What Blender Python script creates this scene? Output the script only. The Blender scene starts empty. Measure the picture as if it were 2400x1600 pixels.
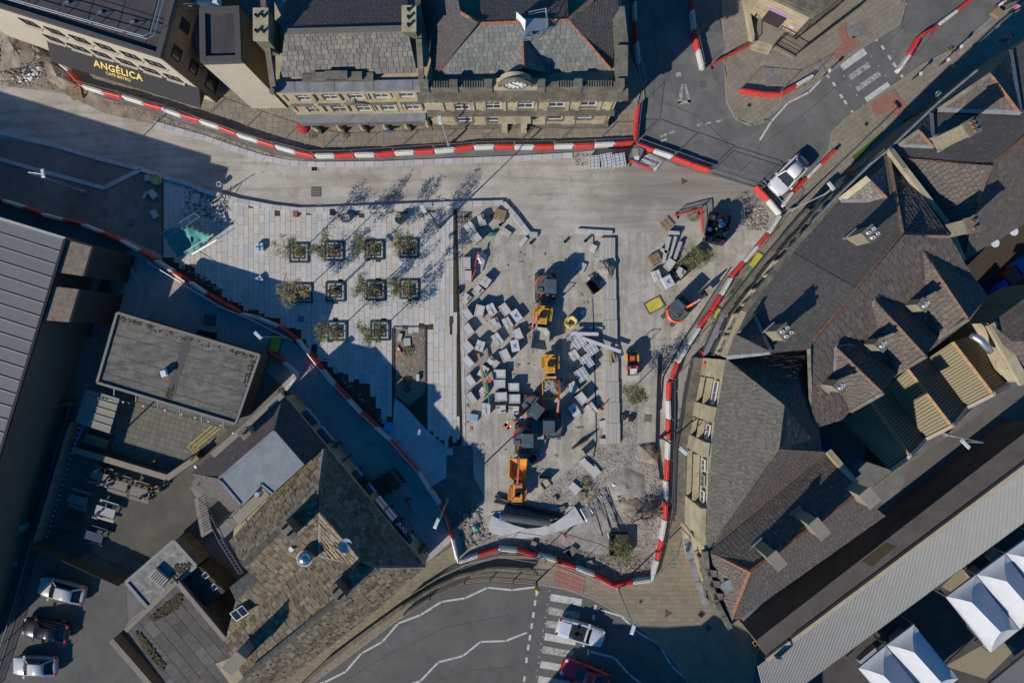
import bpy,bmesh,math,random
from mathutils import Vector,Matrix
from mathutils.geometry import tessellate_polygon
random.seed(7)
R=random.uniform
SC=bpy.context.scene
COL=SC.collection
H=72.0
K=26.0
# ------------------------------------------------------------------ camera, sky, sun, exposure
cam=bpy.data.cameras.new('camera');cam.sensor_width=36;cam.lens=36*H/(2400/K)
cam.clip_end=1000
co=bpy.data.objects.new('camera',cam);co.location=(0,0,H);COL.objects.link(co);SC.camera=co
EL=math.radians(33.0)
SUN_AZ=Vector((-.722,-.692))
wd=bpy.data.worlds.new('World');SC.world=wd;wd.use_nodes=True
wn=wd.node_tree.nodes;wl=wd.node_tree.links
sky=wn.new('ShaderNodeTexSky');sky.sky_type='NISHITA';sky.sun_disc=False
sky.sun_elevation=EL;sky.sun_rotation=math.atan2(SUN_AZ.x,SUN_AZ.y)%(2*math.pi)
bg=wn['Background'];bg.inputs[1].default_value=0.11
sky.ozone_density=4.0;sky.dust_density=.4;sky.air_density=1.0
hs=wn.new('ShaderNodeHueSaturation');hs.inputs['Saturation'].default_value=1.6
wl.new(sky.outputs[0],hs.inputs['Color']);wl.new(hs.outputs[0],bg.inputs[0])
sl=bpy.data.lights.new('sun','SUN');sl.energy=4.7;sl.angle=math.radians(.5);sl.color=(1,.935,.835)
so=bpy.data.objects.new('sun',sl);COL.objects.link(so)
so.rotation_euler=Vector((-SUN_AZ.x*math.cos(EL),-SUN_AZ.y*math.cos(EL),-math.sin(EL))).to_track_quat('-Z','Y').to_euler()
SC.view_settings.view_transform='Standard';SC.view_settings.look='None'
SC.view_settings.exposure=0.0;SC.view_settings.gamma=1
SC.render.engine='CYCLES'
SC.cycles.max_bounces=5;SC.cycles.diffuse_bounces=2;SC.cycles.glossy_bounces=2
# ------------------------------------------------------------------ coordinates
def W(px,py,h=0.0):
 """ground plan position of a point h metres up that the survey photo shows at (px, py)"""
 k=(H-h)/H/K
 return Vector(((px-1200)*k,(800-py)*k,h))
def W2(px,py,h=0.0):
 v=W(px,py,h);return Vector((v.x,v.y))
def onwall(px,py,A,B):
 """point of the vertical wall A-B (plan) seen at (px, py)"""
 t=(B-A).normalized();n=Vector((t.y,-t.x))
 P0=Vector(((px-1200)/K,(800-py)/K))
 k=n.dot(A)/n.dot(P0)
 return Vector((P0.x*k,P0.y*k,H*(1-k)))
# ------------------------------------------------------------------ materials
MATS={}
def nodes_of(m):
 m.use_nodes=True
 nt=m.node_tree;return nt,nt.nodes,nt.links,nt.nodes['Principled BSDF']
def newmat(name,rough=.8,metal=0,spec=.3):
 m=bpy.data.materials.new(name);nt,N,L,b=nodes_of(m)
 b.inputs['Roughness'].default_value=rough;b.inputs['Metallic'].default_value=metal
 b.inputs['Specular IOR Level'].default_value=spec
 MATS[name]=m
 return m,N,L,b
def c4(c):return(c[0],c[1],c[2],1)
def noise(N,L,vec,scale,detail=5,rough=.6,dist=0):
 t=N.new('ShaderNodeTexNoise');t.inputs['Scale'].default_value=scale
 t.inputs['Detail'].default_value=detail;t.inputs['Roughness'].default_value=rough
 t.inputs['Distortion'].default_value=dist
 L.new(vec,t.inputs['Vector']);return t.outputs[0]
def ramp(N,L,fac,stops,interp='LINEAR'):
 r=N.new('ShaderNodeValToRGB');e=r.color_ramp;e.interpolation=interp
 while len(e.elements)<len(stops):e.elements.new(.5)
 for el,(p,c)in zip(e.elements,stops):el.position=p;el.color=c4(c)if len(c)==3 else c
 L.new(fac,r.inputs[0]);return r.outputs[0]
def mixc(N,L,fac,a,b,mode='MIX'):
 m=N.new('ShaderNodeMix');m.data_type='RGBA';m.blend_type=mode
 for s,v in((m.inputs[0],fac),(m.inputs[6],a),(m.inputs[7],b)):
  if isinstance(v,(int,float)):s.default_value=v
  elif isinstance(v,tuple):s.default_value=c4(v)
  else:L.new(v,s)
 return m.outputs[2]
def bump(N,L,b,hgt,strength=.3,dist=.02):
 n=N.new('ShaderNodeBump');n.inputs['Strength'].default_value=strength;n.inputs['Distance'].default_value=dist
 L.new(hgt,n.inputs['Height']);L.new(n.outputs[0],b.inputs['Normal'])
def plain(name,col,rough=.6,metal=0,spec=.3,var=.12,scale=6):
 """one colour with mild uneven wear"""
 m,N,L,b=newmat(name,rough,metal,spec)
 g=N.new('ShaderNodeTexCoord').outputs['Object']
 f=noise(N,L,g,scale,4)
 lo=tuple(x*(1-var)for x in col);hi=tuple(min(1,x*(1+var))for x in col)
 L.new(ramp(N,L,f,[(.3,lo),(.7,hi)]),b.inputs['Base Color'])
 return m
def paint(name,col,rough=.35,coat=.4,dirt=.15):
 """machine or barrier paint: dusty, slightly glossy"""
 m,N,L,b=newmat(name,rough,0,.45)
 b.inputs['Coat Weight'].default_value=coat;b.inputs['Coat Roughness'].default_value=.15
 g=N.new('ShaderNodeNewGeometry').outputs['Position']
 f=ramp(N,L,noise(N,L,g,2.3,7,.75),[(.42,(0,0,0)),(.75,(1,1,1))])
 mth=N.new('ShaderNodeMath');mth.operation='MULTIPLY';mth.inputs[1].default_value=dirt
 L.new(f,mth.inputs[0])
 L.new(mixc(N,L,mth.outputs[0],tuple(col),(.3,.27,.23)),b.inputs['Base Color'])
 return m
def ground(name,cols,scale=.35,fine=9,rough=.95,bumpy=.25,stain=None):
 """large uneven surface; cols dark..light; optional stain colour in broad patches"""
 m,N,L,b=newmat(name,rough,0,.2)
 g=N.new('ShaderNodeNewGeometry').outputs['Position']
 big=noise(N,L,g,scale,8,.62,.4)
 st=[(.3+.4*i/max(1,len(cols)-1),c)for i,c in enumerate(cols)]
 c=ramp(N,L,big,st)
 fn=noise(N,L,g,fine,6,.75)
 c=mixc(N,L,1.0,c,ramp(N,L,fn,[(.25,(.72,.72,.72)),(.5,(1,1,1)),(.8,(1.22,1.22,1.2))]),'MULTIPLY')
 if stain:
  sf=ramp(N,L,noise(N,L,g,scale*2.7,7,.7,1.2),[(.52,(0,0,0)),(.68,(.65,.65,.65))])
  c=mixc(N,L,sf,c,tuple(stain))
 L.new(c,b.inputs['Base Color']);bump(N,L,b,fn,bumpy,.03)
 return m
def tracked(m,stretch,lo,hi):
 nt,N,L,b=nodes_of(m);src=b.inputs['Base Color'].links[0].from_socket
 g=N.new('ShaderNodeNewGeometry').outputs['Position'];mp=N.new('ShaderNodeMapping');mp.inputs['Scale'].default_value=stretch;L.new(g,mp.inputs[0])
 f=noise(N,L,mp.outputs[0],1,5,.6,.6)
 L.new(mixc(N,L,1.0,src,ramp(N,L,f,[(.38,(lo,)*3),(.5,(1,1,1)),(.64,(hi,)*3)]),'MULTIPLY'),b.inputs['Base Color'])
def worn_end(m,col,x0,x1,y0,y1):
 nt,N,L,b=nodes_of(m);src=b.inputs['Base Color'].links[0].from_socket
 g=N.new('ShaderNodeNewGeometry').outputs['Position'];sp=N.new('ShaderNodeSeparateXYZ');L.new(g,sp.inputs[0]);nz=noise(N,L,g,.5,7,.7,.5)
 def edge(sock,a,c):
  ad=N.new('ShaderNodeMath');ad.operation='MULTIPLY_ADD';L.new(nz,ad.inputs[0]);ad.inputs[1].default_value=5.0;L.new(sock,ad.inputs[2])
  mr=N.new('ShaderNodeMapRange');L.new(ad.outputs[0],mr.inputs[0]);mr.inputs[1].default_value=a+2.5;mr.inputs[2].default_value=c+2.5;return mr.outputs[0]
 mu=N.new('ShaderNodeMath');mu.operation='MULTIPLY';L.new(edge(sp.outputs[0],x0,x1),mu.inputs[0]);L.new(edge(sp.outputs[1],y0,y1),mu.inputs[1])
 L.new(mixc(N,L,mu.outputs[0],src,tuple(col)),b.inputs['Base Color'])
def pieces_mat(name,cols,rough=.85,fine=7,var=.25,bumpy=.3,spec=.25,patch=None):
 """every separate stone, slate or slab gets its own tone out of cols"""
 m,N,L,b=newmat(name,rough,0,spec)
 geo=N.new('ShaderNodeNewGeometry');oi=N.new('ShaderNodeObjectInfo')
 a=N.new('ShaderNodeMath');a.operation='ADD';L.new(geo.outputs['Random Per Island'],a.inputs[0]);L.new(oi.outputs['Random'],a.inputs[1])
 f=N.new('ShaderNodeMath');f.operation='FRACT';L.new(a.outputs[0],f.inputs[0])
 c=ramp(N,L,f.outputs[0],[(i/max(1,len(cols)-1),k)for i,k in enumerate(cols)])
 g=geo.outputs['Position']
 fn=noise(N,L,g,fine,6,.7)
 c=mixc(N,L,1.0,c,ramp(N,L,fn,[(.28,(1-var,)*3),(.72,(1+var,)*3)]),'MULTIPLY')
 if patch:
  pf=ramp(N,L,noise(N,L,g,.55,6,.65,.8),[(.5,(0,0,0)),(.72,(.6,.6,.6))])
  c=mixc(N,L,pf,c,tuple(patch))
 L.new(c,b.inputs['Base Color']);bump(N,L,b,fn,bumpy,.02)
 return m
def glassy(name,col,rough=.08):
 m,N,L,b=newmat(name,rough,0,.6);b.inputs['Base Color'].default_value=c4(col);return m
asphalt=ground('asphalt',[(.12,.115,.11),(.15,.145,.138),(.18,.173,.165)],.22,14,stain=(.105,.1,.096))
worn_asphalt=ground('worn_asphalt',[(.17,.155,.138),(.22,.205,.185),(.27,.25,.225)],.25,11,stain=(.14,.13,.115))
subbase=ground('compacted_stone',[(.295,.263,.216),(.385,.352,.302),(.465,.432,.38)],.28,8,stain=(.26,.222,.165))
screed=ground('screed_concrete',[(.27,.244,.203),(.36,.331,.284),(.45,.418,.365)],.55,6,bumpy=.12,stain=(.22,.192,.15))
dirt=ground('dug_earth',[(.14,.112,.085),(.25,.207,.16),(.35,.3,.24)],.9,5,bumpy=.8)
worn_end(subbase,(.255,.23,.192),8.0,10.5,9.5,13.0);tracked(subbase,(.12,1.6,1),.84,1.1)
tracked(screed,(1.5,.13,1),.84,1.1);tracked(asphalt,(.5,.5,1),.86,1.1)
rubble_m=ground('crushed_stone',[(.2,.175,.145),(.3,.27,.235),(.4,.375,.335)],1.1,6,bumpy=.7,stain=(.19,.15,.105))
pale_conc=ground('pale_concrete',[(.36,.355,.345),(.45,.44,.425),(.52,.51,.5)],.8,6,bumpy=.1)
granite=pieces_mat('granite',[(.36,.355,.35),(.42,.415,.41),(.47,.465,.455)],.7,22,.2,.1)
slab_m=pieces_mat('sandstone_paving',[(.43,.39,.33),(.47,.45,.415),(.46,.455,.445),(.385,.385,.385),(.51,.485,.44),(.46,.41,.34),(.5,.49,.475)],.8,5,.1,.08)
flag_m=pieces_mat('old_flagstone',[(.21,.185,.145),(.25,.22,.172),(.23,.198,.155),(.27,.235,.185),(.22,.18,.145)],.9,6,.16,.15,patch=(.16,.14,.11))
block_m=pieces_mat('buff_block_paving',[(.215,.18,.128),(.24,.2,.142),(.255,.215,.152),(.2,.165,.12)],.9,8,.12,.12,patch=(.18,.145,.1))
redblock_m=pieces_mat('red_tactile_paving',[(.28,.13,.1),(.31,.155,.125)],.9,9,.12,.2)
greyblock_m=pieces_mat('grey_paving',[(.17,.165,.155),(.21,.2,.19)],.9,9,.12,.2)
yard_m=pieces_mat('grey_pavers',[(.15,.137,.115),(.175,.16,.135),(.135,.124,.105)],.9,7,.18,.15,patch=(.13,.12,.1))
joint=plain('joint_sand',(.14,.12,.1),.95,var=.25)
soil=plain('soil',(.06,.045,.03),.95,var=.4,scale=12)
stone_slate=pieces_mat('stone_slate',[(.12,.088,.056),(.21,.17,.11),(.095,.07,.052),(.26,.215,.145),(.155,.125,.085),(.23,.195,.13),(.115,.09,.07)],.9,5,.3,.5)
grey_slate=pieces_mat('grey_stone_slate',[(.16,.15,.13),(.2,.185,.155),(.13,.12,.105),(.23,.205,.165),(.18,.165,.145)],.9,5,.25,.4,patch=(.13,.125,.12))
green_slate=pieces_mat('green_grey_slate',[(.145,.15,.138),(.185,.188,.17),(.125,.129,.12),(.205,.206,.187)],.8,6,.2,.3)
blue_slate=pieces_mat('blue_slate',[(.074,.067,.063),(.091,.082,.077),(.082,.074,.07),(.104,.094,.087)],.75,6,.22,.3)
brown_tile=pieces_mat('brown_roof_tile',[(.098,.08,.068),(.124,.1,.084),(.106,.087,.074),(.145,.118,.098),(.085,.071,.062)],.85,6,.22,.35,patch=(.1,.095,.1))
moss_slate=pieces_mat('mossy_slate',[(.105,.097,.083),(.13,.12,.1),(.092,.086,.076),(.145,.13,.105)],.9,7,.3,.4,patch=(.115,.1,.072))
chimney_stone=pieces_mat('chimney_stone',[(.2,.175,.125),(.25,.215,.15)],.9,4,.3,.4)
roof_under=plain('roof_underlay',(.03,.028,.026),.95)  # near black, so the shadow lines between slates sit in the colour
sandstone=ground('sandstone_wall',[(.28,.23,.145),(.38,.32,.21),(.46,.39,.27)],.9,10,bumpy=.2)
darkstone=ground('weathered_stone',[(.09,.08,.065),(.15,.135,.105),(.22,.195,.15)],1.2,7,bumpy=.4,stain=(.07,.06,.05))
lead=ground('lead_sheet',[(.15,.155,.165),(.21,.215,.225),(.27,.275,.285)],1.1,8,rough=.6,bumpy=.15,stain=(.16,.15,.14))
terracotta=plain('terracotta',(.24,.105,.065),.8,var=.35,scale=5)
ridge_brown=plain('ridge_tile_brown',(.17,.1,.07),.85,var=.3,scale=4)
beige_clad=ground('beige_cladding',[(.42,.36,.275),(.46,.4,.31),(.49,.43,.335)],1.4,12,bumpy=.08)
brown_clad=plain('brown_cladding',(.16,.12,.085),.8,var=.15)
felt=ground('roof_felt',[(.05,.045,.048),(.065,.06,.062),(.08,.073,.073)],.5,9,bumpy=.15)
parapet_felt=plain('parapet_felt',(.075,.07,.068),.85)
white_paint=plain('white_paint',(.62,.62,.62),.5,var=.1)
black_m=plain('black_plastic',(.018,.018,.02),.5,var=.2)
rubber=plain('rubber',(.02,.02,.022),.85,var=.2)
dark_metal=plain('dark_steel',(.05,.052,.056),.5,.3)
galv=plain('galvanised_steel',(.5,.51,.53),.38,.8,.5)
wood=pieces_mat('weathered_wood',[(.26,.185,.105),(.32,.235,.14),(.22,.155,.09)],.85,14,.25,.2)
grey_wood=pieces_mat('grey_wood',[(.2,.175,.15),(.25,.22,.19),(.17,.15,.13)],.85,14,.25,.2)
pane_m=glassy('window_glass',(.02,.025,.03))
car_glass=glassy('car_glass',(.012,.016,.02),.05)
red_plastic=paint('red_plastic',(.6,.028,.022),.5,.15,.3)
white_plastic=paint('white_plastic',(.62,.6,.56),.5,.1,.4)
yellow_m=paint('yellow_paint',(.68,.36,.025),.4,.25,.22)
orange_m=paint('orange_paint',(.66,.1,.015),.4,.3,.2)
machine_grey=paint('machine_grey',(.085,.092,.1),.35,.35,.35)
yellow_cover=plain('yellow_cover',(.5,.42,.05),.7,var=.2,scale=3)
road_paint=ground('road_paint',[(.36,.35,.33),(.5,.49,.46),(.58,.57,.54)],2.2,9,bumpy=.15,stain=(.14,.135,.13))
worn_paint=ground('worn_road_paint',[(.13,.128,.122),(.34,.33,.31),(.54,.53,.5)],3.5,5,bumpy=.15,stain=(.11,.107,.104))
yellow_line=ground('yellow_road_paint',[(.2,.17,.1),(.32,.27,.14),(.4,.33,.17)],2.5,9,bumpy=.1,stain=(.16,.15,.13))
# ------------------------------------------------------------------ mesh builder
class MB:
 def __init__(s):s.v=[];s.f=[]
 def add(s,vs,fs):
  o=len(s.v);s.v+=[Vector(v)for v in vs];s.f+=[tuple(i+o for i in f)for f in fs];return s
 def box(s,c,d,rz=0.0,M=None,taper=1.0):
  x,y,z=d[0]/2,d[1]/2,d[2]/2
  vs=[(-x,-y,-z),(x,-y,-z),(x,y,-z),(-x,y,-z),(-x*taper,-y*taper,z),(x*taper,-y*taper,z),(x*taper,y*taper,z),(-x*taper,y*taper,z)]
  rot=M if M else Matrix.Rotation(rz,3,'Z');c=Vector(c)
  return s.add([rot@Vector(v)+c for v in vs],[(3,2,1,0),(4,5,6,7),(0,1,5,4),(1,2,6,5),(2,3,7,6),(3,0,4,7)])
 def seg(s,a,b,w,h,up=Vector((0,0,1))):
  """square bar from a to b, w across and h along up"""
  a=Vector(a);b=Vector(b);d=b-a;ln=d.length
  if ln<1e-6:return s
  x=d/ln;y=up.cross(x)
  if y.length<1e-4:y=Vector((0,1,0)).cross(x)
  y.normalize();z=x.cross(y)
  M=Matrix((x,y,z)).transposed()
  return s.box((a+b)/2,(ln,w,h),M=M)
 def tube(s,pts,r,n=6,cap=True):
  pts=[Vector(p)for p in pts];o=len(s.v);rings=[]
  for i,p in enumerate(pts):
   d=(pts[min(i+1,len(pts)-1)]-pts[max(i-1,0)]).normalized()
   x=d.cross(Vector((0,0,1)))
   if x.length<.01:x=d.cross(Vector((0,1,0)))
   x.normalize();y=d.cross(x)
   rr=r[i]if isinstance(r,(list,tuple))else r
   rings.append([p+(x*math.cos(t)+y*math.sin(t))*rr for t in[2*math.pi*k/n for k in range(n)]])
  for q in rings:s.v+=q
  for i in range(len(pts)-1):
   for k in range(n):
    a,b=o+i*n+k,o+i*n+(k+1)%n
    s.f.append((a,b,b+n,a+n))
  if cap:
   s.f.append(tuple(o+k for k in reversed(range(n))));s.f.append(tuple(o+(len(pts)-1)*n+k for k in range(n)))
  return s
 def prism(s,poly,z0,z1):
  """upright prism over a plan polygon (world xy)"""
  p=[Vector((q[0],q[1]))for q in poly]
  if sum(p[i].x*p[(i+1)%len(p)].y-p[(i+1)%len(p)].x*p[i].y for i in range(len(p)))<0:p.reverse()
  n=len(p);o=len(s.v)
  s.v+=[Vector((q.x,q.y,z0))for q in p]+[Vector((q.x,q.y,z1))for q in p]
  for i in range(n):s.f.append((o+i,o+(i+1)%n,o+n+(i+1)%n,o+n+i))
  for t in tessellate_polygon([[q.to_3d()for q in p]]):
   a,b,c=t
   if(p[b]-p[a]).cross(p[c]-p[a])<0:b,c=c,b
   s.f.append((o+n+a,o+n+b,o+n+c));s.f.append((o+c,o+b,o+a))
  return s
 def face(s,pts,up=True):
  """one flat-ish polygon, any outline"""
  pts=[Vector(p)for p in pts];o=len(s.v);s.v+=pts
  for t in tessellate_polygon([[Vector((p.x,p.y,0))for p in pts]]):
   a,b,c=t
   if((pts[b]-pts[a]).cross(pts[c]-pts[a])).z<0:b,c=c,b
   s.f.append((o+a,o+b,o+c))
  return s
 def lathe(s,c,prof,n=12):
  o=len(s.v);c=Vector(c)
  for r,z in prof:
   s.v+=[c+Vector((r*math.cos(2*math.pi*k/n),r*math.sin(2*math.pi*k/n),z))for k in range(n)]
  for i in range(len(prof)-1):
   for k in range(n):
    a,b=o+i*n+k,o+i*n+(k+1)%n;s.f.append((a,b,b+n,a+n))
  s.f.append(tuple(o+(len(prof)-1)*n+k for k in range(n)));s.f.append(tuple(o+k for k in reversed(range(n))))
  return s
 def loft(s,secs,cap=True):
  """skin through equal-length closed sections"""
  o=len(s.v);n=len(secs[0])
  for q in secs:s.v+=[Vector(p)for p in q]
  for i in range(len(secs)-1):
   for k in range(n):
    a,b=o+i*n+k,o+i*n+(k+1)%n;s.f.append((a,b,b+n,a+n))
  if cap:
   s.f.append(tuple(o+k for k in reversed(range(n))));s.f.append(tuple(o+(len(secs)-1)*n+k for k in range(n)))
  return s
 def blob(s,c,r,sq=(1,1,1),rough=.25,seg=6,rings=4):
  o=len(s.v);c=Vector(c);rz=R(0,6.28)
  P=[Vector((0,0,-1))]
  for i in range(1,rings):
   a=math.pi*i/rings-math.pi/2
   for k in range(seg):t=2*math.pi*k/seg+rz;P.append(Vector((math.cos(a)*math.cos(t),math.cos(a)*math.sin(t),math.sin(a))))
  P.append(Vector((0,0,1)))
  for p in P:
   q=p*r*(1+R(-rough,rough));s.v.append(c+Vector((q.x*sq[0],q.y*sq[1],q.z*sq[2])))
  for k in range(seg):
   s.f.append((o,o+1+(k+1)%seg,o+1+k))
   b=o+1+(rings-2)*seg;s.f.append((b+k,b+(k+1)%seg,o+len(P)-1))
  for i in range(rings-2):
   for k in range(seg):
    a=o+1+i*seg;s.f.append((a+k,a+(k+1)%seg,a+seg+(k+1)%seg,a+seg+k))
  return s
 def mesh(s,name,mat,off=Vector((0,0,0)),smooth=False):
  me=bpy.data.meshes.new(name);me.from_pydata([v-off for v in s.v],[],s.f)
  if mat:me.materials.append(mat)
  if smooth:
   for p in me.polygons:p.use_smooth=True
  me.update();return me
 def build(s,name,mat,parent=None,smooth=False,world=True,**props):
  """link as one object; with a parent, coordinates are world unless world=False"""
  off=wloc(parent)if(parent and world)else Vector((0,0,0))
  o=bpy.data.objects.new(name,s.mesh(name,mat,off,smooth));COL.objects.link(o)
  if parent:o.parent=parent
  for k,v in props.items():o[k]=v
  return o
def wloc(o):
 v=Vector((0,0,0))
 while o:v+=Vector(o.location);o=o.parent
 return v
def thing(name,label,cat,loc=(0,0,0),rz=0.0,group=None):
 o=bpy.data.objects.new(name,None);o.empty_display_size=.2;COL.objects.link(o)
 o.location=loc;o.rotation_euler=(0,0,rz);o['label']=label;o['category']=cat
 if group:o['group']=group
 return o
def tag(o,label,cat,group=None):
 o['label']=label;o['category']=cat
 if group:o['group']=group
 return o
def copy_tree(o,parent=None):
 c=o.copy();COL.objects.link(c);c.parent=parent
 for ch in list(KIDS.get(o.name,o.children)):copy_tree(ch,c)
 return c
KIDS={}
def dup(o,loc,rz=0.0,label=None,group=None):
 c=copy_tree(o);c.location=loc;c.rotation_euler=(0,0,rz)
 if label:c['label']=label
 if group:c['group']=group
 return c
def ang(ax,ay,bx,by):
 """plan direction of the photo vector a->b"""
 return math.atan2(ay-by,bx-ax)
# ------------------------------------------------------------------ many small pieces: the largest 300 as objects, the rest joined
UNIT={}
def unit_mesh(mat,wedge):
 key=(mat.name,wedge)
 if key not in UNIT:
  b=MB();t=.35 if wedge else 1.0
  e=.47 if not wedge else .5
  b.add([(-.5,-.5,0),(.5,-.5,0),(.5,.5,0),(-.5,.5,0),(-.49,-.49,1),(.49,-.49,1),(.49,.5,t),(-.49,.5,t)],[(4,5,6,7),(0,1,5,4),(1,2,6,5),(2,3,7,6),(3,0,4,7)])
  UNIT[key]=b.mesh('piece',mat)
 return UNIT[key]
class Pieces:
 def __init__(s,parent,name,mat,limit=300):s.p=parent;s.name=name;s.mat=mat;s.limit=limit;s.items=[]
 def rect(s,c,u,v,n,w,l,t,wedge=False):s.items.append((w*l,True,(c,u,v,n,w,l,t,wedge),s.mat))
 def poly(s,pts,n,t0,t1,area):s.items.append((area,False,(pts,n,t0,t1),s.mat))
 def finish(s):
  def inview(it):
   c=it[2][0]if it[1]else it[2][0][0]
   k=H/(H-c.z);return abs(c.x*k)<46.5 and abs(c.y*k)<31.2
  vis=[i for i in s.items if inview(i)]
  vis.sort(key=lambda i:(not i[1],-i[0]))
  off=wloc(s.p);rest={}
  nobj=0
  for area,isr,d,mat in vis:
   if isr and nobj<s.limit and area>.1:
    c,u,v,n,w,l,t,wedge=d
    o=bpy.data.objects.new(s.name,unit_mesh(mat,wedge));COL.objects.link(o);o.parent=s.p;nobj+=1
    M=Matrix(((u.x*w,v.x*l,n.x*t,c.x-off.x),(u.y*w,v.y*l,n.y*t,c.y-off.y),(u.z*w,v.z*l,n.z*t,c.z-off.z),(0,0,0,1)))
    o.matrix_local=M
    continue
   b=rest.setdefault(mat.name,MB())
   if isr:
    c,u,v,n,w,l,t,wedge=d;k=.35 if wedge else 1
    q=[c-u*w/2-v*l/2,c+u*w/2-v*l/2,c+u*w/2+v*l/2,c-u*w/2+v*l/2]
    b.add(q+[q[0]+n*t,q[1]+n*t,q[2]+n*t*k,q[3]+n*t*k],[(4,5,6,7),(0,1,5,4),(1,2,6,5),(2,3,7,6),(3,0,4,7)])
   else:
    pts,n,t0,t1=d;m=len(pts)
    b.add(pts+[p+n*t for p,t in zip(pts,t1)],[tuple(range(m,2*m))]+[(i,(i+1)%m,m+(i+1)%m,m+i)for i in range(m)])
  for mn,b in rest.items():
   b.build(s.name,MATS[mn],s.p,kind='stuff')
def clip(poly,x0,y0,x1,y1):
 for ax,lim,sgn in((0,x0,1),(0,x1,-1),(1,y0,1),(1,y1,-1)):
  out=[]
  for i in range(len(poly)):
   a,b=poly[i-1],poly[i]
   ia=(a[ax]-lim)*sgn>=-1e-9;ib=(b[ax]-lim)*sgn>=-1e-9
   if ia!=ib:
    t=(lim-a[ax])/(b[ax]-a[ax]);out.append((a[0]+(b[0]-a[0])*t,a[1]+(b[1]-a[1])*t))
   if ib:out.append(b)
  poly=out
  if len(poly)<3:return[]
 return poly
def parea(p):return sum(p[i-1][0]*p[i][1]-p[i][0]*p[i-1][1]for i in range(len(p)))/2
def inside(p,x,y):
 r=False
 for i in range(len(p)):
  a,b=p[i-1],p[i]
  if(a[1]>y)!=(b[1]>y)and x<(b[0]-a[0])*(y-a[1])/(b[1]-a[1])+a[0]:r=not r
 return r
def cover(P,pts,a,b,cw,rl,gap=.025,thick=.03,jw=.2,jr=0.0,stagger=True,wedge=False,keep_whole=False,mat=None,taper=0.0,tilt=0.0):
 """lay pieces over the planar polygon pts: courses run along a->b, pieces are cw along it and rl across"""
 pts=[Vector(p)for p in pts];a=Vector(a);b=Vector(b)
 n=Vector((0,0,0))
 for i in range(len(pts)):n+=pts[i-1].cross(pts[i])
 n.normalize()
 if n.z<0:n=-n
 u=(b-a);u-=n*u.dot(n);u.normalize();v=n.cross(u)
 o=a-n*(a-sum(pts,Vector())/len(pts)).dot(n)
 cen=sum(pts,Vector())/len(pts)
 if(cen-o).dot(v)<0:u=-u;v=-v
 p2=[((p-o).dot(u),(p-o).dot(v))for p in pts]
 if parea(p2)<0:p2.reverse()
 x0=min(p[0]for p in p2);x1=max(p[0]for p in p2);y0=min(p[1]for p in p2);y1=max(p[1]for p in p2)
 y=y0;row=0;om=P.mat
 if mat:P.mat=mat
 while y<y1-.01:
  fr=(y-y0)/max(.01,y1-y0)
  hgt=rl*(1-taper*fr)*(1+R(-jr,jr));x=x0-(R(0,cw)if stagger else 0)
  while x<x1:
   w=cw*(1-taper*.6*fr)*(1+R(-jw,jw));cx,cy=x+w/2,y+hgt/2
   rx0,rx1,ry0,ry1=x+gap/2,x+w-gap/2,y+gap/2,y+hgt-(0 if wedge else gap/2)
   x+=w
   tt=thick*(1+R(-tilt,tilt))
   if keep_whole:
    if inside(p2,cx,cy):P.rect(o+u*cx+v*cy,u,v,n,rx1-rx0,ry1-ry0,tt,wedge)
    continue
   q=clip(p2,rx0,ry0,rx1,ry1)
   if not q:continue
   ar=abs(parea(q));full=(rx1-rx0)*(ry1-ry0)
   if ar<full*.06:continue
   if ar>full*.995:P.rect(o+u*(rx0+rx1)/2+v*(ry0+ry1)/2,u,v,n,rx1-rx0,ry1-ry0,tt,wedge)
   else:
    t1=[tt*(1-.65*(c[1]-ry0)/(ry1-ry0))if wedge else tt for c in q]
    P.poly([o+u*c[0]+v*c[1]for c in q],n,0,t1,ar)
  y+=hgt;row+=1
 P.mat=om
# ------------------------------------------------------------------ ground
def sheet(name,pts,z,mat,parent=None,h=0):
 b=MB();b.face([Vector((*W2(x,y),z))for x,y in pts])
 o=b.build(name,mat,parent)
 if not parent:o['kind']='structure'
 return o
def raised(name,pts,z,mat):
 b=MB();b.prism([W2(x,y)for x,y in pts],-.05,z);o=b.build(name,mat);o['kind']='structure';return o
b=MB();b.face([(-220,-220,0),(220,-220,0),(220,220,0),(-220,220,0)])
b.build('ground',asphalt)['kind']='structure'
site=sheet('site_ground',[(-20,200),(60,170),(165,205),(350,262),(480,312),(620,368),(720,384),(1060,374),(1345,358),(1485,345),(1590,390),(1770,440),(1832,505),(1790,560),(1700,650),(1600,800),(1566,880),(1560,1180),(1530,1352),(1437,1368),(1300,1312),(1170,1287),(1075,1312),(1040,1190),(985,1110),(880,1000),(757,866),(654,765),(566,735),(446,663),(327,589),(196,527),(-20,462)],.006,subbase)
sheet('side_road_surface',[(-20,318),(120,345),(345,402),(380,430),(384,600),(300,560),(196,525),(-20,460)],.011,ground('road_binder',[(.14,.125,.11),(.19,.17,.15),(.25,.225,.2)],.3,9,stain=(.11,.095,.08)))
sheet('concrete_slab',[(1078,545),(1260,553),(1392,549),(1392,760),(1400,1040),(1360,1075),(1225,1195),(1130,1185),(1108,1100),(1110,1010),(1078,1000)],.012,screed)
sheet('east_path',[(1455,545),(1760,540),(1700,650),(1600,800),(1566,880),(1556,1050),(1500,1045),(1490,960),(1500,880),(1455,800)],.012,screed)
sheet('west_screed',[(905,985),(925,925),(958,955),(1000,925),(1005,1008),(1045,1020),(1048,1120),(1010,1140),(985,1110),(880,1000)],.016,pale_conc)
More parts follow.
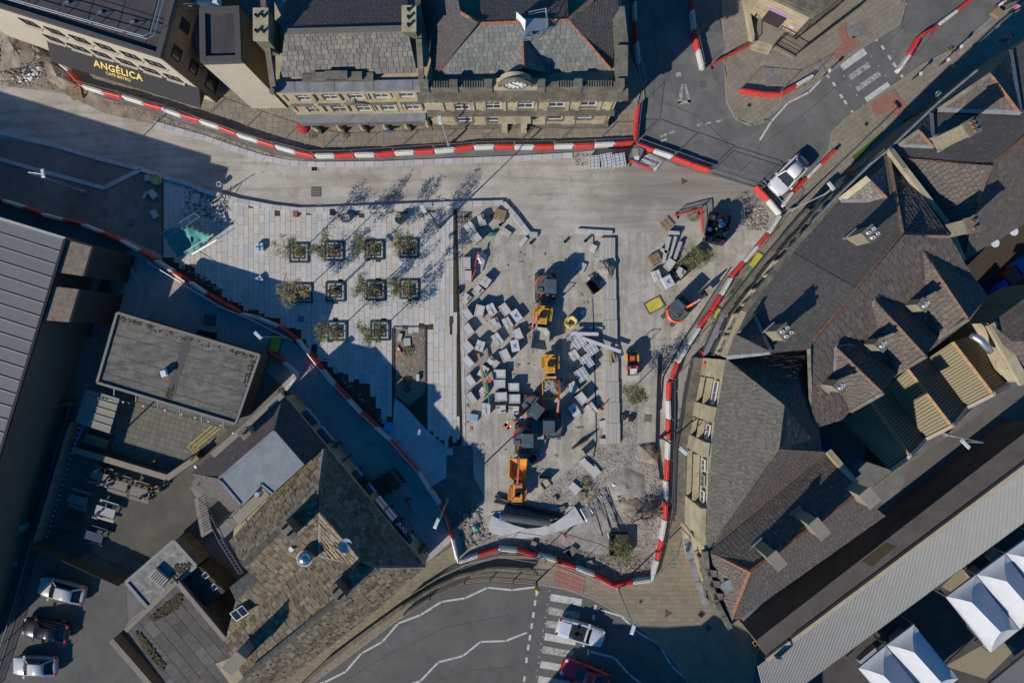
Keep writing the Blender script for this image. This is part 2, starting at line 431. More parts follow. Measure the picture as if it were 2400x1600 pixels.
sheet('dark_strip',[(1046,1044),(1108,1044),(1110,1115),(1135,1165),(1095,1210),(1060,1240),(1030,1190),(1008,1142),(1046,1118)],.018,ground('dark_binder',[(.1,.095,.09),(.14,.13,.12),(.19,.175,.16)],1,9))
sheet('front_footway',[(330,590),(450,668),(566,740),(654,770),(756,868),(880,1003),(985,1112),(1031,1185),(1060,1265),(1000,1320),(870,1160),(700,960),(676,915),(600,850),(270,745),(255,650),(300,585)],.014,ground('footway_screed',[(.26,.25,.235),(.33,.32,.3),(.38,.365,.345)],.35,8,bumpy=.1,stain=(.22,.2,.175)))
sheet('rubble_ground',[(1400,1040),(1500,1045),(1556,1050),(1560,1180),(1530,1345),(1437,1360),(1300,1305),(1170,1280),(1085,1300),(1075,1240),(1100,1215),(1225,1195),(1360,1075)],.02,rubble_m)
sheet('dug_ground',[(-20,10),(0,22),(108,92),(96,135),(180,190),(230,225),(330,265),(360,292),(250,268),(150,220),(-20,198)],.02,dirt)
sheet('dug_trench',[(1085,1300),(1180,1270),(1290,1262),(1360,1300),(1520,1290),(1530,1345),(1437,1366),(1300,1310),(1170,1284)],.026,dirt)
sheet('dug_edge',[(240,228),(480,306),(640,362),(740,378),(740,383),(620,372),(480,325),(360,292)],.03,dirt)
sheet('dug_patch',[(1760,470),(1822,505),(1795,545),(1745,530)],.02,rubble_m)
car_tar=ground('car_park_tarmac',[(.095,.09,.082),(.115,.11,.1),(.135,.128,.117)],.3,10,stain=(.08,.076,.07))  # tarmac colour darkened to stand in for lens falloff towards the corner
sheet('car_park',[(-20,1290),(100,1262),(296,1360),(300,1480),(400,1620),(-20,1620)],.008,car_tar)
sheet('dark_lane',[(-20,1060),(150,560),(270,600),(215,780),(178,955),(100,1262),(-20,1640)],.009,ground('lane_surface',[(.05,.048,.046),(.065,.062,.058),(.08,.076,.07)],.5,9))  # lane toned near black, the hall's shade put into its colour
sheet('south_road',[(640,1620),(780,1560),(930,1445),(1090,1362),(1260,1366),(1400,1405),(1482,1452),(1583,1550),(1630,1620)],.0025,ground('south_road_tarmac',[(.1,.096,.09),(.122,.116,.108),(.145,.138,.128)],.25,12,stain=(.085,.082,.077)))  # road colour lowered too, carrying the falloff at the frame edge
sheet('yard_ground',[(170,985),(560,1000),(450,1130),(545,1250),(400,1270),(296,1355),(95,1262)],.012,ground('yard_tarmac',[(.08,.074,.062),(.105,.097,.08),(.13,.12,.1)],.5,9))  # yard tone lowered to paint in the corner falloff
# ------------------------------------------------------------------ paving, kerbs, road markings
def flag_area(name,pts,z,a,b,cw,rl,mat,base=joint,piece='paving_slab',gap=.024,keep=False,raise_=.006,thick=.014,**kw):
 """a paved area: bed + laid pieces as its children"""
 if z>.06:
  base_o=raised(name,pts,z,base)
 else:base_o=sheet(name,pts,z,base)
 P=Pieces(base_o,piece,mat)
 cover(P,[Vector((*W2(x,y),z))for x,y in pts],Vector((*W2(*a),z)),Vector((*W2(*b),z)),cw,rl,gap,thick,keep_whole=keep,**kw)
 return P
pl1=[(384,424),(560,474),(690,496),(800,497),(1064,484),(1068,765),(925,765),(922,988),(905,990),(862,905),(790,866),(757,838),(735,820),(660,756),(560,712),(460,640),(385,600)]
plz=sheet('plaza_paving',[(380,428),(560,480),(690,500),(800,503),(1067,490),(1080,1044),(1043,1044),(1005,1012),(925,925),(920,1002),(880,1000),(757,866),(654,765),(566,735),(446,663),(380,610)],.022,soil)
PP=Pieces(plz,'paving_slab',slab_m)
PITS=[(702,593),(784,589),(878,586),(958,582),(710,687),(787,684),(881,681),(960,678),(791,776),(891,775)]
def strip_columns(P,poly,x0,x1,w,y0,y1,lens,z,skip=True):
 """paving in courses that run up and down the photo: pieces w px wide with mixed lengths"""
 x=x0
 while x<x1:
  ww=w*R(.93,1.07);y=y0-R(0,40)
  while y<y1:
   l=random.choice(lens)*R(.95,1.05);cx,cy=x+ww/2,y+l/2
   if inside(poly,cx,cy)and not(skip and any(abs(cx-p)<17 and abs(cy-q)<17 for p,q in PITS)):
    c=W(cx,cy);c.z=z
    P.rect(c,Vector((1,0,0)),Vector((0,1,0)),Vector((R(-.006,.006),R(-.006,.006),1)),(ww-.4)/K,(l-.45)/K,.045+R(-.003,.003))
   y+=l
  x+=ww
strip_columns(PP,pl1,384,1036,12.4,425,1000,(17,22,26,31,38),.024)
strip_columns(PP,pl1,1036,1064,9.3,490,765,(52,60),.024,False)
pl2=[(1000,760),(1066,760),(1078,1042),(1046,1042),(1045,1018),(1020,1010),(1006,1006),(1002,925)]
strip_columns(PP,pl2,1002,1042,13,765,1010,(26,33,40),.024,False)
strip_columns(PP,pl2,1042,1078,9.3,765,1045,(52,60),.024,False)
PP.finish()
# footways, slab by slab
P=flag_area('north_footway',[(160,158),(200,206),(330,242),(480,298),(620,340),(740,364),(835,362),(1100,346),(1200,344),(1485,334),(1490,250),(1500,205),(1470,120),(1470,-20),(1400,-20),(1400,270),(1000,270),(640,250),(520,160),(400,160)],.1,(740,366),(1100,347),.62,.5,flag_m);P.finish()
P=flag_area('northeast_footway',[(1692,-20),(1700,120),(1705,238),(1724,275),(1756,292),(1786,284),(1830,246),(1925,183),(2010,117),(2058,86),(2108,55),(2118,15),(2130,-20)],.1,(1830,246),(2010,117),.6,.45,flag_m);P.finish()
P=flag_area('station_footway',[(1832,486),(1944,352),(1950,312),(1984,278),(2008,262),(2120,184),(2165,152),(2250,110),(2326,42),(2420,0),(2420,170),(2200,330),(1960,520),(1800,700),(1700,800),(1650,800),(1720,660)],.1,(2010,262),(2120,184),.6,.45,flag_m);P.finish()
P=flag_area('south_footway',[(1062,1275),(1078,1316),(1170,1289),(1300,1316),(1437,1372),(1530,1358),(1562,1195),(1625,1185),(1660,1330),(1700,1420),(1780,1500),(1760,1620),(1625,1620),(1583,1549),(1532,1493),(1480,1450),(1450,1434),(1396,1403),(1327,1376),(1261,1366),(1150,1358),(1090,1364),(1010,1400),(930,1450),(850,1510),(770,1570),(700,1620),(640,1620),(760,1520),(990,1325)],.1,(1300,1400),(1500,1400),.58,.4,block_m,gap=.014,thick=.008);P.finish()
P=flag_area('shopfront_footway',[(1566,880),(1600,800),(1720,655),(1760,640),(1660,790),(1645,880),(1625,1180),(1560,1185)],.06,(1566,880),(1560,1180),1.6,1.3,pieces_mat('footway_concrete',[(.27,.25,.22),(.31,.285,.25),(.29,.265,.23)],.9,7,.15,.1));P.finish()
P=flag_area('beer_garden_paving',[(285,930),(535,1005),(470,1068),(405,1116),(262,1052)],.02,(285,930),(535,1005),.47,.47,yard_m,stagger=False,jw=.02);P.finish()
def patch(name,pts,z,mat,cw,rl,a,b):
 o=sheet(name,pts,z,joint);P=Pieces(o,'paving_block',mat)
 cover(P,[Vector((*W2(x,y),z))for x,y in pts],Vector((*W2(*a),z)),Vector((*W2(*b),z)),cw,rl,.02,.02,jw=.03);P.finish()
patch('red_tactile_paving',[(1948,128),(1960,142),(2015,107),(2000,85),(1985,92),(1980,52),(1962,68),(1970,105)],.125,redblock_m,.4,.4,(1948,128),(2015,107))
patch('red_tactile_paving',[(2035,245),(2095,210),(2125,255),(2105,278),(2085,262),(2050,272)],.125,redblock_m,.4,.4,(2035,245),(2095,210))
patch('red_tactile_paving',[(1305,1324),(1370,1350),(1366,1390),(1297,1366)],.125,redblock_m,.4,.4,(1305,1324),(1370,1350))
patch('grey_paving_patch',[(1983,72),(2018,55),(2036,83),(1998,92)],.125,greyblock_m,.45,.45,(1983,72),(2018,55))
patch('grey_paving_patch',[(1790,160),(1810,158),(1815,185),(1835,172),(1825,200),(1795,200)],.125,greyblock_m,.45,.45,(1790,200),(1835,172))
patch('grey_paving_patch',[(1908,140),(1920,138),(1935,168),(1922,172)],.125,greyblock_m,.45,.45,(1908,140),(1922,172))
def kerb(name,pts,w,h,mat,seglen=.92,piece='kerb_stone'):
 root=bpy.data.objects.new(name,None);COL.objects.link(root);root['kind']='structure'
 P=Pieces(root,piece,mat)
 q=[W2(*p)for p in pts]
 for i in range(len(q)-1):
  a,b=q[i],q[i+1];L=(b-a).length;n=max(1,round(L/seglen));d=(b-a)/n;u=d.normalized()
  for k in range(n):
   c=a+d*(k+.5)
   P.rect(Vector((c.x,c.y,0)),Vector((u.x,u.y,0)),Vector((-u.y,u.x,0)),Vector((0,0,1)),L/n-.012,w,h)
 P.finish();return root
kerb('north_kerb',[(362,290),(480,324),(560,352),(620,371),(680,382),(740,386),(900,384),(1040,378),(1200,372),(1342,364)],.46,.09,granite)
kerb('plaza_kerb',[(334,398),(385,415),(445,432),(480,448),(560,471),(640,486),(700,493),(760,492),(900,486),(1060,479),(1180,476),(1207,506),(1240,549),(1260,551)],.42,.3,granite)
kerb('side_kerb',[(-20,305),(0,311),(122,340),(225,370),(334,398)],.36,.1,granite)
kerb('side_kerb',[(-20,368),(0,373),(100,402),(245,441),(300,413),(332,398)],.36,.1,granite)
road_kerb=pieces_mat('road_kerb',[(.22,.2,.175),(.27,.25,.215),(.24,.225,.2)],.9,12,.2,.1)
kerb('south_road_kerb',[(1625,1622),(1583,1551),(1532,1495),(1480,1452),(1450,1436),(1396,1405),(1327,1378),(1261,1368),(1150,1360),(1090,1366),(1010,1402),(930,1452),(850,1512),(770,1572),(700,1622)],.14,.125,road_kerb)
kerb('northeast_road_kerb',[(1690,-20),(1698,120),(1703,238),(1722,276),(1756,294),(1787,286),(1831,248),(1926,185),(2011,119),(2059,88),(2109,57),(2120,15)],.14,.125,road_kerb)
kerb('station_road_kerb',[(1832,484),(1944,350),(1950,310),(1984,276),(2008,260),(2120,182),(2165,150),(2250,108),(2326,40),(2420,-2)],.14,.125,road_kerb)
kerb('north_road_kerb',[(1489,330),(1490,250),(1502,205),(1472,120),(1472,-20)],.14,.125,road_kerb)
plank_m=pieces_mat('stone_plank_tone',[(.34,.315,.275),(.37,.345,.305),(.4,.375,.335)],.8,6,.12,.08)
# raised stone strips of the square
def strip_stones(name,x0,x1,y0,y1,ncol,rowlen,h,slant=0.0):
 root=bpy.data.objects.new(name,None);COL.objects.link(root);root['kind']='structure'
 P=Pieces(root,'stone_plank',plank_m)
 w=(x1-x0)/ncol
 for c in range(ncol):
  y=y0
  while y<y1-4:
   l=min(rowlen,y1-y);cx=x0+w*(c+.5)+slant*(y-y0)
   v=W(cx,y+l/2);v.z=0
   P.rect(v,Vector((1,0,0)),Vector((0,1,0)),Vector((0,0,1)),(w-.25)/K,(l-.25)/K,h);y+=l
 P.finish()
strip_stones('granite_strip',1407,1441,558,1042,4,48,.28,.027)
kerb('stone_bench_kerb',[(1353,541),(1435,546)],.36,.25,granite,.8)
sheet('drain_slot',[(1067,490),(1070,490),(1083,1042),(1078,1042)],.075,black_m)
sheet('drain_slot',[(1388,700),(1390,700),(1400,1030),(1393,1072),(1389,1072),(1397,1030)],.022,black_m)
sheet('drain_slot',[(1390,552),(1393,552),(1393,580),(1390,580)],.022,black_m)
kerb('channel_kerb',[(1079,500),(1084,700),(1090,1040)],.12,.05,granite)
kerb('planter_edge_kerb',[(923,765),(923,928),(958,954),(999,922),(998,765),(923,765)],.14,.09,plain('planter_steel',(.05,.048,.046),.7),.9)
# road markings ------------------------------------------------
def marks(name,quads,mat,z=.006):
 b=MB()
 for q in quads:b.face([Vector((*W2(x,y),z))for x,y in q])
 o=b.build(name,mat);o['kind']='structure';return o
def line(pts,w=4.2):
 out=[]
 for i in range(len(pts)-1):
  (x0,y0),(x1,y1)=pts[i],pts[i+1];d=math.hypot(x1-x0,y1-y0);nx,ny=-(y1-y0)/d*w/2,(x1-x0)/d*w/2
  ex,ey=(x1-x0)/d*1.2,(y1-y0)/d*1.2
  out.append([(x0+nx+ex,y0+ny+ey),(x1+nx-ex,y1+ny-ey),(x1-nx-ex,y1-ny-ey),(x0-nx+ex,y0-ny+ey)])
 return out
def bar(cx,cy,w,l,a):
 ca,sa=math.cos(a),math.sin(a)
 return[(cx+ca*u-sa*v,cy+sa*u+ca*v)for u,v in((-l/2,-w/2),(l/2,-w/2),(l/2,w/2),(-l/2,w/2))]
def zebra(name,bars,mat):
 root=bpy.data.objects.new(name,None);COL.objects.link(root);root['kind']='structure'
 for q in bars:
  b=MB();b.face([Vector((*W2(x,y),.006))for x,y in q]);b.build('stripe',mat,root)
 return root
zb=[]
for i,(x,y,l)in enumerate([(1327,1405,74),(1322,1436,74),(1317,1467,74),(1313,1497,74),(1308,1527,74),(1303,1562,74),(1298,1597,74)]):zb.append(bar(x,y,16.5,l,.17))
zebra('zebra_crossing',[zb[0],zb[3],zb[5],zb[6]],road_paint);zebra('zebra_crossing',[zb[1],zb[2],zb[4]],worn_paint)
zc=[bar(2000,139,17,68,-.61),bar(2014,167,13,56,-.61),bar(2035,191,12,66,-.61),bar(2057,217,15,66,-.61)]
zebra('zebra_crossing',[zc[0],zc[3]],road_paint);zebra('zebra_crossing',zc[1:3],worn_paint)
sm=[bar(x,y,13,5.5,.12)for x,y in[(1258,1389),(1254,1412),(1250,1440),(1246,1466),(1242,1493),(1238,1516),(1234,1546),(1229,1590),(1395,1423),(1391,1446),(1378,1528)]]
sm+=[bar(x,y,6,11,.95)for x,y in[(2053,92),(2069,112),(2085,135),(2097,153),(2115,180),(1940,179),(1955,198),(1972,226),(1981,240),(1999,264)]]
for i in range(7):sm+=[bar(1288-i*5,1391+i*31+s*7,2.6,2.6,0)for s in(-1,1)]
for i in range(5):sm+=[bar(1963+i*15,157+i*22,2.4,2.4,0),bar(2027+i*16,109+i*23,2.4,2.4,0)]
marks('crossing_marks',sm,road_paint)
z1=[(640,1632),(760,1598),(810,1573),(847,1530),(896,1503),(933,1460),(986,1440),(1035,1409),(1090,1401),(1143,1376),(1200,1382),(1254,1375)]
z2=[(920,1616),(985,1595),(1027,1551),(1085,1536),(1126,1503),(1185,1501),(1236,1481)]
z3=[(1406,1428),(1456,1443),(1494,1480),(1545,1509),(1573,1558),(1618,1600),(1640,1640)]
z4=[(1384,1526),(1440,1540),(1474,1579),(1505,1602),(1540,1640)]
z5=[(2124,8),(2107,58),(2058,86)];z6=[(1925,187),(1896,217),(1846,242),(1808,285),(1780,330)]
z7=[(2350,35),(2318,68),(2266,94),(2240,120)];z8=[(2205,140),(2172,147),(2124,178)]
z9=[(2004,262),(1980,286),(1956,310),(1946,350)]
marks('zigzag_lines',sum([line(z,4.4)for z in(z1,z2,z3,z4,z5,z6,z7,z8,z9)],[]),road_paint)
marks('worn_arrow_marks',[[(1588,246),(1597,240),(1603,196),(1596,200)],[(1612,240),(1620,241),(1608,196),(1604,200)],[(1588,246),(1620,241),(1618,234),(1590,238)],bar(1556,317,5,18,-.4),bar(1575,310,5,14,-.4),bar(1555,329,5,16,-.4),bar(1640,292,5,14,-.4),bar(1660,289,5,14,-.35),bar(1685,284,5,14,-.3),bar(1590,175,12,10,1.4)],worn_paint,.014)
marks('yellow_lines',line([(1693,130),(1704,190),(1712,245),(1732,282),(1770,295),(1800,283)],2)+line([(1698,130),(1708,190),(1716,242),(1735,277),(1768,290),(1797,279)],2)+line([(1507,205),(1509,240),(1506,250)],3)+line([(1950,345),(1968,310),(1972,300)],2.6)+line([(2042,1145),(2100,1100),(2150,1065)],1.6)+line([(2120,1180),(2200,1133),(2280,1078),(2380,1000)],2.6)+line([(1810,1415),(1880,1372),(1950,1318),(2030,1255),(2118,1190)],2.6)+line([(2250,955),(2320,910),(2400,860)],2.2),yellow_line,.125)
marks('yellow_bay_lines',line([(498,996),(441,1045),(458,1064)],1.8)+line([(508,1000),(451,1048),(463,1062)],1.8)+line([(516,1003),(461,1048),(468,1056)],1.8),yellow_cover,.05)
marks('parking_lines',line([(0,1540),(40,1480)],3)+line([(118,1295),(140,1320)],2.4),road_paint)
sheet('tarmac_patch',[(1260,1395),(1300,1380),(1290,1560),(1225,1590),(1205,1560),(1240,1400)],.004,ground('tarmac_repair',[(.1,.097,.093),(.115,.112,.107),(.13,.126,.12)],.8,14))
sheet('tarmac_patch',[(1960,150),(2045,95),(2115,190),(2000,258),(1950,200)],.004,ground('tarmac_repair_grey',[(.11,.11,.11),(.13,.13,.13),(.15,.148,.146)],.8,14))
# gratings, manholes
def cover_plate(name,px,py,w,l,a,label,mat=dark_metal,rim=granite,z=.03):
 t=thing(name,label,'manhole cover',(*W2(px,py),z),-a)
 MB().box((0,0,0),(w+.16,l+.16,.03)).build('frame',rim,t,world=0)
 MB().box((0,0,.014),(w,l,.03)).build('plate',mat,t,world=0)
 b=MB()
 for i in range(4):b.box((0,(i-1.5)*l/4.2,.03),(w*.9,.04,.02))
 b.build('rib',black_m,t,world=0);return t
rust=plain('rusty_iron',(.12,.08,.055),.85,.2,var=.3)
cover_plate('manhole',741,450,.72,.72,0,'square manhole in a brick surround in the dusty road, below the smaller gully frame',plain('manhole_bed',(.2,.18,.15),.9),plain('manhole_bricks',(.12,.105,.085),.9,var=.3))
cover_plate('drain_gully',737,396,.5,.36,0,'small dark gully frame against the north kerb',black_m,granite)
cover_plate('manhole',1518,980,.5,.5,.1,'square brick edged manhole in the concrete path beside the rubble',plain('manhole_bed_b',(.25,.23,.2),.9),plain('manhole_bricks_b',(.15,.13,.11),.9,var=.3))
cover_plate('drain_gully',2300,1052,.36,.55,-.9,'dark gully grate at the back lane kerb beside the shed lamp',rust,joint,.12)
cover_plate('drain_gully',1930,1330,.36,.55,-.9,'dark gully grate at the lower end of the back lane kerb',rust,joint,.12)
cover_plate('manhole',1643,1438,.4,.4,.6,'dark square cover in the footway at the shop corner',black_m,joint,.13)
cover_plate('manhole',1755,248,.22,.22,.6,'tiny dark square cover on the rounded footway corner',dark_metal,joint,.13)
cover_plate('manhole',2029,292,.25,.25,.6,'small dark square cover on the station footway above the green mat',dark_metal,joint,.13)
cover_plate('manhole',1501,1408,.16,.16,0,'tiny dark square cover in the buff paving below the fence corner',dark_metal,joint,.13)
cover_plate('manhole',492,750,1.0,.9,.1,'large square worn cover in the shaded footway beside the flat roofed kiosk',plain('dark_patch',(.13,.12,.11),.9),joint)
for x,y,lb in((1564,1435,'dark triangular cover set in the sunny buff paving'),(1660,1470,'dark triangular cover in the shaded buff paving at the corner')):
 b=MB();b.prism([W2(x-6,y-9),W2(x+11,y),W2(x-5,y+11)],.1,.128);tag(b.build('triangular_cover',rust),lb,'manhole cover')
b=MB();b.prism([W2(1597,417),W2(1613,424),W2(1598,434)],.005,.02);tag(b.build('triangular_cover',rust),'dark triangular cover in the worn road inside the fence','manhole cover')
b=MB();b.prism([W2(2067,308),W2(2069,313),W2(2004,380),W2(1996,368)],.1,.13);tag(b.build('green_mat',plain('green_turf',(.05,.1,.02),.95,var=.3,scale=40)),'green artificial grass strip on the station footway','mat')
seam_m=plain('tar_seam',(.055,.053,.052),.7)
marks('tar_seams',line([(800,1600),(905,1535),(1040,1470),(1195,1440)],1.3)+line([(1010,1600),(1100,1570),(1210,1560)],1.1)+line([(1525,20),(1540,130),(1530,230)],1.2)+line([(1560,240),(1640,275),(1700,330),(1735,400)],1.2)+line([(1800,330),(1900,255),(1985,180)],1.2)+line([(2060,120),(2140,40)],1.2),seam_m,.0045)
for i,q in enumerate(([(1575,150),(1628,152),(1630,215),(1572,212)],[(1640,190),(1656,190),(1656,206),(1640,206)],[(880,1500),(960,1462),(975,1490),(900,1530)],[(1100,1585),(1165,1572),(1170,1600),(1100,1612)],[(1830,300),(1880,268),(1890,285),(1842,318)])):sheet('tarmac_patch',q,.0042+i*.0001,MATS['tarmac_repair']if i%2 else MATS['tarmac_repair_grey'])
# ------------------------------------------------------------------ building helpers
def RF(pts):return[W(*p)for p in pts]
import numpy as np
def planar(pts):
 """survey points moved along their sight lines onto the plane that fits the slope best"""
 q=RF(pts);A=np.array([[p.x,p.y,1]for p in q]);z=np.array([p.z for p in q])
 if len(q)<4:return q
 a,b_,c=np.linalg.lstsq(A,z,rcond=None)[0];out=[]
 for p in q:
  d=p-Vector((0,0,H));out.append(Vector((0,0,H))+d*((H-c)/(a*d.x+b_*d.y-d.z)))
 return out
def roof_on(t,faces,under=roof_under,piece='slate',mat=blue_slate,name='roof',limit=300,drop=.03,**kw):
 """faces: (points with heights, eave a, eave b [, overrides])"""
 b=MB()
 FP=[planar(f[0])for f in faces]
 for q in FP:b.face([p-Vector((0,0,drop))for p in q])
 r=b.build(name,under,t)
 P=Pieces(r,piece,mat,limit)
 for f,q in zip(faces,FP):
  o=dict(cw=.42,rl=.3,gap=.02,thick=.03,jw=.18,wedge=True,tilt=.35);o.update(kw)
  if len(f)>3:o.update(f[3])
  cover(P,q,q[f[1]],q[f[2]],**o)
 P.finish();return r
def ridge(r,pts,mat,w=.28,h=.12,name='ridge_tile',seglen=.6):
 b=MB();q=RF(pts)
 for i in range(len(q)-1):
  a,c=q[i],q[i+1];n=max(1,int((c-a).length/seglen))
  for k in range(n):
   s,e=a+(c-a)*(k/n),a+(c-a)*((k+.96)/n);m=(c-a).normalized()
   side=m.cross(Vector((0,0,1))).normalized()*w/2;up=Vector((0,0,h+R(0,.02)))
   dn=Vector((0,0,-.08))
   b.add([s-side+dn,s+up,s+side+dn,e-side+dn,e+up,e+side+dn],[(0,1,4,3),(1,2,5,4),(0,2,1),(3,4,5),(0,3,5,2)])
 return b.build(name,mat,r)
def prism_walls(t,pts,h,z1,mat,inset=.0,name='wall'):
 q=[W2(x,y,h)for x,y in pts]
 c=sum(q,Vector((0,0)))/len(q)
 if inset:q=[p+(c-p).normalized()*inset for p in q]
 b=MB();b.prism(q,0,z1);return b.build(name,mat,t)
def onb(tan,out):
 x=Vector((tan.x,tan.y,0));y=Vector((out.x,out.y,0));return Matrix((x,y,Vector((0,0,1)))).transposed()
def window(t,pos,tan,out,w,h,fmat=white_paint,surround=None,bars=1,sill=True,smat=None,transom=True):
 """frame with pane and sill; pos = centre on the wall plane"""
 M=onb(tan,out);pos=Vector(pos)
 def at(x,y,z):return pos+M@Vector((x,y,z))
 f=MB();fw=.07
 for s in(-1,1):
  f.box(at(s*(w/2-fw/2),.03,0),(fw,.1,h),M=M);f.box(at(0,.03,s*(h/2-fw/2)),(w-2*fw,.1,fw),M=M)
 for i in range(bars):f.box(at(-w/2+w*(i+1)/(bars+1),.025,0),(.045,.09,h-2*fw),M=M)
 if transom:f.box(at(0,.02,0),(w-2*fw,.085,.06),M=M)
 fo=f.build('window',fmat,t)
 MB().box(at(0,.005,0),(w-.02,.05,h-.02),M=M).build('pane',pane_m,fo)
 if sill:MB().box(at(0,.1,-h/2-.07),(w+.3,.3,.12),M=M).build('sill',smat or surround or sandstone,fo)
 if surround:
  s_=MB()
  for s in(-1,1):s_.box(at(s*(w/2+.12),.06,0),(.22,.2,h),M=M)
  s_.box(at(0,.08,h/2+.14),(w+.5,.26,.26),M=M);s_.build('surround',surround,fo)
 return fo
def chimney(name,label,px,py,h,base,w,l,a,mat=sandstone,pots=4,potm=terracotta,cop=darkstone,flash=True):
 """chimney stack of a roof, seen at (px,py) by its top of height h"""
 p=W2(px,py,h)
 t=thing(name,label,'chimney',(p.x,p.y,base),a)
 b=MB();b.box((0,0,(h-base)/2-.15),(w,l,h-base-.1));
 b.build('stack',mat,t,world=0)
 c=MB();c.box((0,0,h-base-.14),(w+.16,l+.16,.16));c.build('coping',cop,t,world=0)
 n=pots;cols=2 if(n>3 and w>.7)else 1;rows=math.ceil(n/cols)
 for i in range(n):
  x=(i%cols-(cols-1)/2)*w/2;y=(i//cols-(rows-1)/2)*(l/max(rows,1))
  m=MB();m.lathe((x,y,h-base-.08),[(.12,0),(.1,.3),(.12,.36),(.085,.36),(.08,.2)],9);m.build('chimney_pot',potm,t,world=0)
 if flash:
  f=MB()
  f.box((0,-l/2-.06,.2),(w+.3,.12,.4));f.box((0,l/2+.06,.2),(w+.3,.12,.4));f.build('flashing',lead,t,world=0)
 return t
# ------------------------------------------------------------------ cafe building (north-west corner)
cafe=thing('cafe_building','beige clad flat roofed block with a dark sign canopy in the top left corner','building',(*W2(350,100,11.4),0))
wd_=Vector((.954,-.298));cafe_c=W2(508,242)
cA,cB=cafe_c-wd_*19,cafe_c;cE=W2(418,-20,11.6);cN=(cE-cB).normalized()
b=MB();b.prism([cA,cB,cB+cN*9,cA+cN*9],0,11.1);b.build('wall',beige_clad,cafe)
b=MB();b.prism([cB+wd_*.012,cB+cN*9+wd_*.012,cB+cN*9+wd_*-.2,cB-wd_*.2],0,11.12);b.build('side_wall',brown_clad,cafe)  # side wall coloured a darker brown than the beige front
b=MB();b.prism([cA+cN*.05,cB+cN*.05-wd_*.05,cB+cN*9-wd_*.05,cA+cN*9],11.1,11.3);croof=b.build('roof',felt,cafe)
b=MB()
for a_,c_,w_ in((cA,cB,.32),(cB,cB+cN*9,.4)):
 d_=(c_-a_).normalized();nn=Vector((-d_.y,d_.x))*w_/2
 b.seg(Vector((*(a_+nn),11.36+w_*.02)),Vector((*(c_+nn),11.36+w_*.02)),w_,.52)
b.build('parapet',parapet_felt,cafe)
b=MB()
for i in range(6):
 s=cB-wd_*(1.5+i*2.35)+cN*.4;b.seg(Vector((*s,11.312)),Vector((*(s+cN*8.2),11.312)),.05,.02)
b.seg(Vector((*(cA+cN*2.9),11.312)),Vector((*(cB+cN*2.9-wd_*.4),11.312)),.05,.025)
b.build('felt_joint',black_m,croof)
outw=Vector((wd_.y,-wd_.x));
if outw.dot(cN)>0:outw=-outw
for x,y,s in[(69,53,1),(128,73,1),(187,92,1.1),(246,110,1.1),(306,130,1.1),(363.5,149,1.15),(126,91,1.1),(184,112,1.3),(238,127,1.1),(295,145,1.1),(351,164,1.15),(406,182,1.1)]:
 window(cafe,onwall(x,y,cA,cB).to_3d()if False else Vector(onwall(x,y,cA,cB)),wd_,outw,1.15*s,1.2,black_m,None,1,True,beige_clad,False)
eo=Vector((cN.y,-cN.x))
if eo.dot(wd_)<0:eo=-eo
for x,y,w_,h_ in[(433,62,.9,1.5),(414,125,1,1.5),(454,158,1,1.5),(496,196,1.2,2.4)]:
 p=onwall(x,y,cB+eo*.02,cB+cN*9+eo*.02)
 window(cafe,p,cN,eo,w_,h_,black_m,None,1,False,None,False)
# sign canopy
cd=MB();o1=outw*1.35
ca,cb=cB-wd_*13.4,cB+wd_*.12
top=[Vector((*ca,4.35)),Vector((*cb,4.35))];bot=[Vector((*(ca+o1),3.0)),Vector((*(cb+o1),3.0))]
dn=Vector((0,0,-.12))
cd.add([top[0],top[1],bot[1],bot[0],top[0]+dn,top[1]+dn,bot[1]+dn,bot[0]+dn],[(3,2,1,0),(4,5,6,7),(0,1,5,4),(1,2,6,5),(2,3,7,6),(3,0,4,7)])
canopy=cd.build('sign_canopy',plain('canopy_cloth',(.032,.03,.033),.8),cafe)
b=MB();b.add([top[1]+wd_.to_3d()*.01,bot[1]+wd_.to_3d()*.01,Vector((*(cb+wd_*.01),3.0))],[(0,1,2)]);b.build('cheek',black_m,canopy);MB().add([top[0],bot[0],Vector((*ca,3.0))],[(0,1,2)]).build('cheek',black_m,canopy)
gold=plain('gold_lettering',(.62,.43,.12),.45,.1)
def text_mesh(name,body,size,M,mat,parent,ext=.012,space=1.0,bold=0.0):
 c=bpy.data.curves.new(name,'FONT');c.body=body;c.size=size;c.extrude=ext;c.align_x='CENTER';c.align_y='CENTER';c.space_character=space;c.offset=bold
 o=bpy.data.objects.new('tmp_text',c);COL.objects.link(o)
 me=bpy.data.meshes.new_from_object(o.evaluated_get(bpy.context.evaluated_depsgraph_get()))
 bpy.data.objects.remove(o);me.materials.clear();me.materials.append(mat)
 me.transform(M);me.transform(Matrix.Translation(-wloc(parent)))
 ob=bpy.data.objects.new(name,me);COL.objects.link(ob);ob.parent=parent;return ob
sx=wd_.to_3d();sy=(top[0]-bot[0]).normalized();sz=sx.cross(sy)
def canopy_at(px,py):
 d=W(px,py,0)-Vector((0,0,H));o=Vector((0,0,H));return o+d*((top[0]-o).dot(sz)/d.dot(sz))+sz*.02
def M4(x,y,z,c):return Matrix(((x.x,y.x,z.x,c.x),(x.y,y.y,z.y,c.y),(x.z,y.z,z.z,c.z),(0,0,0,1)))
text_mesh('lettering','ANG\u00c9LICA',.8,M4(sx*1.04,sy*1.08,sz,canopy_at(277,166)),gold,canopy,space=1.12,bold=.02)
text_mesh('lettering','CAF\u00c9 BISTRO',.38,M4(sx,sy,sz,canopy_at(278,180)),gold,canopy,space=1.0,bold=.005)
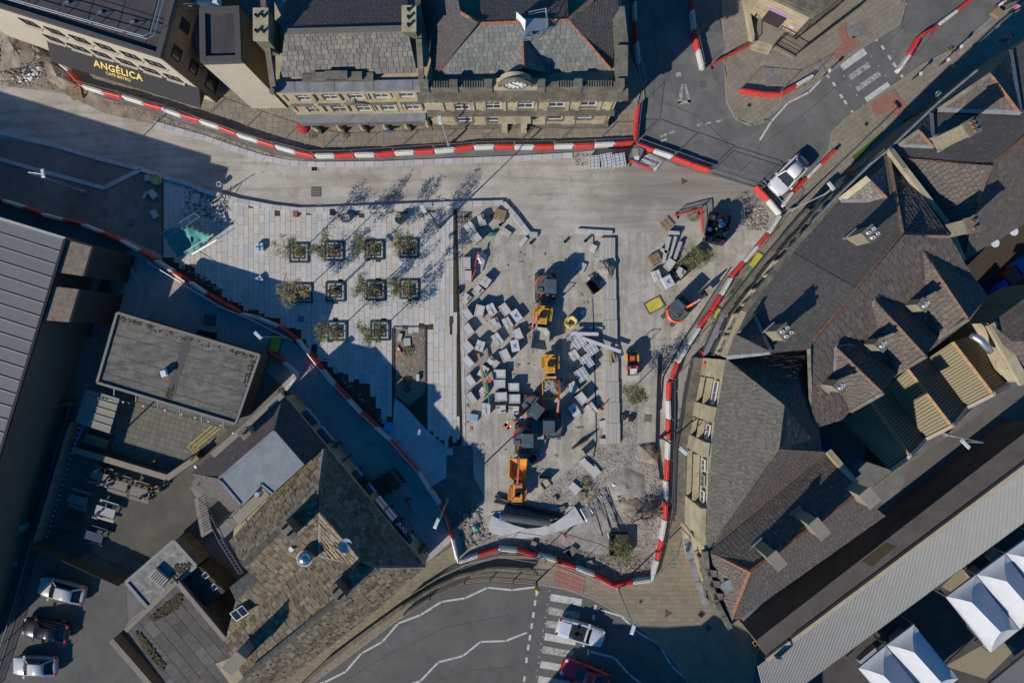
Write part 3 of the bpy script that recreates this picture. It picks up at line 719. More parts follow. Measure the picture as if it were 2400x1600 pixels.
MB().box(Vector(onwall(432,196,cA,cB))+outw.to_3d()*.1,(.35,.2,.25),M=onb(wd_,outw)).build('alarm_box',red_plastic,cafe)
# rail on the cafe roof
def tube_rail(name,label,pts,zs,posts,r=.03,mat=galv,cat='railing'):
 t=thing(name,label,cat,pts[0])
 for z in zs:MB().tube([Vector(p)+Vector((0,0,z))for p in pts],r,5).build('rail',mat,t)
 for p,lean in posts:
  p=Vector(p);bb=MB();bb.tube([p,p+Vector((0,0,max(zs)))],r,5);bb.tube([p+Vector((lean[0],lean[1],.05)),p+Vector((0,0,max(zs)))],r*.9,5);bb.box(p+Vector((lean[0],lean[1],.06)),(.3,.2,.1));bb.build('post',mat,t)
 return t
rp=[W(-20,-10,11.4),W(20,4,11.4),W(352,98,11.4),W(368,90,11.4),W(398,-20,11.4)]
iv=[(W(x,y,11.4),(-outw*1.1))for x,y in((70,18),(148,40),(226,63),(302,86))]
tube_rail('roof_guard_rail','galvanised guard rail round the dark flat roof of the cafe block',rp,(.55,1.1),iv,.035)
# ------------------------------------------------------------------ stair tower
tw=thing('stair_tower','square beige stair tower with a sunken black roof beside the cafe block','building',(*W2(515,90,12),0))
tq=[W2(x,y,12.2)for x,y in((469,145),(565,142),(560,14),(467,19))]
b=MB();b.prism(tq,0,11.5);b.build('wall',beige_clad,tw)
b=MB();b.prism([tq[1]+Vector((.012,-.0)),tq[2]+Vector((.012,0)),tq[2]-Vector((.3,0)),tq[1]-Vector((.3,0))],0,11.48);b.build('side_wall',plain('olive_side',(.13,.105,.055),.9),tw)  # east side coloured a darker olive than the beige front
b=MB();b.prism(tq,11.5,11.92);b.build('roof',felt,tw)
b=MB()
for i in range(4):
 a_,c_=tq[i].to_3d(),tq[(i+1)%4].to_3d();cc=(tq[0]+tq[2])/2
 d_=(c_-a_).normalized();n_=Vector((-d_.y,d_.x,0));n_=n_ if n_.dot(cc.to_3d()-a_)>0 else-n_
 b.seg(a_+n_*.2+Vector((0,0,11.87+i*.004)),c_+n_*.2+Vector((0,0,11.87+i*.004)),.42+i*.006,.66)
b.build('parapet',parapet_felt,tw)
b=MB();b.prism([W2(420,-20,8),W2(470,-20,8),W2(470,140,8),W2(440,60,8)],0,7.8);b.build('link_roof',felt,tw)
MB().box(W(490,-2,9),(1.6,1.0,1.0)).build('roof_unit',white_paint,tw)
tube_rail('roof_guard_rail','short galvanised guard rail between cafe roof and stair tower',[W(420,12,9.8),W(428,20,9.8),W(462,28,9.8)],(.5,1.0),[(W(440,22,9.8),(.5,.4))],.03)
# ------------------------------------------------------------------ stone bank building (three storeys, lead topped porch)
bank=thing('bank_building','old stone three storey building with lead topped columned porch and stone slate roof','building',(*W2(870,280),0))
bA,bB=W2(729,297),W2(1016,292);bt=(bB-bA).normalized();bo=Vector((bt.y,-bt.x));bn=-bo
def bw(px,py):return Vector(onwall(px,py,bA,bB))
b=MB();b.prism([bA,bB,bB+bn*9.5,bA+bn*9.5],0,10.7);b.build('wall',sandstone,bank)
for i in range(5):
 window(bank,bw(713+i*59.8,225.5-i*2.2),bt,bo,1.15,1.7,white_paint,sandstone,1,True,sandstone)
 window(bank,bw(736.5+i*57.4,252.6-i*1.7),bt,bo,1.15,2.0,white_paint,sandstone,1,True,sandstone)
b=MB()
for z,d,hh in((7.75,.22,.25),(4.75,.25,.3),(10.35,.3,.3)):b.seg(Vector((*(bA+bo*d/2),z)),Vector((*(bB+bo*d/2),z)),d,hh)
for i in range(6):
 p=bA+bt*(i*(bB-bA).length/5.0);
 b.seg(Vector((*(p+bo*.05),4.9)),Vector((*(p+bo*.05),7.6)),.1,.3,up=bt.to_3d());b.seg(Vector((*(p+bo*.05),7.9)),Vector((*(p+bo*.05),10.2)),.1,.3,up=bt.to_3d())
b.build('string_course',sandstone,bank)
b=MB()
for i in range(5):
 p=bA+bt*(1.15+i*2.21);b.seg(Vector((*(p-bt*.9+bo*.2),7.55)),Vector((*(p+bt*.9+bo*.2),7.55)),.4,.16)
p=bA+bt*5.57
b.add([Vector((*(p-bt*1.1+bo*.02),7.65)),Vector((*(p+bt*1.1+bo*.02),7.65)),Vector((*(p+bo*.02),8.35)),Vector((*(p-bt*1.1+bo*.42),7.65)),Vector((*(p+bt*1.1+bo*.42),7.65)),Vector((*(p+bo*.42),8.35))],[(0,2,1),(3,4,5),(0,3,5,2),(1,2,5,4),(0,1,4,3)])
b.build('window_hood',darkstone,bank)
b=MB();b.seg(Vector((*(bA-bo*.05-bt*.2),10.95)),Vector((*(bB-bo*.05),10.95)),.8,.12)
lead_c=b.build('cornice_top',lead,bank)
b=MB()
for i in range(4):q=bA+bt*(1.5+i*3.0);b.seg(Vector((*(q-bo*.45),11.02)),Vector((*(q+bo*.34),11.02)),.05,.04)
b.build('lead_roll',lead,lead_c)
b=MB();q=bA+bt*4.9-bo*.62;
for dx,w_,z_ in((0,5.4,11.2),(0,3.8,11.5),(0,1.7,11.75)):b.box((*(q+bt*dx),z_),(w_,.55,.5),rz=math.atan2(bt.y,bt.x))
b.build('parapet_block',darkstone,bank)
# porch
b=MB();b.seg(Vector((*(bA-bt*.1+bo*.36),3.86)),Vector((*(bB-bt*.3+bo*.36),3.86)),.78,.1);pr=b.build('porch_roof',lead,bank)
b=MB();b.seg(Vector((*(bA+bo*.62),3.62)),Vector((*(bB-bt*.4+bo*.62),3.62)),.5,.36);b.build('porch_beam',darkstone,bank)
for x,y in((749,309),(803,308),(855,307),(908,305),(957,303),(1006,300)):
 s=W2(x,y);c=MB();c.lathe((*s,.9),[(.24,0),(.25,.1),(.2,.15),(.17,2.2),(.24,2.35),(.26,2.5)],10);c.build('column',sandstone,bank)
 MB().box((*s,.45),(.62,.5,.9),rz=math.atan2(bt.y,bt.x)).build('pedestal',darkstone,bank)
for i in range(5):
 c=bA+bt*(1.9+i*1.98);window(bank,Vector((*c,2.1)),bt,bo,1.35,2.6,dark_metal if i==0 else white_paint,None,1,True,darkstone)
MB().box((*(bA+bt*7.1+bo*.75),.75),(.6,.05,.35),rz=math.atan2(bt.y,bt.x)).build('blue_sign',plain('blue_sign',(.03,.12,.4),.5),bank)
b=MB();c=W(712,298,2.6);b.lathe(c,[(.62,0),(.55,.3),(.3,.55),(.05,.62)],14);b.build('red_awning',plain('red_cloth',(.3,.025,.03),.8),bank)
# roof
roof_on(bank,[([(655,182,11.2),(977,170,11.2),(955,68,13.0),(668,76,13.0)],0,1)],mat=grey_slate,cw=.5,rl=.42,thick=.045,taper=.35,gap=.03)
roof_on(bank,[([(668,74,13.0),(955,66,13.0),(955,-60,10.6),(660,-60,10.6)],3,2)],mat=pieces_mat('purple_slate',[(.075,.062,.066),(.095,.08,.08),(.085,.072,.076)],.8,6,.2,.3),cw=.36,rl=.24,limit=60)
b=MB();b.seg(W(668,75,13.02),W(955,67,13.02),.4,.22);b.build('ridge_stone',grey_slate,bank)
for a_,c_ in(((628,112,12.3),(643,212,11.2)),((628,112,12.3),(618,0,11.5)),((982,92,12.3),(989,202,11.2)),((982,92,12.3),(980,-20,11.5))):
 MB().seg(W(*a_),W(*c_),.42,.5).build('gable_coping',darkstone,bank)
b=MB();b.lathe(W(641,217,11.2),[(.2,0),(.28,.3),(.2,.5)],8);b.lathe(W(988,203,11.2),[(.2,0),(.28,.3),(.2,.5)],8);b.build('finial',darkstone,bank)
chimney('chimney_stack','stone chimney with open black flues at the left gable of the bank roof',610,56,14.2,11,.95,2.2,0,darkstone,4,black_m,sandstone,False)
chimney('chimney_stack','stone chimney with three black flues at the right gable of the bank roof',958,42,14.0,11,.9,1.7,0,darkstone,3,black_m,sandstone,False)
# ------------------------------------------------------------------ clock building
clk=thing('clock_building','two storey stone building with a clock pediment, dentil cornice and hipped slate roof','building',(*W2(1220,280),0))
kA,kB=W2(1018,298),W2(1420,296);kt=(kB-kA).normalized();ko=Vector((kt.y,-kt.x));kn=-ko;kl=(kB-kA).length
def kw_(px,py):return Vector(onwall(px,py,kA,kB))
b=MB();b.prism([kA,kB,kB+kn*14,kA+kn*14],0,10.6);b.build('wall',sandstone,clk)
for x,y in((1082,246),(1156,244),(1231,242),(1305,239.5),(1380,237)):window(clk,kw_(x,y),kt,ko,1.25,2.1,white_paint,sandstone,1,True,darkstone)
for x,y in((1088,275),(1160,274),(1301,270),(1370,267)):window(clk,kw_(x,y),kt,ko,1.25,2.0,white_paint,darkstone,0,True,darkstone)
b=MB()
def kseg(s0,s1,d,z,dep,hh):b.seg(Vector((*(kA+kt*s0+ko*(d+dep/2)),z)),Vector((*(kA+kt*s1+ko*(d+dep/2)),z)),dep,hh)
for z,dep,hh in((5.15,.5,.28),(4.75,.25,.25),(8.2,.2,.25),(.5,.25,1.0),(9.2,.14,.3)):kseg(-.1,kl+.1,0,z,dep,hh)
b.build('string_course',darkstone,clk)
for x in(1047,1119,1194,1268,1343,1418):
 b=MB();q=kw_(x,242);s=(Vector((q.x,q.y))-kA).dot(kt);
 for s2 in(-.42,.42):kseg(s+s2-.14,s+s2+.14,0,6.8,.16,2.7)
 kseg(s-.28,s+.28,0,6.8,.05,2.5)
 for j in range(5):kseg(s-.55,s+.55,0,1.4+j*.62,.14,.5)
 b.build('pilaster',sandstone,clk)
b=MB();kseg(-.3,kl+.5,-.1,10.25,.85,.35);b.build('cornice',darkstone,clk);b=MB();kseg(-.2,kl+.4,-.1,9.85,.5,.3);b.build('cornice',darkstone,clk)
P=Pieces(clk,'dentil',darkstone)
for i in range(36):
 c=kA+kt*(.25+i*(kl-.3)/35)+ko*.55;P.rect(Vector((*c,9.72)),kt.to_3d(),ko.to_3d(),Vector((0,0,1)),.17,.3,.34)
b=MB()
for i in range(36):c=kA+kt*(.25+i*(kl-.3)/35);b.box((*(c+ko*.62),10.0),(.2,.36,.2),rz=math.atan2(kt.y,kt.x))
b.build('dentil_band',darkstone,clk)
b=MB();kseg(0,5.2,-.3,11.0,.45,1.1);kseg(9.1,kl,-.3,11.0,.45,1.1);kseg(0,kl,-.3,10.6,.42,.3)
for s in(.4,2.6,5.2,9.2,12.0,kl-.3):kseg(s-.3,s+.3,-.36,11.25,.6,1.5)
b.build('parapet',darkstone,clk)
b=MB()
for i in range(22):s=.9+i*.19;kseg(s,s+.09,-.34,11.62,.5,.1);kseg(kl-5+i*.19,kl-5+i*.19+.09,-.34,11.62,.5,.1)
b.build('parapet_notches',darkstone,clk)
# clock gable
gc=kA+kt*7.25;
b=MB()
pr_=[]
for i in range(13):
 a_=math.pi*i/12;pr_.append((math.cos(a_)*1.15,11.9+math.sin(a_)*1.35))
pr_=[(2.1,10.7),(1.95,11.5),(1.3,11.75)]+pr_+[(-1.3,11.75),(-1.95,11.5),(-2.1,10.7)]
fr_=[Vector((*(gc+kt*x+ko*.12),z))for x,z in pr_];bk=[Vector((*(gc+kt*x-ko*.5),z))for x,z in pr_]
b.loft([fr_,bk]);gab=b.build('clock_gable',sandstone,clk)
b=MB();b.tube([Vector((*(gc+kt*1.2*math.cos(i*math.pi/12)+ko*.1),11.95+1.42*math.sin(i*math.pi/12)))for i in range(13)],.16,6);b.build('gable_moulding',darkstone,clk)
def disc(c,r,n,th,x,z):
 y=x.cross(z);return[c+x*r*math.cos(2*math.pi*i/n)+z*r*math.sin(2*math.pi*i/n)for i in range(n)]
X3,Z3,Y3=kt.to_3d(),Vector((0,0,1)),ko.to_3d()
cc=Vector((*gc,12.25))+Y3*.13
b=MB();b.loft([disc(cc,.84,28,0,X3,Z3),disc(cc+Y3*.05,.84,28,0,X3,Z3)]);dial=b.build('clock_dial',plain('dial_white',(.72,.72,.7),.4,var=.03),clk)
b=MB();b.tube([q+Y3*.05 for q in disc(cc,.88,28,0,X3,Z3)]+[cc+X3*.88+Y3*.05],.07,6);b.build('clock_ring',darkstone,dial)
b=MB()
for i in range(12):
 a_=i*math.pi/6;d_=X3*math.sin(a_)+Z3*math.cos(a_);b.seg(cc+Y3*.06+d_*.55,cc+Y3*.06+d_*.78,.02,.11,up=Y3.cross(d_))
b.build('hour_mark',black_m,dial)
b=MB()
for a_,l_ in((2.2,.42),(5.6,.62)):
 d_=X3*math.sin(a_)+Z3*math.cos(a_);b.seg(cc+Y3*.08-d_*.1,cc+Y3*.08+d_*l_,.02,.07,up=Y3.cross(d_))
b.build('clock_hand',black_m,dial)
# porch door
q=kA+kt*7.2
b=MB()
for s in(-.85,.85):b.seg(Vector((*(q+kt*s+ko*.3),0)),Vector((*(q+kt*s+ko*.3),3.7)),.5,.6,up=ko.to_3d())
b.seg(Vector((*(q-kt*1.4+ko*.35),3.9)),Vector((*(q+kt*1.4+ko*.35),3.9)),.8,.4);b.build('door_case',sandstone,clk)
b=MB();b.box((*(q+ko*.03),1.5),(1.2,.08,3.0),rz=math.atan2(kt.y,kt.x));b.build('door',plain('dark_door',(.03,.028,.025),.5),clk)
MB().box((*(kA+kt*8.6+ko*.2),3.1),(.75,.05,.4),rz=math.atan2(kt.y,kt.x)).build('blue_sign',plain('blue_plaque',(.04,.12,.35),.5),clk)
MB().box((*(kB-kt*.2+ko*.02),1.2),(.35,.3,2.0)).build('corner_stone',darkstone,clk)
kr=roof_on(clk,[([(1017,182,10.8),(1433,163,10.8),(1333,46,12.9),(1122,54,12.9)],0,1)],mat=green_slate,cw=.4,rl=.34,thick=.03)
kr2=roof_on(clk,[([(1017,182,10.8),(1122,54,12.9),(1080,28,13.1),(1060,-60,13.2),(975,-60,10.8)],0,4),([(1433,163,10.8),(1333,46,12.9),(1389,0,13.2),(1440,-60,13.4),(1450,20,10.8)],0,4),([(1122,54,12.9),(1333,46,12.9),(1325,-60,10.9),(1130,-60,10.9)],2,3)],mat=blue_slate,name='rear_roof',cw=.36,rl=.24,limit=120)
ridge(kr,[(1122,54,12.92),(1333,46,12.92)],terracotta,.34);ridge(kr,[(1122,54,12.92),(1017,182,10.85)],terracotta,.22);ridge(kr,[(1333,46,12.92),(1433,163,10.85)],terracotta,.3)
ridge(kr2,[(1122,54,12.92),(1080,28,13.12)],terracotta,.34);ridge(kr2,[(1333,46,12.92),(1389,-2,13.2)],ridge_brown,.34)
kg=roof_on(clk,[([(1172,176,10.8),(1229,160,12.5),(1226,86,12.4)],0,2),([(1292,174,10.8),(1229,160,12.5),(1226,86,12.4)],0,2)],mat=green_slate,name='cross_gable_roof',cw=.4,rl=.34,limit=40)
ridge(kg,[(1229,158,12.55),(1226,86,12.45)],terracotta,.32)
b=MB();b.seg(W(1447,20,11.4),W(1456,110,11.3),1.0,.7);b.seg(W(1456,110,11.5),W(1455,200,11.2),.9,1.0);b.build('side_parapet',darkstone,clk)
pf=thing('access_platform','grey metal access platform with handrails on the red ridge of the clock building','platform',W(1245,55,12.9))
b=MB();b.box(W(1258,58,13.2),(1.7,.9,.06));b.box(W(1232,82,12.9),(1.0,.6,.06));b.build('deck',galv,pf)
for(x0,y0),(x1,y1)in(((1240,28),(1280,20)),((1280,20),(1284,62)),((1216,90),(1246,88)),((1246,88),(1284,62)),((1212,30),(1234,50))):
 b=MB();a_,c_=W(x0,y0,13.9),W(x1,y1,13.9);b.tube([a_,c_],.035,5);b.tube([a_-Vector((0,0,.45)),c_-Vector((0,0,.45))],.03,5);b.tube([a_-Vector((0,0,1.1)),a_],.035,5);b.tube([c_-Vector((0,0,1.1)),c_],.035,5);b.build('handrail',galv,pf)
b=MB();q0,q1,q2=W(1210,28,14.2),W(1232,48,14.2),W(1230,74,13.0);b.add([q0,q1,q2,q0-Vector((0,0,1.4)),q1-Vector((0,0,1.2))],[(0,1,2),(0,3,4,1),(1,4,2)]);b.build('side_sheet',white_paint,pf)
# ------------------------------------------------------------------ corner stone building with steps (top right)
ch=thing('stone_hall','pale stone hall with a glazed roof, double doors and steps at the top right','building',(*W2(1850,30),0))
hq=[W2(1748,38),W2(1856,88),W2(1965,10),W2(1965,-70),W2(1742,-70)]
b=MB();b.prism(hq,0,5.4);b.build('wall',sandstone,ch)
b=MB();b.prism([q+(q-W2(1850,-10)).normalized()*.35 for q in hq],4.9,5.4);b.prism([q+(q-W2(1850,-10)).normalized()*.15 for q in hq],5.4,5.6);b.build('cornice',darkstone,ch)
b=MB();b.prism([q+(W2(1850,-10)-q).normalized()*.9 for q in hq],5.6,6.0);b.build('roof_kerb',plain('black_gutter',(.03,.028,.028),.6),ch)
b=MB();b.prism([q+(W2(1850,-10)-q).normalized()*1.2 for q in hq],6.0,6.15);b.build('roof_glass',ground('roof_glass',[(.2,.23,.22),(.26,.29,.28)],1,5,rough=.4,bumpy=0),ch)
ht=(hq[1]-hq[0]).normalized();hn=Vector((ht.y,-ht.x));hm=(hq[0]+hq[1])/2
b=MB();b.box((*(hm+ht*-.1+hn*.06),1.9),(1.7,.14,2.4),rz=math.atan2(ht.y,ht.x));b.build('door',plain('purple_door',(.045,.03,.035),.5),ch)
b=MB();b.box((*(hm+ht*-.1+hn*.1),3.2),(2.0,.24,.14),rz=math.atan2(ht.y,ht.x));b.build('lintel',plain('lilac_lintel',(.42,.25,.5),.6),ch)
b=MB()
for i in range(7):
 b.seg(Vector((*(hq[0]+hn*.03),.9+i*.6)),Vector((*(hq[1]+hn*.03),.9+i*.6)),.06,.5)
b.build('stone_course',sandstone,ch)
MB().box((*(hq[1]-ht*.7+hn*.07),1.8),(.5,.05,.4),rz=math.atan2(ht.y,ht.x)).build('notice',plain('lilac_notice',(.6,.35,.65),.6),ch)
b=MB();b.prism([W2(1772,48),W2(1836,78),W2(1808,112),W2(1764,100)],0,.68);b.build('landing',flag_m,ch)
b=MB();b.prism([W2(1764,100),W2(1808,112),W2(1804,121),W2(1760,108)],0,.45);b.prism([W2(1760,108),W2(1804,121),W2(1800,130),W2(1756,117)],0,.26);b.build('step',sandstone,ch)
b=MB();b.prism([W2(1734,-20),W2(1740,-20),W2(1764,108),W2(1756,112)],0,1.0);b.build('side_wall',sandstone,ch)
b=MB();b.prism([W2(1808,112),W2(1858,140),W2(1862,132),W2(1812,104)],0,.35);b.prism([W2(1836,78),W2(1858,90),W2(1965,14),W2(2010,-20),W2(2020,-5),W2(1862,132),W2(1812,106)],0,.3);b.build('ramp',flag_m,ch)
def railing(name,label,pts,h,n,mat=black_m,z=.1,r=.022,cat='railing'):
 """iron railing along plan px points with about n bars a metre"""
 t=thing(name,label,cat,(*W2(*pts[0]),z))
 a=MB();bars=MB()
 q=[W2(*p)for p in pts]
 for i in range(len(q)-1):
  L=(q[i+1]-q[i]).length;d=(q[i+1]-q[i])/L
  a.seg((*q[i],z+h),(*q[i+1],z+h),.05,.04);a.seg((*q[i],z+.12),(*q[i+1],z+.12),.04,.03);a.seg((*q[i],z+h*.55),(*q[i+1],z+h*.55),.025,.025)
  m=max(1,int(L*n))
  for k in range(m):p=q[i]+d*(k+.5)*L/m;bars.seg((*p,z+.1),(*p,z+h),r,r)
  m2=max(1,int(L/1.9))
  for k in range(m2+(i==len(q)-2)):p=q[i]+d*k*L/m2;MB().seg((*p,z),(*p,z+h+.08),.06,.06).build('post',mat,t)
 a.build('rail',mat,t);bars.build('bar',mat,t,kind='stuff');return t
railing('iron_railing','black railing beside the hall steps, left of the landing',[(1758,108),(1760,50)],1.15,5,z=.3)
railing('iron_railing','black railing round the ramp on the right of the hall steps',[(1806,118),(1812,108),(1860,134),(2008,22)],1.15,5,z=.3)
railing('iron_railing','black handrail across the head of the ramp beside the hall door',[(1822,76),(1862,96),(1950,28)],1.05,2,z=.3)
grey_frame=plain('grey_frame',(.3,.3,.29),.6)
# ------------------------------------------------------------------ corner block on the east side (curved shop front, mossy slate roof)
t1=thing('corner_shop_building','stone corner block with shop fronts, mossy slate roof and curved south parapet','building',(*W2(1760,1200),0))
prism_walls(t1,[(1703,841,),(1682,953),(1661,1073),(1655,1267),(1651,1289),(1663,1364),(1678,1409),(1709,1468),(2075,1208),(2012,1150),(1943,1058),(1925,1050),(1898,818)],9.5,9.35,sandstone,.12)
r1=roof_on(t1,[([(1703,841,9.5),(1838,950,13.2),(1825,1052,13.2),(1660,1285,9.5),(1655,1267,9.5),(1661,1073,9.5),(1682,953,9.5)],6,5,dict(cw=.36,rl=.26))],mat=moss_slate,thick=.032)
r1b=roof_on(t1,[([(1703,841,9.5),(1898,818,9.5),(1838,950,13.2)],0,1),([(1898,818,9.5),(1925,1055,9.5),(1838,950,13.2)],0,1),([(1838,950,13.2),(1825,1052,13.2),(1925,1056,9.6)],1,2,dict(rl=.45,thick=.05))],mat=brown_tile,name='rear_roof',limit=60,gap=.035,thick=.045)
r1c=roof_on(t1,[([(1825,1052,13.2),(1925,1057,9.8),(1943,1060,9.6),(1664,1290,9.5)],3,2,dict(cw=.3,rl=.22)),([(1664,1292,9.5),(1943,1060,9.6),(2012,1157,12.5),(1759,1340,12.5)],0,1),([(1759,1340,12.5),(2012,1157,12.5),(2075,1208,9.3),(1712,1464,9.3)],3,2),([(1664,1294,9.5),(1759,1340,12.5),(1711,1462,9.3),(1676,1400,9.3)],0,2)],mat=brown_tile,name='south_roof',cw=.36,rl=.27,gap=.035,thick=.045)
ridge(r1,[(1703,841,9.55),(1838,950,13.25),(1825,1052,13.25),(1660,1285,9.6)],moss_slate,.3,.1)
ridge(r1c,[(1664,1293,9.6),(1759,1340,12.55),(2012,1157,12.55)],terracotta,.3);ridge(r1c,[(1759,1340,12.55),(1711,1462,9.4)],terracotta,.34)
b=MB();b.seg(W(1942,1058,10),W(2006,1134,11.6),.45,.5);b.build('gable_coping',sandstone,t1)
MB().box(W(1707,1371,10.6),(1.0,.8,.16),rz=.5).build('skylight',lead,r1c)
# curved front parapet and lead gutter
cp=[(1651,1289),(1655,1330),(1663,1364),(1678,1409),(1694,1440),(1709,1468)]
b=MB();q=[W(x,y,9.6)for x,y in cp]
for i in range(len(q)-1):b.seg(q[i],q[i+1]+(q[i+1]-q[i]).normalized()*.05,.4,.7)
b.build('parapet',darkstone,t1)
for y in(1341,1366,1395):
 x=1668+(y-1341)*.26;MB().box(W(x,y,9.7),(.7,.5,.5),rz=-.1).build('parapet_block',darkstone,t1)
# shop front: piers, window bays, cornice, fascia, lead canopy
fe=[W2(x,y,9.5)for x,y in((1703,841),(1682,953),(1661,1073),(1655,1267))]
fascia_m=plain('dark_fascia',(.05,.048,.045),.6)
sign_letters=plain('pale_sign_letters',(.45,.45,.43),.6)
def facade_pt(f):
 """f in 0..3 along the front; returns point, tangent (downwards in the photo), outward"""
 i=min(2,int(f));p=fe[i]+(fe[i+1]-fe[i])*(f-i);d=(fe[i+1]-fe[i]).normalized();return p,d,Vector((d.y,-d.x))*(1 if Vector((d.y,-d.x)).x<0 else-1)
for s0,s1 in((0.03,.42),(1.02,1.32),(1.72,2.0),(2.62,2.98)):
 p0,d,o=facade_pt(s0);p1,_,_=facade_pt(s1);b=MB()
 b.seg(Vector((*((p0+p1)/2+o*.2),6.6)),Vector((*((p0+p1)/2+o*.2),9.2)),(p1-p0).length,.45,up=o.to_3d());b.seg(Vector((*((p0+p1)/2+o*.22),0)),Vector((*((p0+p1)/2+o*.22),6.6)),(p1-p0).length,.5,up=o.to_3d());b.build('pier',sandstone,t1)
for s0,s1 in((.45,1.0),(1.35,1.7),(2.02,2.6)):
 p0,d,o=facade_pt(s0);p1,_,_=facade_pt(s1);L=(p1-p0).length;n=max(1,round(L/1.5))
 for k in range(n):
  c=p0+d*L*(k+.5)/n
  window(t1,Vector((*c,8.0))+o.to_3d()*.02,d,o,L/n-.3,1.2,grey_frame if k%2 else white_paint,None,1,False,None,False)
  window(t1,Vector((*c,5.2))+o.to_3d()*.02,d,o,L/n-.16,1.9,dark_metal,None,1,False,None,False)
 for z,dd in((6.55,.5),(4.2,.45)):MB().seg(Vector((*(p0+o*dd/2),z)),Vector((*(p1+o*dd/2),z)),dd,.2).build('sill_band',sandstone,t1)
p0,d,o=facade_pt(.3);p2=fe[3]
b=MB()
pts=[facade_pt(f)[0]+facade_pt(f)[2]*.75 for f in(.05,1,2,2.98)]
for i in range(3):b.seg(Vector((*pts[i],3.75+i*.003)),Vector((*pts[i+1],3.75+i*.003)),.8,.14)
b.build('lead_canopy',darkstone,t1)
b=MB();pts=[facade_pt(f)[0]+facade_pt(f)[2]*1.28 for f in(.3,1,2,2.98)]
for i in range(3):b.seg(Vector((*pts[i],3.3+i*.003)),Vector((*pts[i+1],3.3+i*.003)),.1,.75)
b.build('fascia',fascia_m,t1)
b=MB();pts=[facade_pt(f)[0]+facade_pt(f)[2]*.6 for f in(.05,1,2,2.98)]
for i in range(3):b.seg(Vector((*pts[i],1.5)),Vector((*pts[i+1],1.5)),.1,3.0)
b.build('shop_window',pane_m,t1)
for s in(1.5,2.15,2.4):
 p,d,o=facade_pt(s);b=MB()
 for k in range(5):b.box((*(p+o*.14+d*(k*.3-.6)),6.2),(.2,.05,.2),rz=math.atan2(d.y,d.x))
 b.build('sign_letter',sign_letters,t1,kind='stuff')
orange_cloth=plain('orange_red_item',(.6,.09,.05),.6)
for x,y,h in((1653,858,5),(1653,981,4.2),(1609,1204,2)):MB().box(W(x,y,h),(.22,.5,.6),rz=.2).build('hanging_sign',orange_cloth,t1)
for x,y in((1644,1318),(1652,1352),(1664,1388)):
 p_,q_=W2(x,y-14,7.6),W2(x+5,y+12,7.6);d=(q_-p_).normalized();o=Vector((d.y,-d.x));o=o if o.x<0 else-o
 c_=onwall(x,y,W2(1651,1289,9.5),W2(1680,1412,9.5));window(t1,c_+o.to_3d()*.1,d,o,1.0,1.5,dark_metal,darkstone,1,True,darkstone)
# curved canopy at the south end
cp2=[(1612,1262),(1622,1310),(1638,1360),(1657,1412)]
b=MB();q=[W(x,y,4)for x,y in cp2]
for i in range(3):b.seg(q[i],q[i+1]+(q[i+1]-q[i]).normalized()*.06,.75,.12)
b.build('lead_canopy',lead,t1)
b=MB();q=[W(x,y,6.6)for x,y in((1630,1290),(1638,1330),(1650,1365),(1668,1405))]
for i in range(3):b.seg(q[i],q[i+1],.3,.3)
b.build('string_course',sandstone,t1)
b=MB();q0,q1=W(1602,1225,3.5),W(1650,1290,7);b.seg(q0,q1,.12,.5);b.build('sign_board',plain('pink_board',(.45,.3,.28),.7),t1)
# red and white shop awning by the corner
aw=thing('shop_awning','red edged white sign awning at the narrow corner of the shop front','awning',W(1700,770,3.5))
b=MB();q=[W(1706,737,3.6),W(1719,735,3.9),W(1672,818,3.9),W(1662,818,3.5)];b.face(q);b.face([p-Vector((0,0,.1))for p in q]);b.build('board',plain('white_awning',(.6,.58,.56),.6),aw)
b=MB();b.seg(W(1720,735,3.96),W(1671,820,3.96),.16,.12);b.seg(W(1705,737,3.7),W(1720,735,4.0),.14,.12);b.build('trim',red_plastic,aw)
b=MB();b.seg(W(1696,768,3.8),W(1672,806,3.8),.1,.05);b.build('lettering',plain('pale_red',(.5,.2,.18),.6),aw)
b=MB();c=W(1653,831,3.4);b.box(c,(.9,.8,.5),taper=.55);b.build('awning_hood',plain('red_hood',(.4,.04,.035),.7),aw)
# ------------------------------------------------------------------ long terrace north of it (brown tiled gables behind)
t2=thing('terrace_building','long stone terrace with a broad dark slate slope and three brown tiled rear gables','building',(*W2(1950,700),0))
prism_walls(t2,[(1703,838),(1751,732),(1860,592),(1968,469),(2083,357),(2121,400),(2225,553),(2310,700),(2274,749),(1993,963),(1971,984),(1905,1000),(1898,818)],9.5,9.3,sandstone,.15)
r2=roof_on(t2,[([(1703,838,9.5),(1751,732,9.5),(1860,592,9.5),(2010,677,13.5),(1907,798,13.5),(1898,818,13.2)],1,2),([(1860,592,9.5),(1968,469,9.5),(2083,357,9.5),(2118,550,13.5),(2010,677,13.5)],0,1)],mat=blue_slate,cw=.34,rl=.24,thick=.025)
r2b=roof_on(t2,[([(2118,550,13.5),(1907,798,13.5),(1898,818,13.2),(1905,1004,9.4),(1971,984,9.4),(1993,963,9.4),(2274,749,9.4),(2310,700,9.4),(2225,553,13.5)],5,6,dict(cw=.52,rl=.42,thick=.045)),([(2083,357,9.5),(2118,550,13.5),(2225,553,13.5),(2121,400,10)],3,2,dict(mat=blue_slate))],mat=brown_tile,name='rear_roof',gap=.05,thick=.06)
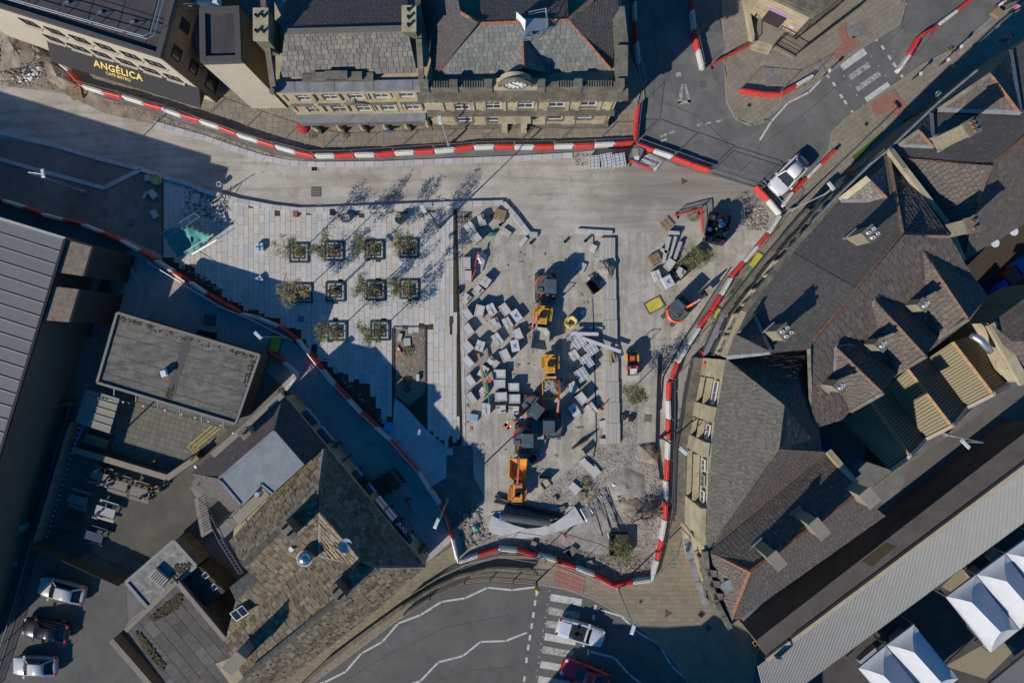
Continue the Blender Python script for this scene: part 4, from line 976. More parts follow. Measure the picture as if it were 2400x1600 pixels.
for ap,en,lf1,lf2,rt1,rt2 in(((2155,576,13.0),(2269,747,13.0),(2127,691,10.9),(2198,792,9.6),(2236,590,11.2),(2316,695,9.6)),((2050,703,13.0),(2169,834,13.0),(2035,797,10.6),(2101,874,9.6),(2125,692,10.8),(2200,790,9.7)),((1959,813,13.0),(2069,920,13.0),(1957,886,10.9),(1993,963,9.6),(2037,803,10.5),(2103,874,9.7))):
 g=roof_on(t2,[([ap,lf1,lf2,en],1,2),([ap,en,rt2,rt1],3,2)],mat=brown_tile,name='gable_roof',cw=.42,rl=.34,limit=60,gap=.04,thick=.05)
 b=MB();b.face(RF([lf2,en,rt2,lf2])[:3]);q=RF([lf2,en,rt2]);b=MB();b.add(q+[Vector((p.x,p.y,0))for p in(q[0],q[2])],[(0,2,1),(0,3,4,2)]);b.build('gable_wall',sandstone,g)
 ridge(g,[ap,en],ridge_brown,.26,.1)
 b=MB()
 for a_,c_ in((ap,lf1),(ap,rt1)):b.seg(W(*a_)+Vector((0,0,.06)),W(*c_)+Vector((0,0,.08)),.3,.05)
 b.build('valley_lead',lead,g)
 MB().seg(W(*lf2)+Vector((0,0,.05)),W(*en)+Vector((0,0,.05)),.3,.16).build('verge_stone',darkstone,g)
ridge(r2,[(2118,550,13.55),(1907,798,13.55)],ridge_brown,.34,.13);ridge(r2,[(2083,357,9.6),(2118,550,13.55),(2225,553,13.55)],ridge_brown,.34,.13);ridge(r2b,[(1898,816,13.25),(1905,1002,9.5)],darkstone,.4,.12)
g=roof_on(t2,[([(2035,419,11.3),(2086,470,11.4),(1971,471,9.75)],0,2),([(2035,419,11.3),(2086,470,11.4),(2076,385,9.75)],0,2)],mat=grey_slate,name='gablet_roof',cw=.34,rl=.26,limit=20)
ridge(g,[(2035,419,11.35),(2086,470,11.45)],ridge_brown,.24);b=MB();b.seg(W(1971,471,9.85),W(2086,471,11.4),.26,.05);b.build('valley_lead',lead,g)
b=MB();q=RF([(1968,470,9.4),(2035,417,11.3),(2080,380,9.4)]);b.add(q,[(0,1,2)]);b.build('gable_wall',sandstone,g)
MB().seg(W(1970,469,9.7),W(2036,417,11.4),.5,.2).build('verge_stone',sandstone,g)
g=roof_on(t2,[([(1722,782,12.2),(1805,824,12.2),(1703,838,9.6)],0,2),([(1722,782,12.2),(1805,824,12.2),(1770,742,10)],0,2)],mat=blue_slate,name='gablet_roof',cw=.34,rl=.26,limit=20)
b=MB();b.seg(W(1703,838,9.8),W(1805,826,12.1),.3,.05);b.seg(W(1770,742,10.1),W(1805,822,12.2),.3,.05);b.build('valley_lead',lead,g)
b=MB();q=RF([(1703,838,9.4),(1722,782,12.3),(1766,735,9.4)]);b.add(q+[p+Vector((.5,.3,0))for p in q],[(0,1,2),(3,4,5),(0,1,4,3),(1,2,5,4)]);b.build('gable_wall',sandstone,g)
for x,y in((2082,628),(2000,719)):MB().box(W(x,y,12.2),(.7,.8,.08),rz=.9,M=None).build('skylight',pane_m,r2b)
# street front of the terrace
tf=[W2(x,y,9.5)for x,y in((1703,838),(1751,732),(1860,592),(1968,469),(2083,357))]
for i in range(4):
 a_,c_=tf[i],tf[i+1];L=(c_-a_).length;d=(c_-a_).normalized();o=Vector((-d.y,d.x));n=max(2,round(L/3.1))
 b=MB()
 b.seg(Vector((*(a_+o*.22),9.25)),Vector((*(c_+o*.22),9.25)),.45,.25);b.build('cornice',darkstone if i>0 else sandstone,t2)
 MB().seg(Vector((*(a_+o*.15),6.3)),Vector((*(c_+o*.15),6.3)),.3,.25).build('string_course',darkstone,t2)
 if i<3:MB().seg(Vector((*(a_+o*.25),3.7)),Vector((*(c_+o*.25),3.7)),.5,.14).build('lead_canopy',darkstone if i>0 else lead,t2)
 for k in range(n):
  c=a_+d*L*(k+.5)/n
  window(t2,Vector((*c,7.8))+o.to_3d()*.14,d,o,1.2,1.7,grey_frame,sandstone if i<2 else darkstone,1,i<2,sandstone)
  window(t2,Vector((*c,5.0))+o.to_3d()*.14,d,o,1.2,1.6,dark_metal,None,1,False,sandstone)
 if i==3:break
 b=MB();b.seg(Vector((*(a_+o*.5),3.2)),Vector((*(c_+o*.5),3.2)),.1,.7);b.build('fascia',plain('slate_fascia',(.08,.085,.09),.6)if i==0 else MATS['slate_fascia'],t2)
b=MB();q=[W(x,y,9.6)for x,y in((1905,520),(1968,455),(2040,385),(2084,350),(2200,240),(2290,165))];b.tube(q,.1,6);b.build('rainwater_gutter',lead,t2)
# ------------------------------------------------------------------ gabled block at the right edge
t3=thing('gabled_building','brown tiled stone block with street gables at the upper right edge','building',(*W2(2280,400),0))
prism_walls(t3,[(2086,352),(2200,250),(2400,97),(2480,40),(2520,440),(2400,525),(2256,610),(2218,525),(2121,400)],9.5,9.3,darkstone,.15)
r3=roof_on(t3,[([(2086,352,9.5),(2200,250,9.5),(2400,97,9.5),(2480,40,9.5),(2500,250,13.5),(2400,324,13.5),(2327,386,13.3),(2122,372,10.4)],1,2)],mat=blue_slate,cw=.36,rl=.25)
r3b=roof_on(t3,[([(2122,374,10.4),(2327,388,13.3),(2292,474,13.2),(2258,608,9.5),(2219,524,10)],0,4),([(2327,388,13.3),(2400,326,13.5),(2500,250,13.5),(2520,440,9.5),(2400,525,9.5),(2258,608,9.5),(2292,474,13.2)],5,4)],mat=brown_tile,name='rear_roof',cw=.38,rl=.32,thick=.05,gap=.04)
ridge(r3,[(2122,373,10.5),(2327,387,13.4),(2400,325,13.6),(2500,250,13.6)],terracotta,.3,.14);ridge(r3b,[(2327,387,13.4),(2292,474,13.3)],ridge_brown,.26,.1)
for lf,ap,en,rt in(((2198,258,9.8),(2322,174,12.2),(2391,265,12.6),(2368,118,9.8)),((2106,340,9.7),(2155,306,11),(2188,344,11.1),(2182,266,9.8))):
 g=roof_on(t3,[([lf,ap,en],0,2),([ap,en,rt],1,2)],mat=brown_tile,name='gable_roof',cw=.36,rl=.3,limit=30)
 ridge(g,[ap,en],terracotta,.28,.1)
 b=MB();b.seg(W(*lf)+Vector((0,0,.06)),W(*en)+Vector((0,0,.06)),.34,.05);b.build('valley_lead',lead,g)
 MB().seg(W(*en)+Vector((0,0,.06)),W(*rt)+Vector((0,0,.06)),.3,.05).build('valley_lead',lead,g)
 b=MB();q=RF([lf,ap,rt]);b.add(q+[p-Vector((0,0,.4))for p in(q[0],q[2])],[(0,2,1),(0,3,4,2)]);b.build('gable_wall',darkstone,g)
 MB().seg(W(*lf)+Vector((0,0,.08)),W(*ap)+Vector((0,0,.08)),.3,.2).build('verge_stone',darkstone,g)
b=MB();q=RF([(2086,354,9.9),(2121,400,11.2),(2218,525,11.4),(2254,609,9.9)])
for i in range(3):b.seg(q[i],q[i+1],.4,.5)
b.build('party_coping',sandstone,t3)
for x,y in((2331,570),(2375,543)):MB().lathe(W(x,y,9.3),[(.3,0),(.34,.1)],10).build('roof_vent',white_paint,t3)
# street clutter on the terrace front: long green gutter, bracket lights
wo=wood
chimney('chimney_stack','wide four pot stone chimney high on the dark slate slope, near the white car',2044,547,14.4,11.2,.85,.9,math.radians(41),chimney_stone,4,white_paint)
chimney('chimney_stack','four pot stone chimney on the lower dark slate slope near the shop corner',1842,778,14.4,11.2,.85,.9,math.radians(41),chimney_stone,4,white_paint)
chimney('chimney_stack','stone chimney with two orange pots beside the party coping of the gabled block',2281,527,15.6,11.3,.85,1.0,math.radians(12),chimney_stone,2,terracotta)
chimney('chimney_stack','stone chimney with orange pots on the gabled block at the upper right',2280,297,15.6,11.3,.9,1.0,math.radians(30),chimney_stone,3,terracotta)
chimney('chimney_stack','small two pot chimney on the uppermost brown rear gable',2168,714,13.9,11,.75,.55,math.radians(-40),chimney_stone,2,white_paint)
chimney('chimney_stack','small two pot chimney on the middle brown rear gable',2068,808,13.9,11,.75,.55,math.radians(-40),chimney_stone,2,white_paint)
chimney('chimney_stack','small two pot chimney on the lowest brown rear gable',1971,906,13.9,11,.75,.55,math.radians(-40),chimney_stone,2,white_paint)
chimney('chimney_stack','tall pale chimney at the gable end beside the back lane',2040,1167,14.6,10,.85,1.15,math.radians(40),chimney_stone,0,black_m,flag_m)
chimney('chimney_stack','speckled stone chimney on the red ridge of the corner block, nearer the lane',1922,1240,14.8,11,.75,1.35,math.radians(40),chimney_stone,0,black_m,flag_m)
chimney('chimney_stack','speckled stone chimney on the red ridge of the corner block, nearer the street',1822,1315,14.8,11,.75,1.15,math.radians(40),chimney_stone,0,black_m,flag_m)
# ------------------------------------------------------------------ market sheds with olive zigzag roofs
olive=plain('olive_sheeting',(.195,.16,.09),.6,.1,var=.12);
sheds=thing('market_shed','row of olive sheeted zigzag roofs with orange ridges behind the terrace','shed',(*W2(2150,920),0))
cr=[((2234,800,6.6),(2328,922,6.6)),((2129,864,6.6),(2231,996,6.6)),((2035,935,6.6),(2132,1066,6.6))]
va=[((2285,783,5.2),(2363,902,5.2)),((2178,838,5.2),(2265,954,5.2)),((2081,905,5.2),(2168,1028,5.2)),((1971,984,5.2),(2085,1100,5.2))]
for i in range(3):
 for v in(va[i],va[i+1]):
  a_,c_=cr[i];d_,e_=v
  b=MB();b.face(RF([a_,c_,e_,d_]));rf_=b.build('roof_slope',olive,sheds)
  n=20;b=MB()
  for k in range(n):
   f=(k+.5)/n;p=W(*a_).lerp(W(*c_),f);q=W(*d_).lerp(W(*e_),f);b.seg(p+Vector((0,0,.03)),q+Vector((0,0,.03)),.035,.06)
  b.build('sheet_rib',plain('dark_rib',(.07,.055,.03),.7)if 'dark_rib' not in MATS else MATS['dark_rib'],rf_,kind='stuff')
 ridge(sheds,[(*cr[i][0][:2],6.64),(*cr[i][1][:2],6.64)],plain('orange_ridge',(.33,.19,.09),.7)if 'orange_ridge' not in MATS else MATS['orange_ridge'],.34,.1)
front=[va[3][1],cr[2][1],va[2][1],cr[1][1],va[1][1],cr[0][1],va[0][1]]
b=MB();q=RF(front)
n=len(q);b.add([p+Vector((.0,0,-.02))for p in q]+[Vector((p.x,p.y,0))for p in q],[(i,i+1,n+i+1,n+i)for i in range(n-1)]);b.build('front_wall',plain('grey_render',(.22,.19,.16),.85),sheds)
b=MB()
for i in range(n-1):b.seg(q[i]+Vector((0,0,.1)),q[i+1]+Vector((0,0,.1)),.3,.22)
b.build('front_coping',plain('render_coping',(.33,.27,.2),.85),sheds)
lane=thing('lane_building','stone block with brown tiles and a flue at the right edge beside the sheds','building',(*W2(2370,800),0))
prism_walls(lane,[(2322,757),(2400,700),(2460,660),(2480,860),(2400,897),(2364,865)],7.5,7.3,sandstone)
roof_on(lane,[([(2322,757,7.5),(2400,700,7.5),(2470,650,7.5),(2490,800,10),(2372,800,9)],0,1),([(2322,757,7.5),(2372,800,9),(2490,800,10),(2480,900,7.6),(2402,897,7.6)],0,4)],mat=brown_tile,cw=.5,rl=.42)
MB().seg(W(2322,758,7.7),W(2400,898,7.9),.8,.4).build('gable_coping',sandstone,lane)
b=MB();b.tube([W(2276,785,7.4),W(2285,789,7.6),W(2298,797,7.8),W(2312,812,7.6),W(2320,822,7.0)],.3,9);b.build('flue',galv,lane,smooth=True)
# dark yard behind the terrace
sheet('rear_yard',[(2262,612),(2400,525),(2420,680),(2322,757),(2274,749)],.02,soil)
for i,(x,y,c,w_,lb)in enumerate(((2328,683,(.02,.035,.3),1.6,'dark blue container in the rear yard, lowest of the row'),(2358,648,(.42,.02,.02),1.3,'bright red container in the middle of the rear yard row'),(2384,622,(.03,.1,.38),1.6,'blue container with a yellow end at the right edge of the rear yard'))):
 t=thing('waste_container',lb,'container',(*W2(x,y),0),math.radians(38))
 pm=paint('container_paint_%s'%'abc'[i],c)
 MB().box((0,0,.55),(w_,1.2,1.1),taper=1.08).build('body',pm,t,world=0);MB().box((0,.02,1.14),(w_*1.08,1.25,.08)).build('lid',pm,t,world=0)
 b=MB()
 for k in range(3):b.box((0,-.4+k*.4,1.2),(w_*.9,.08,.05))
 b.build('lid_rib',pm,t,world=0)
 if i==2:MB().box((-w_/2-.08,0,.6),(.14,1.2,1.1)).build('end_panel',yellow_m,t,world=0)
b=MB();b.box(W(1960,1090,.5),(1.2,4.5,.1),rz=.65);tag(b.build('blue_tarpaulin',plain('blue_sheet',(.03,.08,.26),.6)),'blue sheet in the dark gap beside the corner block','tarpaulin')
sheet('back_lane',[(2110,1150),(2140,1080),(2240,1010),(2370,915),(2430,860),(2430,980),(2130,1190),(1800,1420),(1740,1470),(1720,1475),(2075,1215)],.008,ground('lane_tarmac',[(.1,.09,.082),(.125,.113,.1),(.15,.135,.12)],.4,10))
P=flag_area('lane_footway',[(2430,985),(2400,1008),(2130,1195),(1800,1425),(1745,1470),(1752,1485),(1810,1450),(2140,1222),(2430,1022)],.1,(2130,1195),(1800,1425),.8,.5,flag_m);P.finish()
# ------------------------------------------------------------------ market hall: brown flat roof, cream parapet, long corrugated canopy
mk=thing('market_canopy','long pale corrugated canopy with a brown flat roof strip beside the back lane','canopy',(*W2(2050,1350),0))
def Lp(a,b,f):return tuple(a[i]+(b[i]-a[i])*f for i in range(len(a)))
n0,n1,s0,s1=(2430,992,4.2),(1772,1500,4.2),(2430,1066,4.2),(1800,1541,4.2)
b=MB();b.prism([W2(*p)for p in(n0,n1,s1,s0)],0,4.2);b.build('flat_roof',ground('brown_felt',[(.075,.062,.055),(.1,.085,.075),(.12,.105,.09)],.5,9),mk)
b=MB();b.prism([W2(2078,1271,4.3),W2(2101,1281,4.3),W2(2045,1328,4.3),W2(2020,1316,4.3)],4.2,4.22);b.build('roof_patch',plain('olive_patch',(.05,.04,.02),.8),mk)
b=MB();b.seg(W(2440,1060,4.45),W(1856,1498,4.45),.34,.5);b.seg(W(1850,1503,4.4),W(1795,1545,4.4),.3,.4);b.build('parapet',ground('cream_coping',[(.36,.29,.2),(.45,.37,.27)],1.5,8),mk)
u0,u1,v0,v1=W(2440,1068,4.3),W(1775,1560,4.3),W(2440,1194,3.6),W(1800,1665,3.6)
N=215;b=MB();vs=[];fs=[]
nw=2*N
for k in range(nw+1):
 f=k/nw;dz=Vector((0,0,.075 if k%2 else 0));vs+=[u0.lerp(u1,f)+dz,v0.lerp(v1,f)+dz]
fs=[(2*k,2*k+1,2*k+3,2*k+2)for k in range(nw)]
b.add(vs,fs);b.build('corrugated_roof',plain('pale_sheeting',(.235,.237,.228),.5,.1,var=.06,scale=1),mk)
b=MB();b.tube([v0-Vector((0,0,.05)),v1-Vector((0,0,.05))],.09,6);b.build('gutter',black_m,mk)
for i in range(8):p=v0.lerp(v1,.05+i*.12);MB().seg(Vector((p.x,p.y,0)),Vector((p.x,p.y,3.5)),.12,.12,up=Vector((1,0,0))).build('canopy_post',dark_metal,mk)
b=MB();b.box(W(1823,1545,4.9),(.5,.5,1.0));b.build('roof_vent',lead,mk)
mk2=thing('market_canopy','second pale corrugated canopy cut off at the bottom right corner','canopy',W(2390,1590,3.6))
b=MB();u0,u1,v0,v1=W(2440,1500,3.9),W(2280,1630,3.9),W(2500,1560,3.6),W(2330,1680,3.6)
vs=[]
for k in range(201):f=k/200;dz=Vector((0,0,.06 if k%2 else 0));vs+=[u0.lerp(u1,f)+dz,v0.lerp(v1,f)+dz]
b.add(vs,[(2*k,2*k+1,2*k+3,2*k+2)for k in range(200)]);b.build('corrugated_roof',MATS['pale_sheeting'],mk2)
MB().seg(u0,u1,.1,.16).build('edge_trim',dark_metal,mk2)
sheet('market_floor',[(2430,1200),(2430,1640),(1800,1640),(1795,1590)],.01,ground('market_tarmac',[(.06,.052,.048),(.08,.07,.064),(.1,.09,.08)],.5,9))
sheet('tan_slabs',[(2335,1492),(2380,1520),(2310,1590),(2215,1560)],.018,plain('tan_floor',(.27,.225,.15),.9))  # lighter tan sheet laid over part of the market floor
tent_m=plain('white_tent_cloth',(.5,.5,.515),.55,0,.3,.07,1.5)
def tent(label,c,ridge_px,h0=2.6,h1=3.9):
 """marquee: four eave corners (px) and two ridge ends, all sides slightly drawn in"""
 t=thing('market_tent',label,'tent',(*W2(*c[0],h0),0),0,None)
 q=[W(x,y,h0)for x,y in c];r=[W(x,y,h1)for x,y in ridge_px]
 b=MB();n=6
 def pt(a_,c_,f):p=a_.lerp(c_,f);p.z-=.28*math.sin(math.pi*f)*(1-.15);return p
 def patchq(A,B,C,D):
  o=len(b.v)
  for i in range(n+1):
   e=A.lerp(B,i/n);e.z-=.06*math.sin(math.pi*i/n);g=D.lerp(C,i/n)
   for j in range(n+1):b.v.append(pt(e,g,j/n))
  for i in range(n):
   for j in range(n):k=o+i*(n+1)+j;b.f.append((k,k+1,k+n+2,k+n+1))
 patchq(q[0],q[3],r[1],r[0]);patchq(q[1],q[2],r[1],r[0]);patchq(q[0],q[1],r[0],r[0]);patchq(q[3],q[2],r[1],r[1])
 b.build('canopy_cloth',tent_m,t,smooth=True)
 for p in q:MB().seg((p.x,p.y,0),(p.x,p.y,h0),.08,.08,up=Vector((1,0,0))).build('leg',galv,t)
 b=MB()
 for i in range(4):a_,c_=q[i],q[(i+1)%4];b.add([a_,c_,c_-Vector((0,0,.25)),a_-Vector((0,0,.25))],[(0,1,2,3)])
 b.build('valance',tent_m,t)
 return t
tent('white market tent whose long side faces the open dark gap, above the lower pair',[(2218,1398),(2287,1347),(2389,1475),(2323,1529)],[(2278,1411),(2346,1481)])
tent('white market tent in the middle of the upper row',[(2289,1346),(2356,1297),(2458,1426),(2391,1474)],[(2360,1362),(2425,1436)])
tent('white market tent cut off by the right edge, topmost of the row',[(2358,1296),(2425,1248),(2527,1376),(2460,1425)],[(2430,1312),(2495,1385)])
tent('white market tent at the bottom edge, right one of the lower pair',[(2078,1511),(2142,1463),(2246,1590),(2182,1640)],[(2143,1528),(2206,1598)])
tent('white market tent at the bottom edge, left one of the lower pair',[(2012,1565),(2076,1513),(2180,1641),(2116,1692)],[(2072,1583),(2140,1652)])
# ------------------------------------------------------------------ building south of the bend, only its shade reaches the picture
sb=thing('south_building','stepped stone building south of the bend whose shade crosses the zebra','building',(*W2(1250,1850),0))
b=MB();b.prism([W2(*p)for p in((950,1940),(1090,1795),(1141,1737),(1286,1742),(1328,1762),(1386,1712),(1640,1840),(1640,2200),(905,2200))],0,10);b.build('wall',darkstone,sb);b=MB();b.prism([W2(*p)for p in((930,1950),(1060,1800),(1141,1755),(1386,1740),(1620,1850),(1620,2180),(930,2180))],10,10.2);b.build('roof',felt,sb)
# ------------------------------------------------------------------ left: metal roofed hall
hall=thing('metal_roof_hall','large hall with a pale standing seam metal roof at the left edge','building',(*W2(60,780),0))
hh=7.7
ha,hb_,hc,hd=(-700,300,hh),(153,561,hh),(-2,1066,hh),(-700,860,hh)
b=MB();b.prism([W2(-700,302,hh),W2(151,562,hh),W2(-3,1064,hh),W2(-165,1590,hh),W2(-800,1390,hh)],0,hh-.12);b.build('wall',brown_clad,hall)
hr=MB();hr.prism([W2(-700,300,hh),W2(153,561,hh),W2(-2,1066,hh),W2(-164,1592,hh),W2(-800,1390,hh)],hh-.12,hh-.02);hroof=hr.build('roof',plain('zinc_under',(.2,.19,.18),.6),hall)
zinc=pieces_mat('zinc_panel',[(.145,.137,.132),(.155,.147,.142),(.165,.157,.15)],.5,3,.12,.05)
P=Pieces(hroof,'roof_panel',zinc);a_,c_=W(153,561,hh),W(-164,1592,hh);dirn=(W(-60,494,hh)-a_).normalized()
nP=34;seams=[]
for i in range(nP):
 f0,f1=i/nP,(i+1)/nP;p0,p1=a_.lerp(c_,f0),a_.lerp(c_,f1)
 q=[p0,p1,p1+dirn*9,p0+dirn*9];e=.04*(p1-p0).normalized()
 q=[q[0]+e,q[1]-e,q[2]-e,q[3]+e];q.reverse()
 MB().add([p+Vector((0,0,-.01))for p in q]+[p+Vector((0,0,.03))for p in q],[(4,5,6,7),(0,1,5,4),(1,2,6,5),(2,3,7,6),(3,0,4,7)]).build('roof_panel',zinc,hroof)
 MB().seg(p0+Vector((0,0,.06)),p0+dirn*9+Vector((0,0,.06)),.05,.1).build('seam',plain('pale_seam',(.36,.355,.35),.5)if i==0 else MATS['pale_seam'],hroof)
b=MB();b.seg(W(154,560,hh+.05),W(-163,1594,hh+.05),.22,.22);b.build('gutter',black_m,hall)
b=MB();b.seg(W(-700,298,hh+.06),W(154,559,hh+.06),.2,.2);b.build('edge_trim',MATS['pale_seam'],hall)
# lower brown decks and outdoor stairs beside the hall
for n_,q in enumerate(([(156,562),(215,578),(194,647),(135,638)],[(124,671),(184,678),(161,755),(101,750)])):
 t=thing('entrance_roof',('brown streaked flat roof beside the hall, nearer the road','brown streaked flat roof beside the hall, nearer the kiosk')[n_],'roof',(*W2(*q[0],5),0))
 b=MB();b.prism([W2(x,y,7.55)for x,y in q],0,7.2);b.build('wall',plain('dark_wall',(.05,.045,.04),.85)if n_==0 else MATS['dark_wall'],t)
 b=MB();b.prism([W2(x,y,7.55)for x,y in q],7.2,7.55);b.build('deck',ground('brown_deck',[(.14,.105,.08),(.19,.15,.115),(.24,.19,.15)],2.5,7)if n_==0 else MATS['brown_deck'],t)
conc=plain('stair_concrete',(.3,.29,.28),.9)
st=thing('outdoor_stairs','concrete outdoor stairs with pale nosings and handrails beside the hall','stairs',(*W2(230,630),0))
for i in range(9):
 f=i/8;x0,y0=240-f*36,586+f*58;z=.3+(1-f)*1.5
 z=.3+f*1.6
 A,B=W2(x0,y0),W2(x0+34,y0+10);d=(W2(x0-4.5,y0+7.3)-A)
 b=MB();b.prism([A,B,B+d,A+d],0,z);b.build('tread',plain('stair_tread',(.1,.1,.1),.9)if i==0 else MATS['stair_tread'],st)
 MB().seg((*A,z+.02),(*B,z+.02),.1,.04).build('nosing',MATS['pale_seam'],st)
b=MB();b.prism([W2(195,648),W2(232,658),W2(226,704),W2(186,690)],0,1.9);b.build('landing',conc,st)
b=MB();b.seg((*W2(271,594),1.0),(*W2(250,645),1.4),.35,1.0);b.seg((*W2(250,645),1.5),(*W2(227,703),1.5),.35,1.2);b.build('side_wall',conc,st)
b=MB();b.tube([(*W2(254,600),1.5),(*W2(220,655),3.0),(*W2(210,690),3.0)],.035,5);b.tube([(*W2(258,603),1.5),(*W2(225,658),3.0),(*W2(217,692),3.0)],.035,5);b.build('handrail',galv,st)
st2=thing('outdoor_stairs','shaded concrete steps with thin handrails in the dark lane at the lower left','stairs',(*W2(40,1290),0))
for i in range(6):
 A,B=W2(38-i*5,1212+i*10),W2(72-i*5,1222+i*10);d=W2(33,1222)-W2(38,1212)
 b=MB();b.prism([A,B,B+d,A+d],0,1.4-i*.2);b.build('tread',conc,st2)
b=MB();b.prism([W2(8,1272),W2(45,1280),W2(40,1325),W2(0,1315)],0,.25);b.build('landing',conc,st2)
b=MB();b.tube([(*W2(68,1222),2.2),(*W2(36,1285),1.2),(*W2(16,1338),1.2)],.03,5);b.build('handrail',galv,st2)
# ------------------------------------------------------------------ flat roofed kiosk
ki=thing('flat_roof_kiosk','low building with a weathered grey felt flat roof and a small roof vent','building',(*W2(420,860),0))
kq=[(276,733),(609,832),(553,993),(229,896)];KH=4.7
q=[W2(x,y,KH)for x,y in kq];c=sum(q,Vector((0,0)))/4
b=MB();b.prism([p+(c-p).normalized()*.45 for p in q],0,KH-.45);b.build('wall',plain('kiosk_wall',(.12,.1,.075),.9),ki)
b=MB();b.prism(q,KH-.45,KH-.08);kroof=b.build('roof',parapet_felt,ki)
kf=ground('grey_felt',[(.11,.1,.088),(.155,.143,.124),(.2,.185,.16)],1.1,7,bumpy=.2,stain=(.085,.076,.062));tracked(kf,(.4,3,1),.8,1.12)
for i in range(7):
 for s in range(2):
  f0,f1=(i+.015)/7,(i+.985)/7;u0_,u1_=((.02,.475),(.53,.98))[s]
  L0,R0=q[0].lerp(q[3],f0*.96+.02),q[1].lerp(q[2],f0*.96+.02);L1,R1=q[0].lerp(q[3],f1*.96+.02),q[1].lerp(q[2],f1*.96+.02)
  b=MB();b.prism([L0.lerp(R0,u0_),L0.lerp(R0,u1_),L1.lerp(R1,u1_),L1.lerp(R1,u0_)],KH-.08,KH-.05-.02*(i%2));b.build('felt_strip',kf,kroof)
b=MB();b.seg(Vector((*(q[0].lerp(q[1],.503)),KH-.06)),Vector((*(q[3].lerp(q[2],.503)),KH-.06)),.7,.03);b.build('roof_gutter',plain('gutter_silt',(.09,.085,.075),.9),kroof)
for i in range(4):
 a_,c_=q[i],q[(i+1)%4];MB().seg(Vector((*a_,KH-.01+i*.004)),Vector((*c_,KH-.01+i*.004)),.2+i*.004,.3).build('roof_edge',plain('pale_edge',(.2,.185,.16),.85)if i==0 else MATS['pale_edge'],ki)
def moss(name,label_parent,poly,z,n,size,cols=None):
 b=MB()
 xs=[p[0]for p in poly];ys=[p[1]for p in poly];m=0
 while m<n:
  x,y=R(min(xs),max(xs)),R(min(ys),max(ys))
  if inside(poly,x,y):b.blob(W(x,y,z),R(.4,1)*size,(1,1,.45),.35,5,3);m+=1
 return b.build(name,moss_m,label_parent,kind='stuff')
moss_m=pieces_mat('moss',[(.045,.038,.02),(.075,.06,.03),(.1,.075,.04),(.06,.055,.025)],.95,20,.3,.5)
for pl in([(282,742),(340,758),(338,764),(280,752)],[(345,760),(520,812),(516,822),(345,772)],[(540,818),(594,834),(590,842),(538,826)],[(585,845),(598,845),(575,910),(566,905)],[(396,905),(410,900),(400,935),(386,930)]):moss('moss',ki,pl,KH-.03,45,.1)
b=MB();b.box(W(381,877,KH+.2),(.45,.5,.5),rz=.3);b.build('roof_vent_base',dark_metal,ki);MB().box(W(383,874,KH+.55),(.62,.6,.2),rz=.3,taper=.7).build('vent_cap',white_paint,ki)
b=MB()
for i in range(6):
 p=q[3].lerp(q[2],.1+i*.16);o=(q[3]-q[0]).normalized();b=MB();b.seg((*p,KH-.5),(*(p+o*.8),KH-.9),.08,.12);b.build('eave_bracket',grey_wood,ki)
fl=MB();cols_f=[]
bt_=thing('bunting','string of small green flags along the kiosk wall above the beer garden','bunting',W(380,960,2.6))
pts=[W(226,930,2.8),W(290,940,2.6),W(400,962,2.6),(W(470,980,2.6)),W(534,1000,2.7)]
MB().tube(pts,.012,4).build('string',black_m,bt_)
gfl=plain('green_flag',(.05,.2,.14),.7)
for i in range(26):
 f=i/26*4;k=int(f);p=pts[k].lerp(pts[k+1],f-k);MB().add([p,p+Vector((.22,-.06,0)),p+Vector((.08,-.22,-.1)),p+Vector((.1,-.1,.02))],[(0,1,3),(0,3,2),(1,2,3),(0,2,1)]).build('flag',gfl if i%3 else white_paint,bt_)
# alley wall and yard bits west of the kiosk
al=thing('alley_wall','low wall with a pale capping beside the dark alley west of the kiosk','wall',(*W2(160,880),0))
MB().seg((*W2(182,775),.9),(*W2(138,950),.9),.35,1.8).build('wall',plain('old_brick',(.12,.1,.085),.9),al);MB().seg((*W2(182,775),1.86),(*W2(138,950),1.86),.42,.12).build('capping',plain('blue_grey_cap',(.26,.27,.3),.7),al)
MB().seg((*W2(139,951),.6),(*W2(182,942),.6),.3,1.2).build('return_wall',MATS['old_brick'],al)
sheet('alley_ramp',[(186,790),(232,790),(205,925),(150,945)],.03,plain('ramp_concrete',(.17,.155,.13),.9))
MB().box(W(212,885,1.1),(.9,.7,1.1),rz=.3)
sh=thing('garden_shelter','small shelter with a five panel metal roof at the corner of the beer garden','shelter',(*W2(228,962),0))
sq=[W2(x,y,2.7)for x,y in((201,910),(280,933),(256,1016),(176,990))]
srf=MB();srf.prism(sq,2.58,2.63);srf=srf.build('roof',black_m,sh)
spm=pieces_mat('shelter_panel',[(.25,.23,.16),(.22,.215,.2),(.28,.26,.19)],.5,4,.1,.05)
for i in range(5):
 f0,f1=i/5+.01,(i+1)/5-.01;b=MB();b.prism([sq[0].lerp(sq[3],f0),sq[1].lerp(sq[2],f0),sq[1].lerp(sq[2],f1),sq[0].lerp(sq[3],f1)],2.63,2.68);b.build('roof_panel',spm,srf)
 if i:MB().seg((*sq[0].lerp(sq[3],i/5),2.72),(*sq[1].lerp(sq[2],i/5),2.72),.05,.06).build('seam',MATS['pale_seam'],srf)
for p in sq:MB().seg((*p,0),(*p,2.58),.1,.1,up=Vector((1,0,0))).build('post',dark_metal,sh)
gw=thing('garden_wall','low stone wall that steps round the paved terrace of the beer garden','wall',(*W2(300,1080),0))
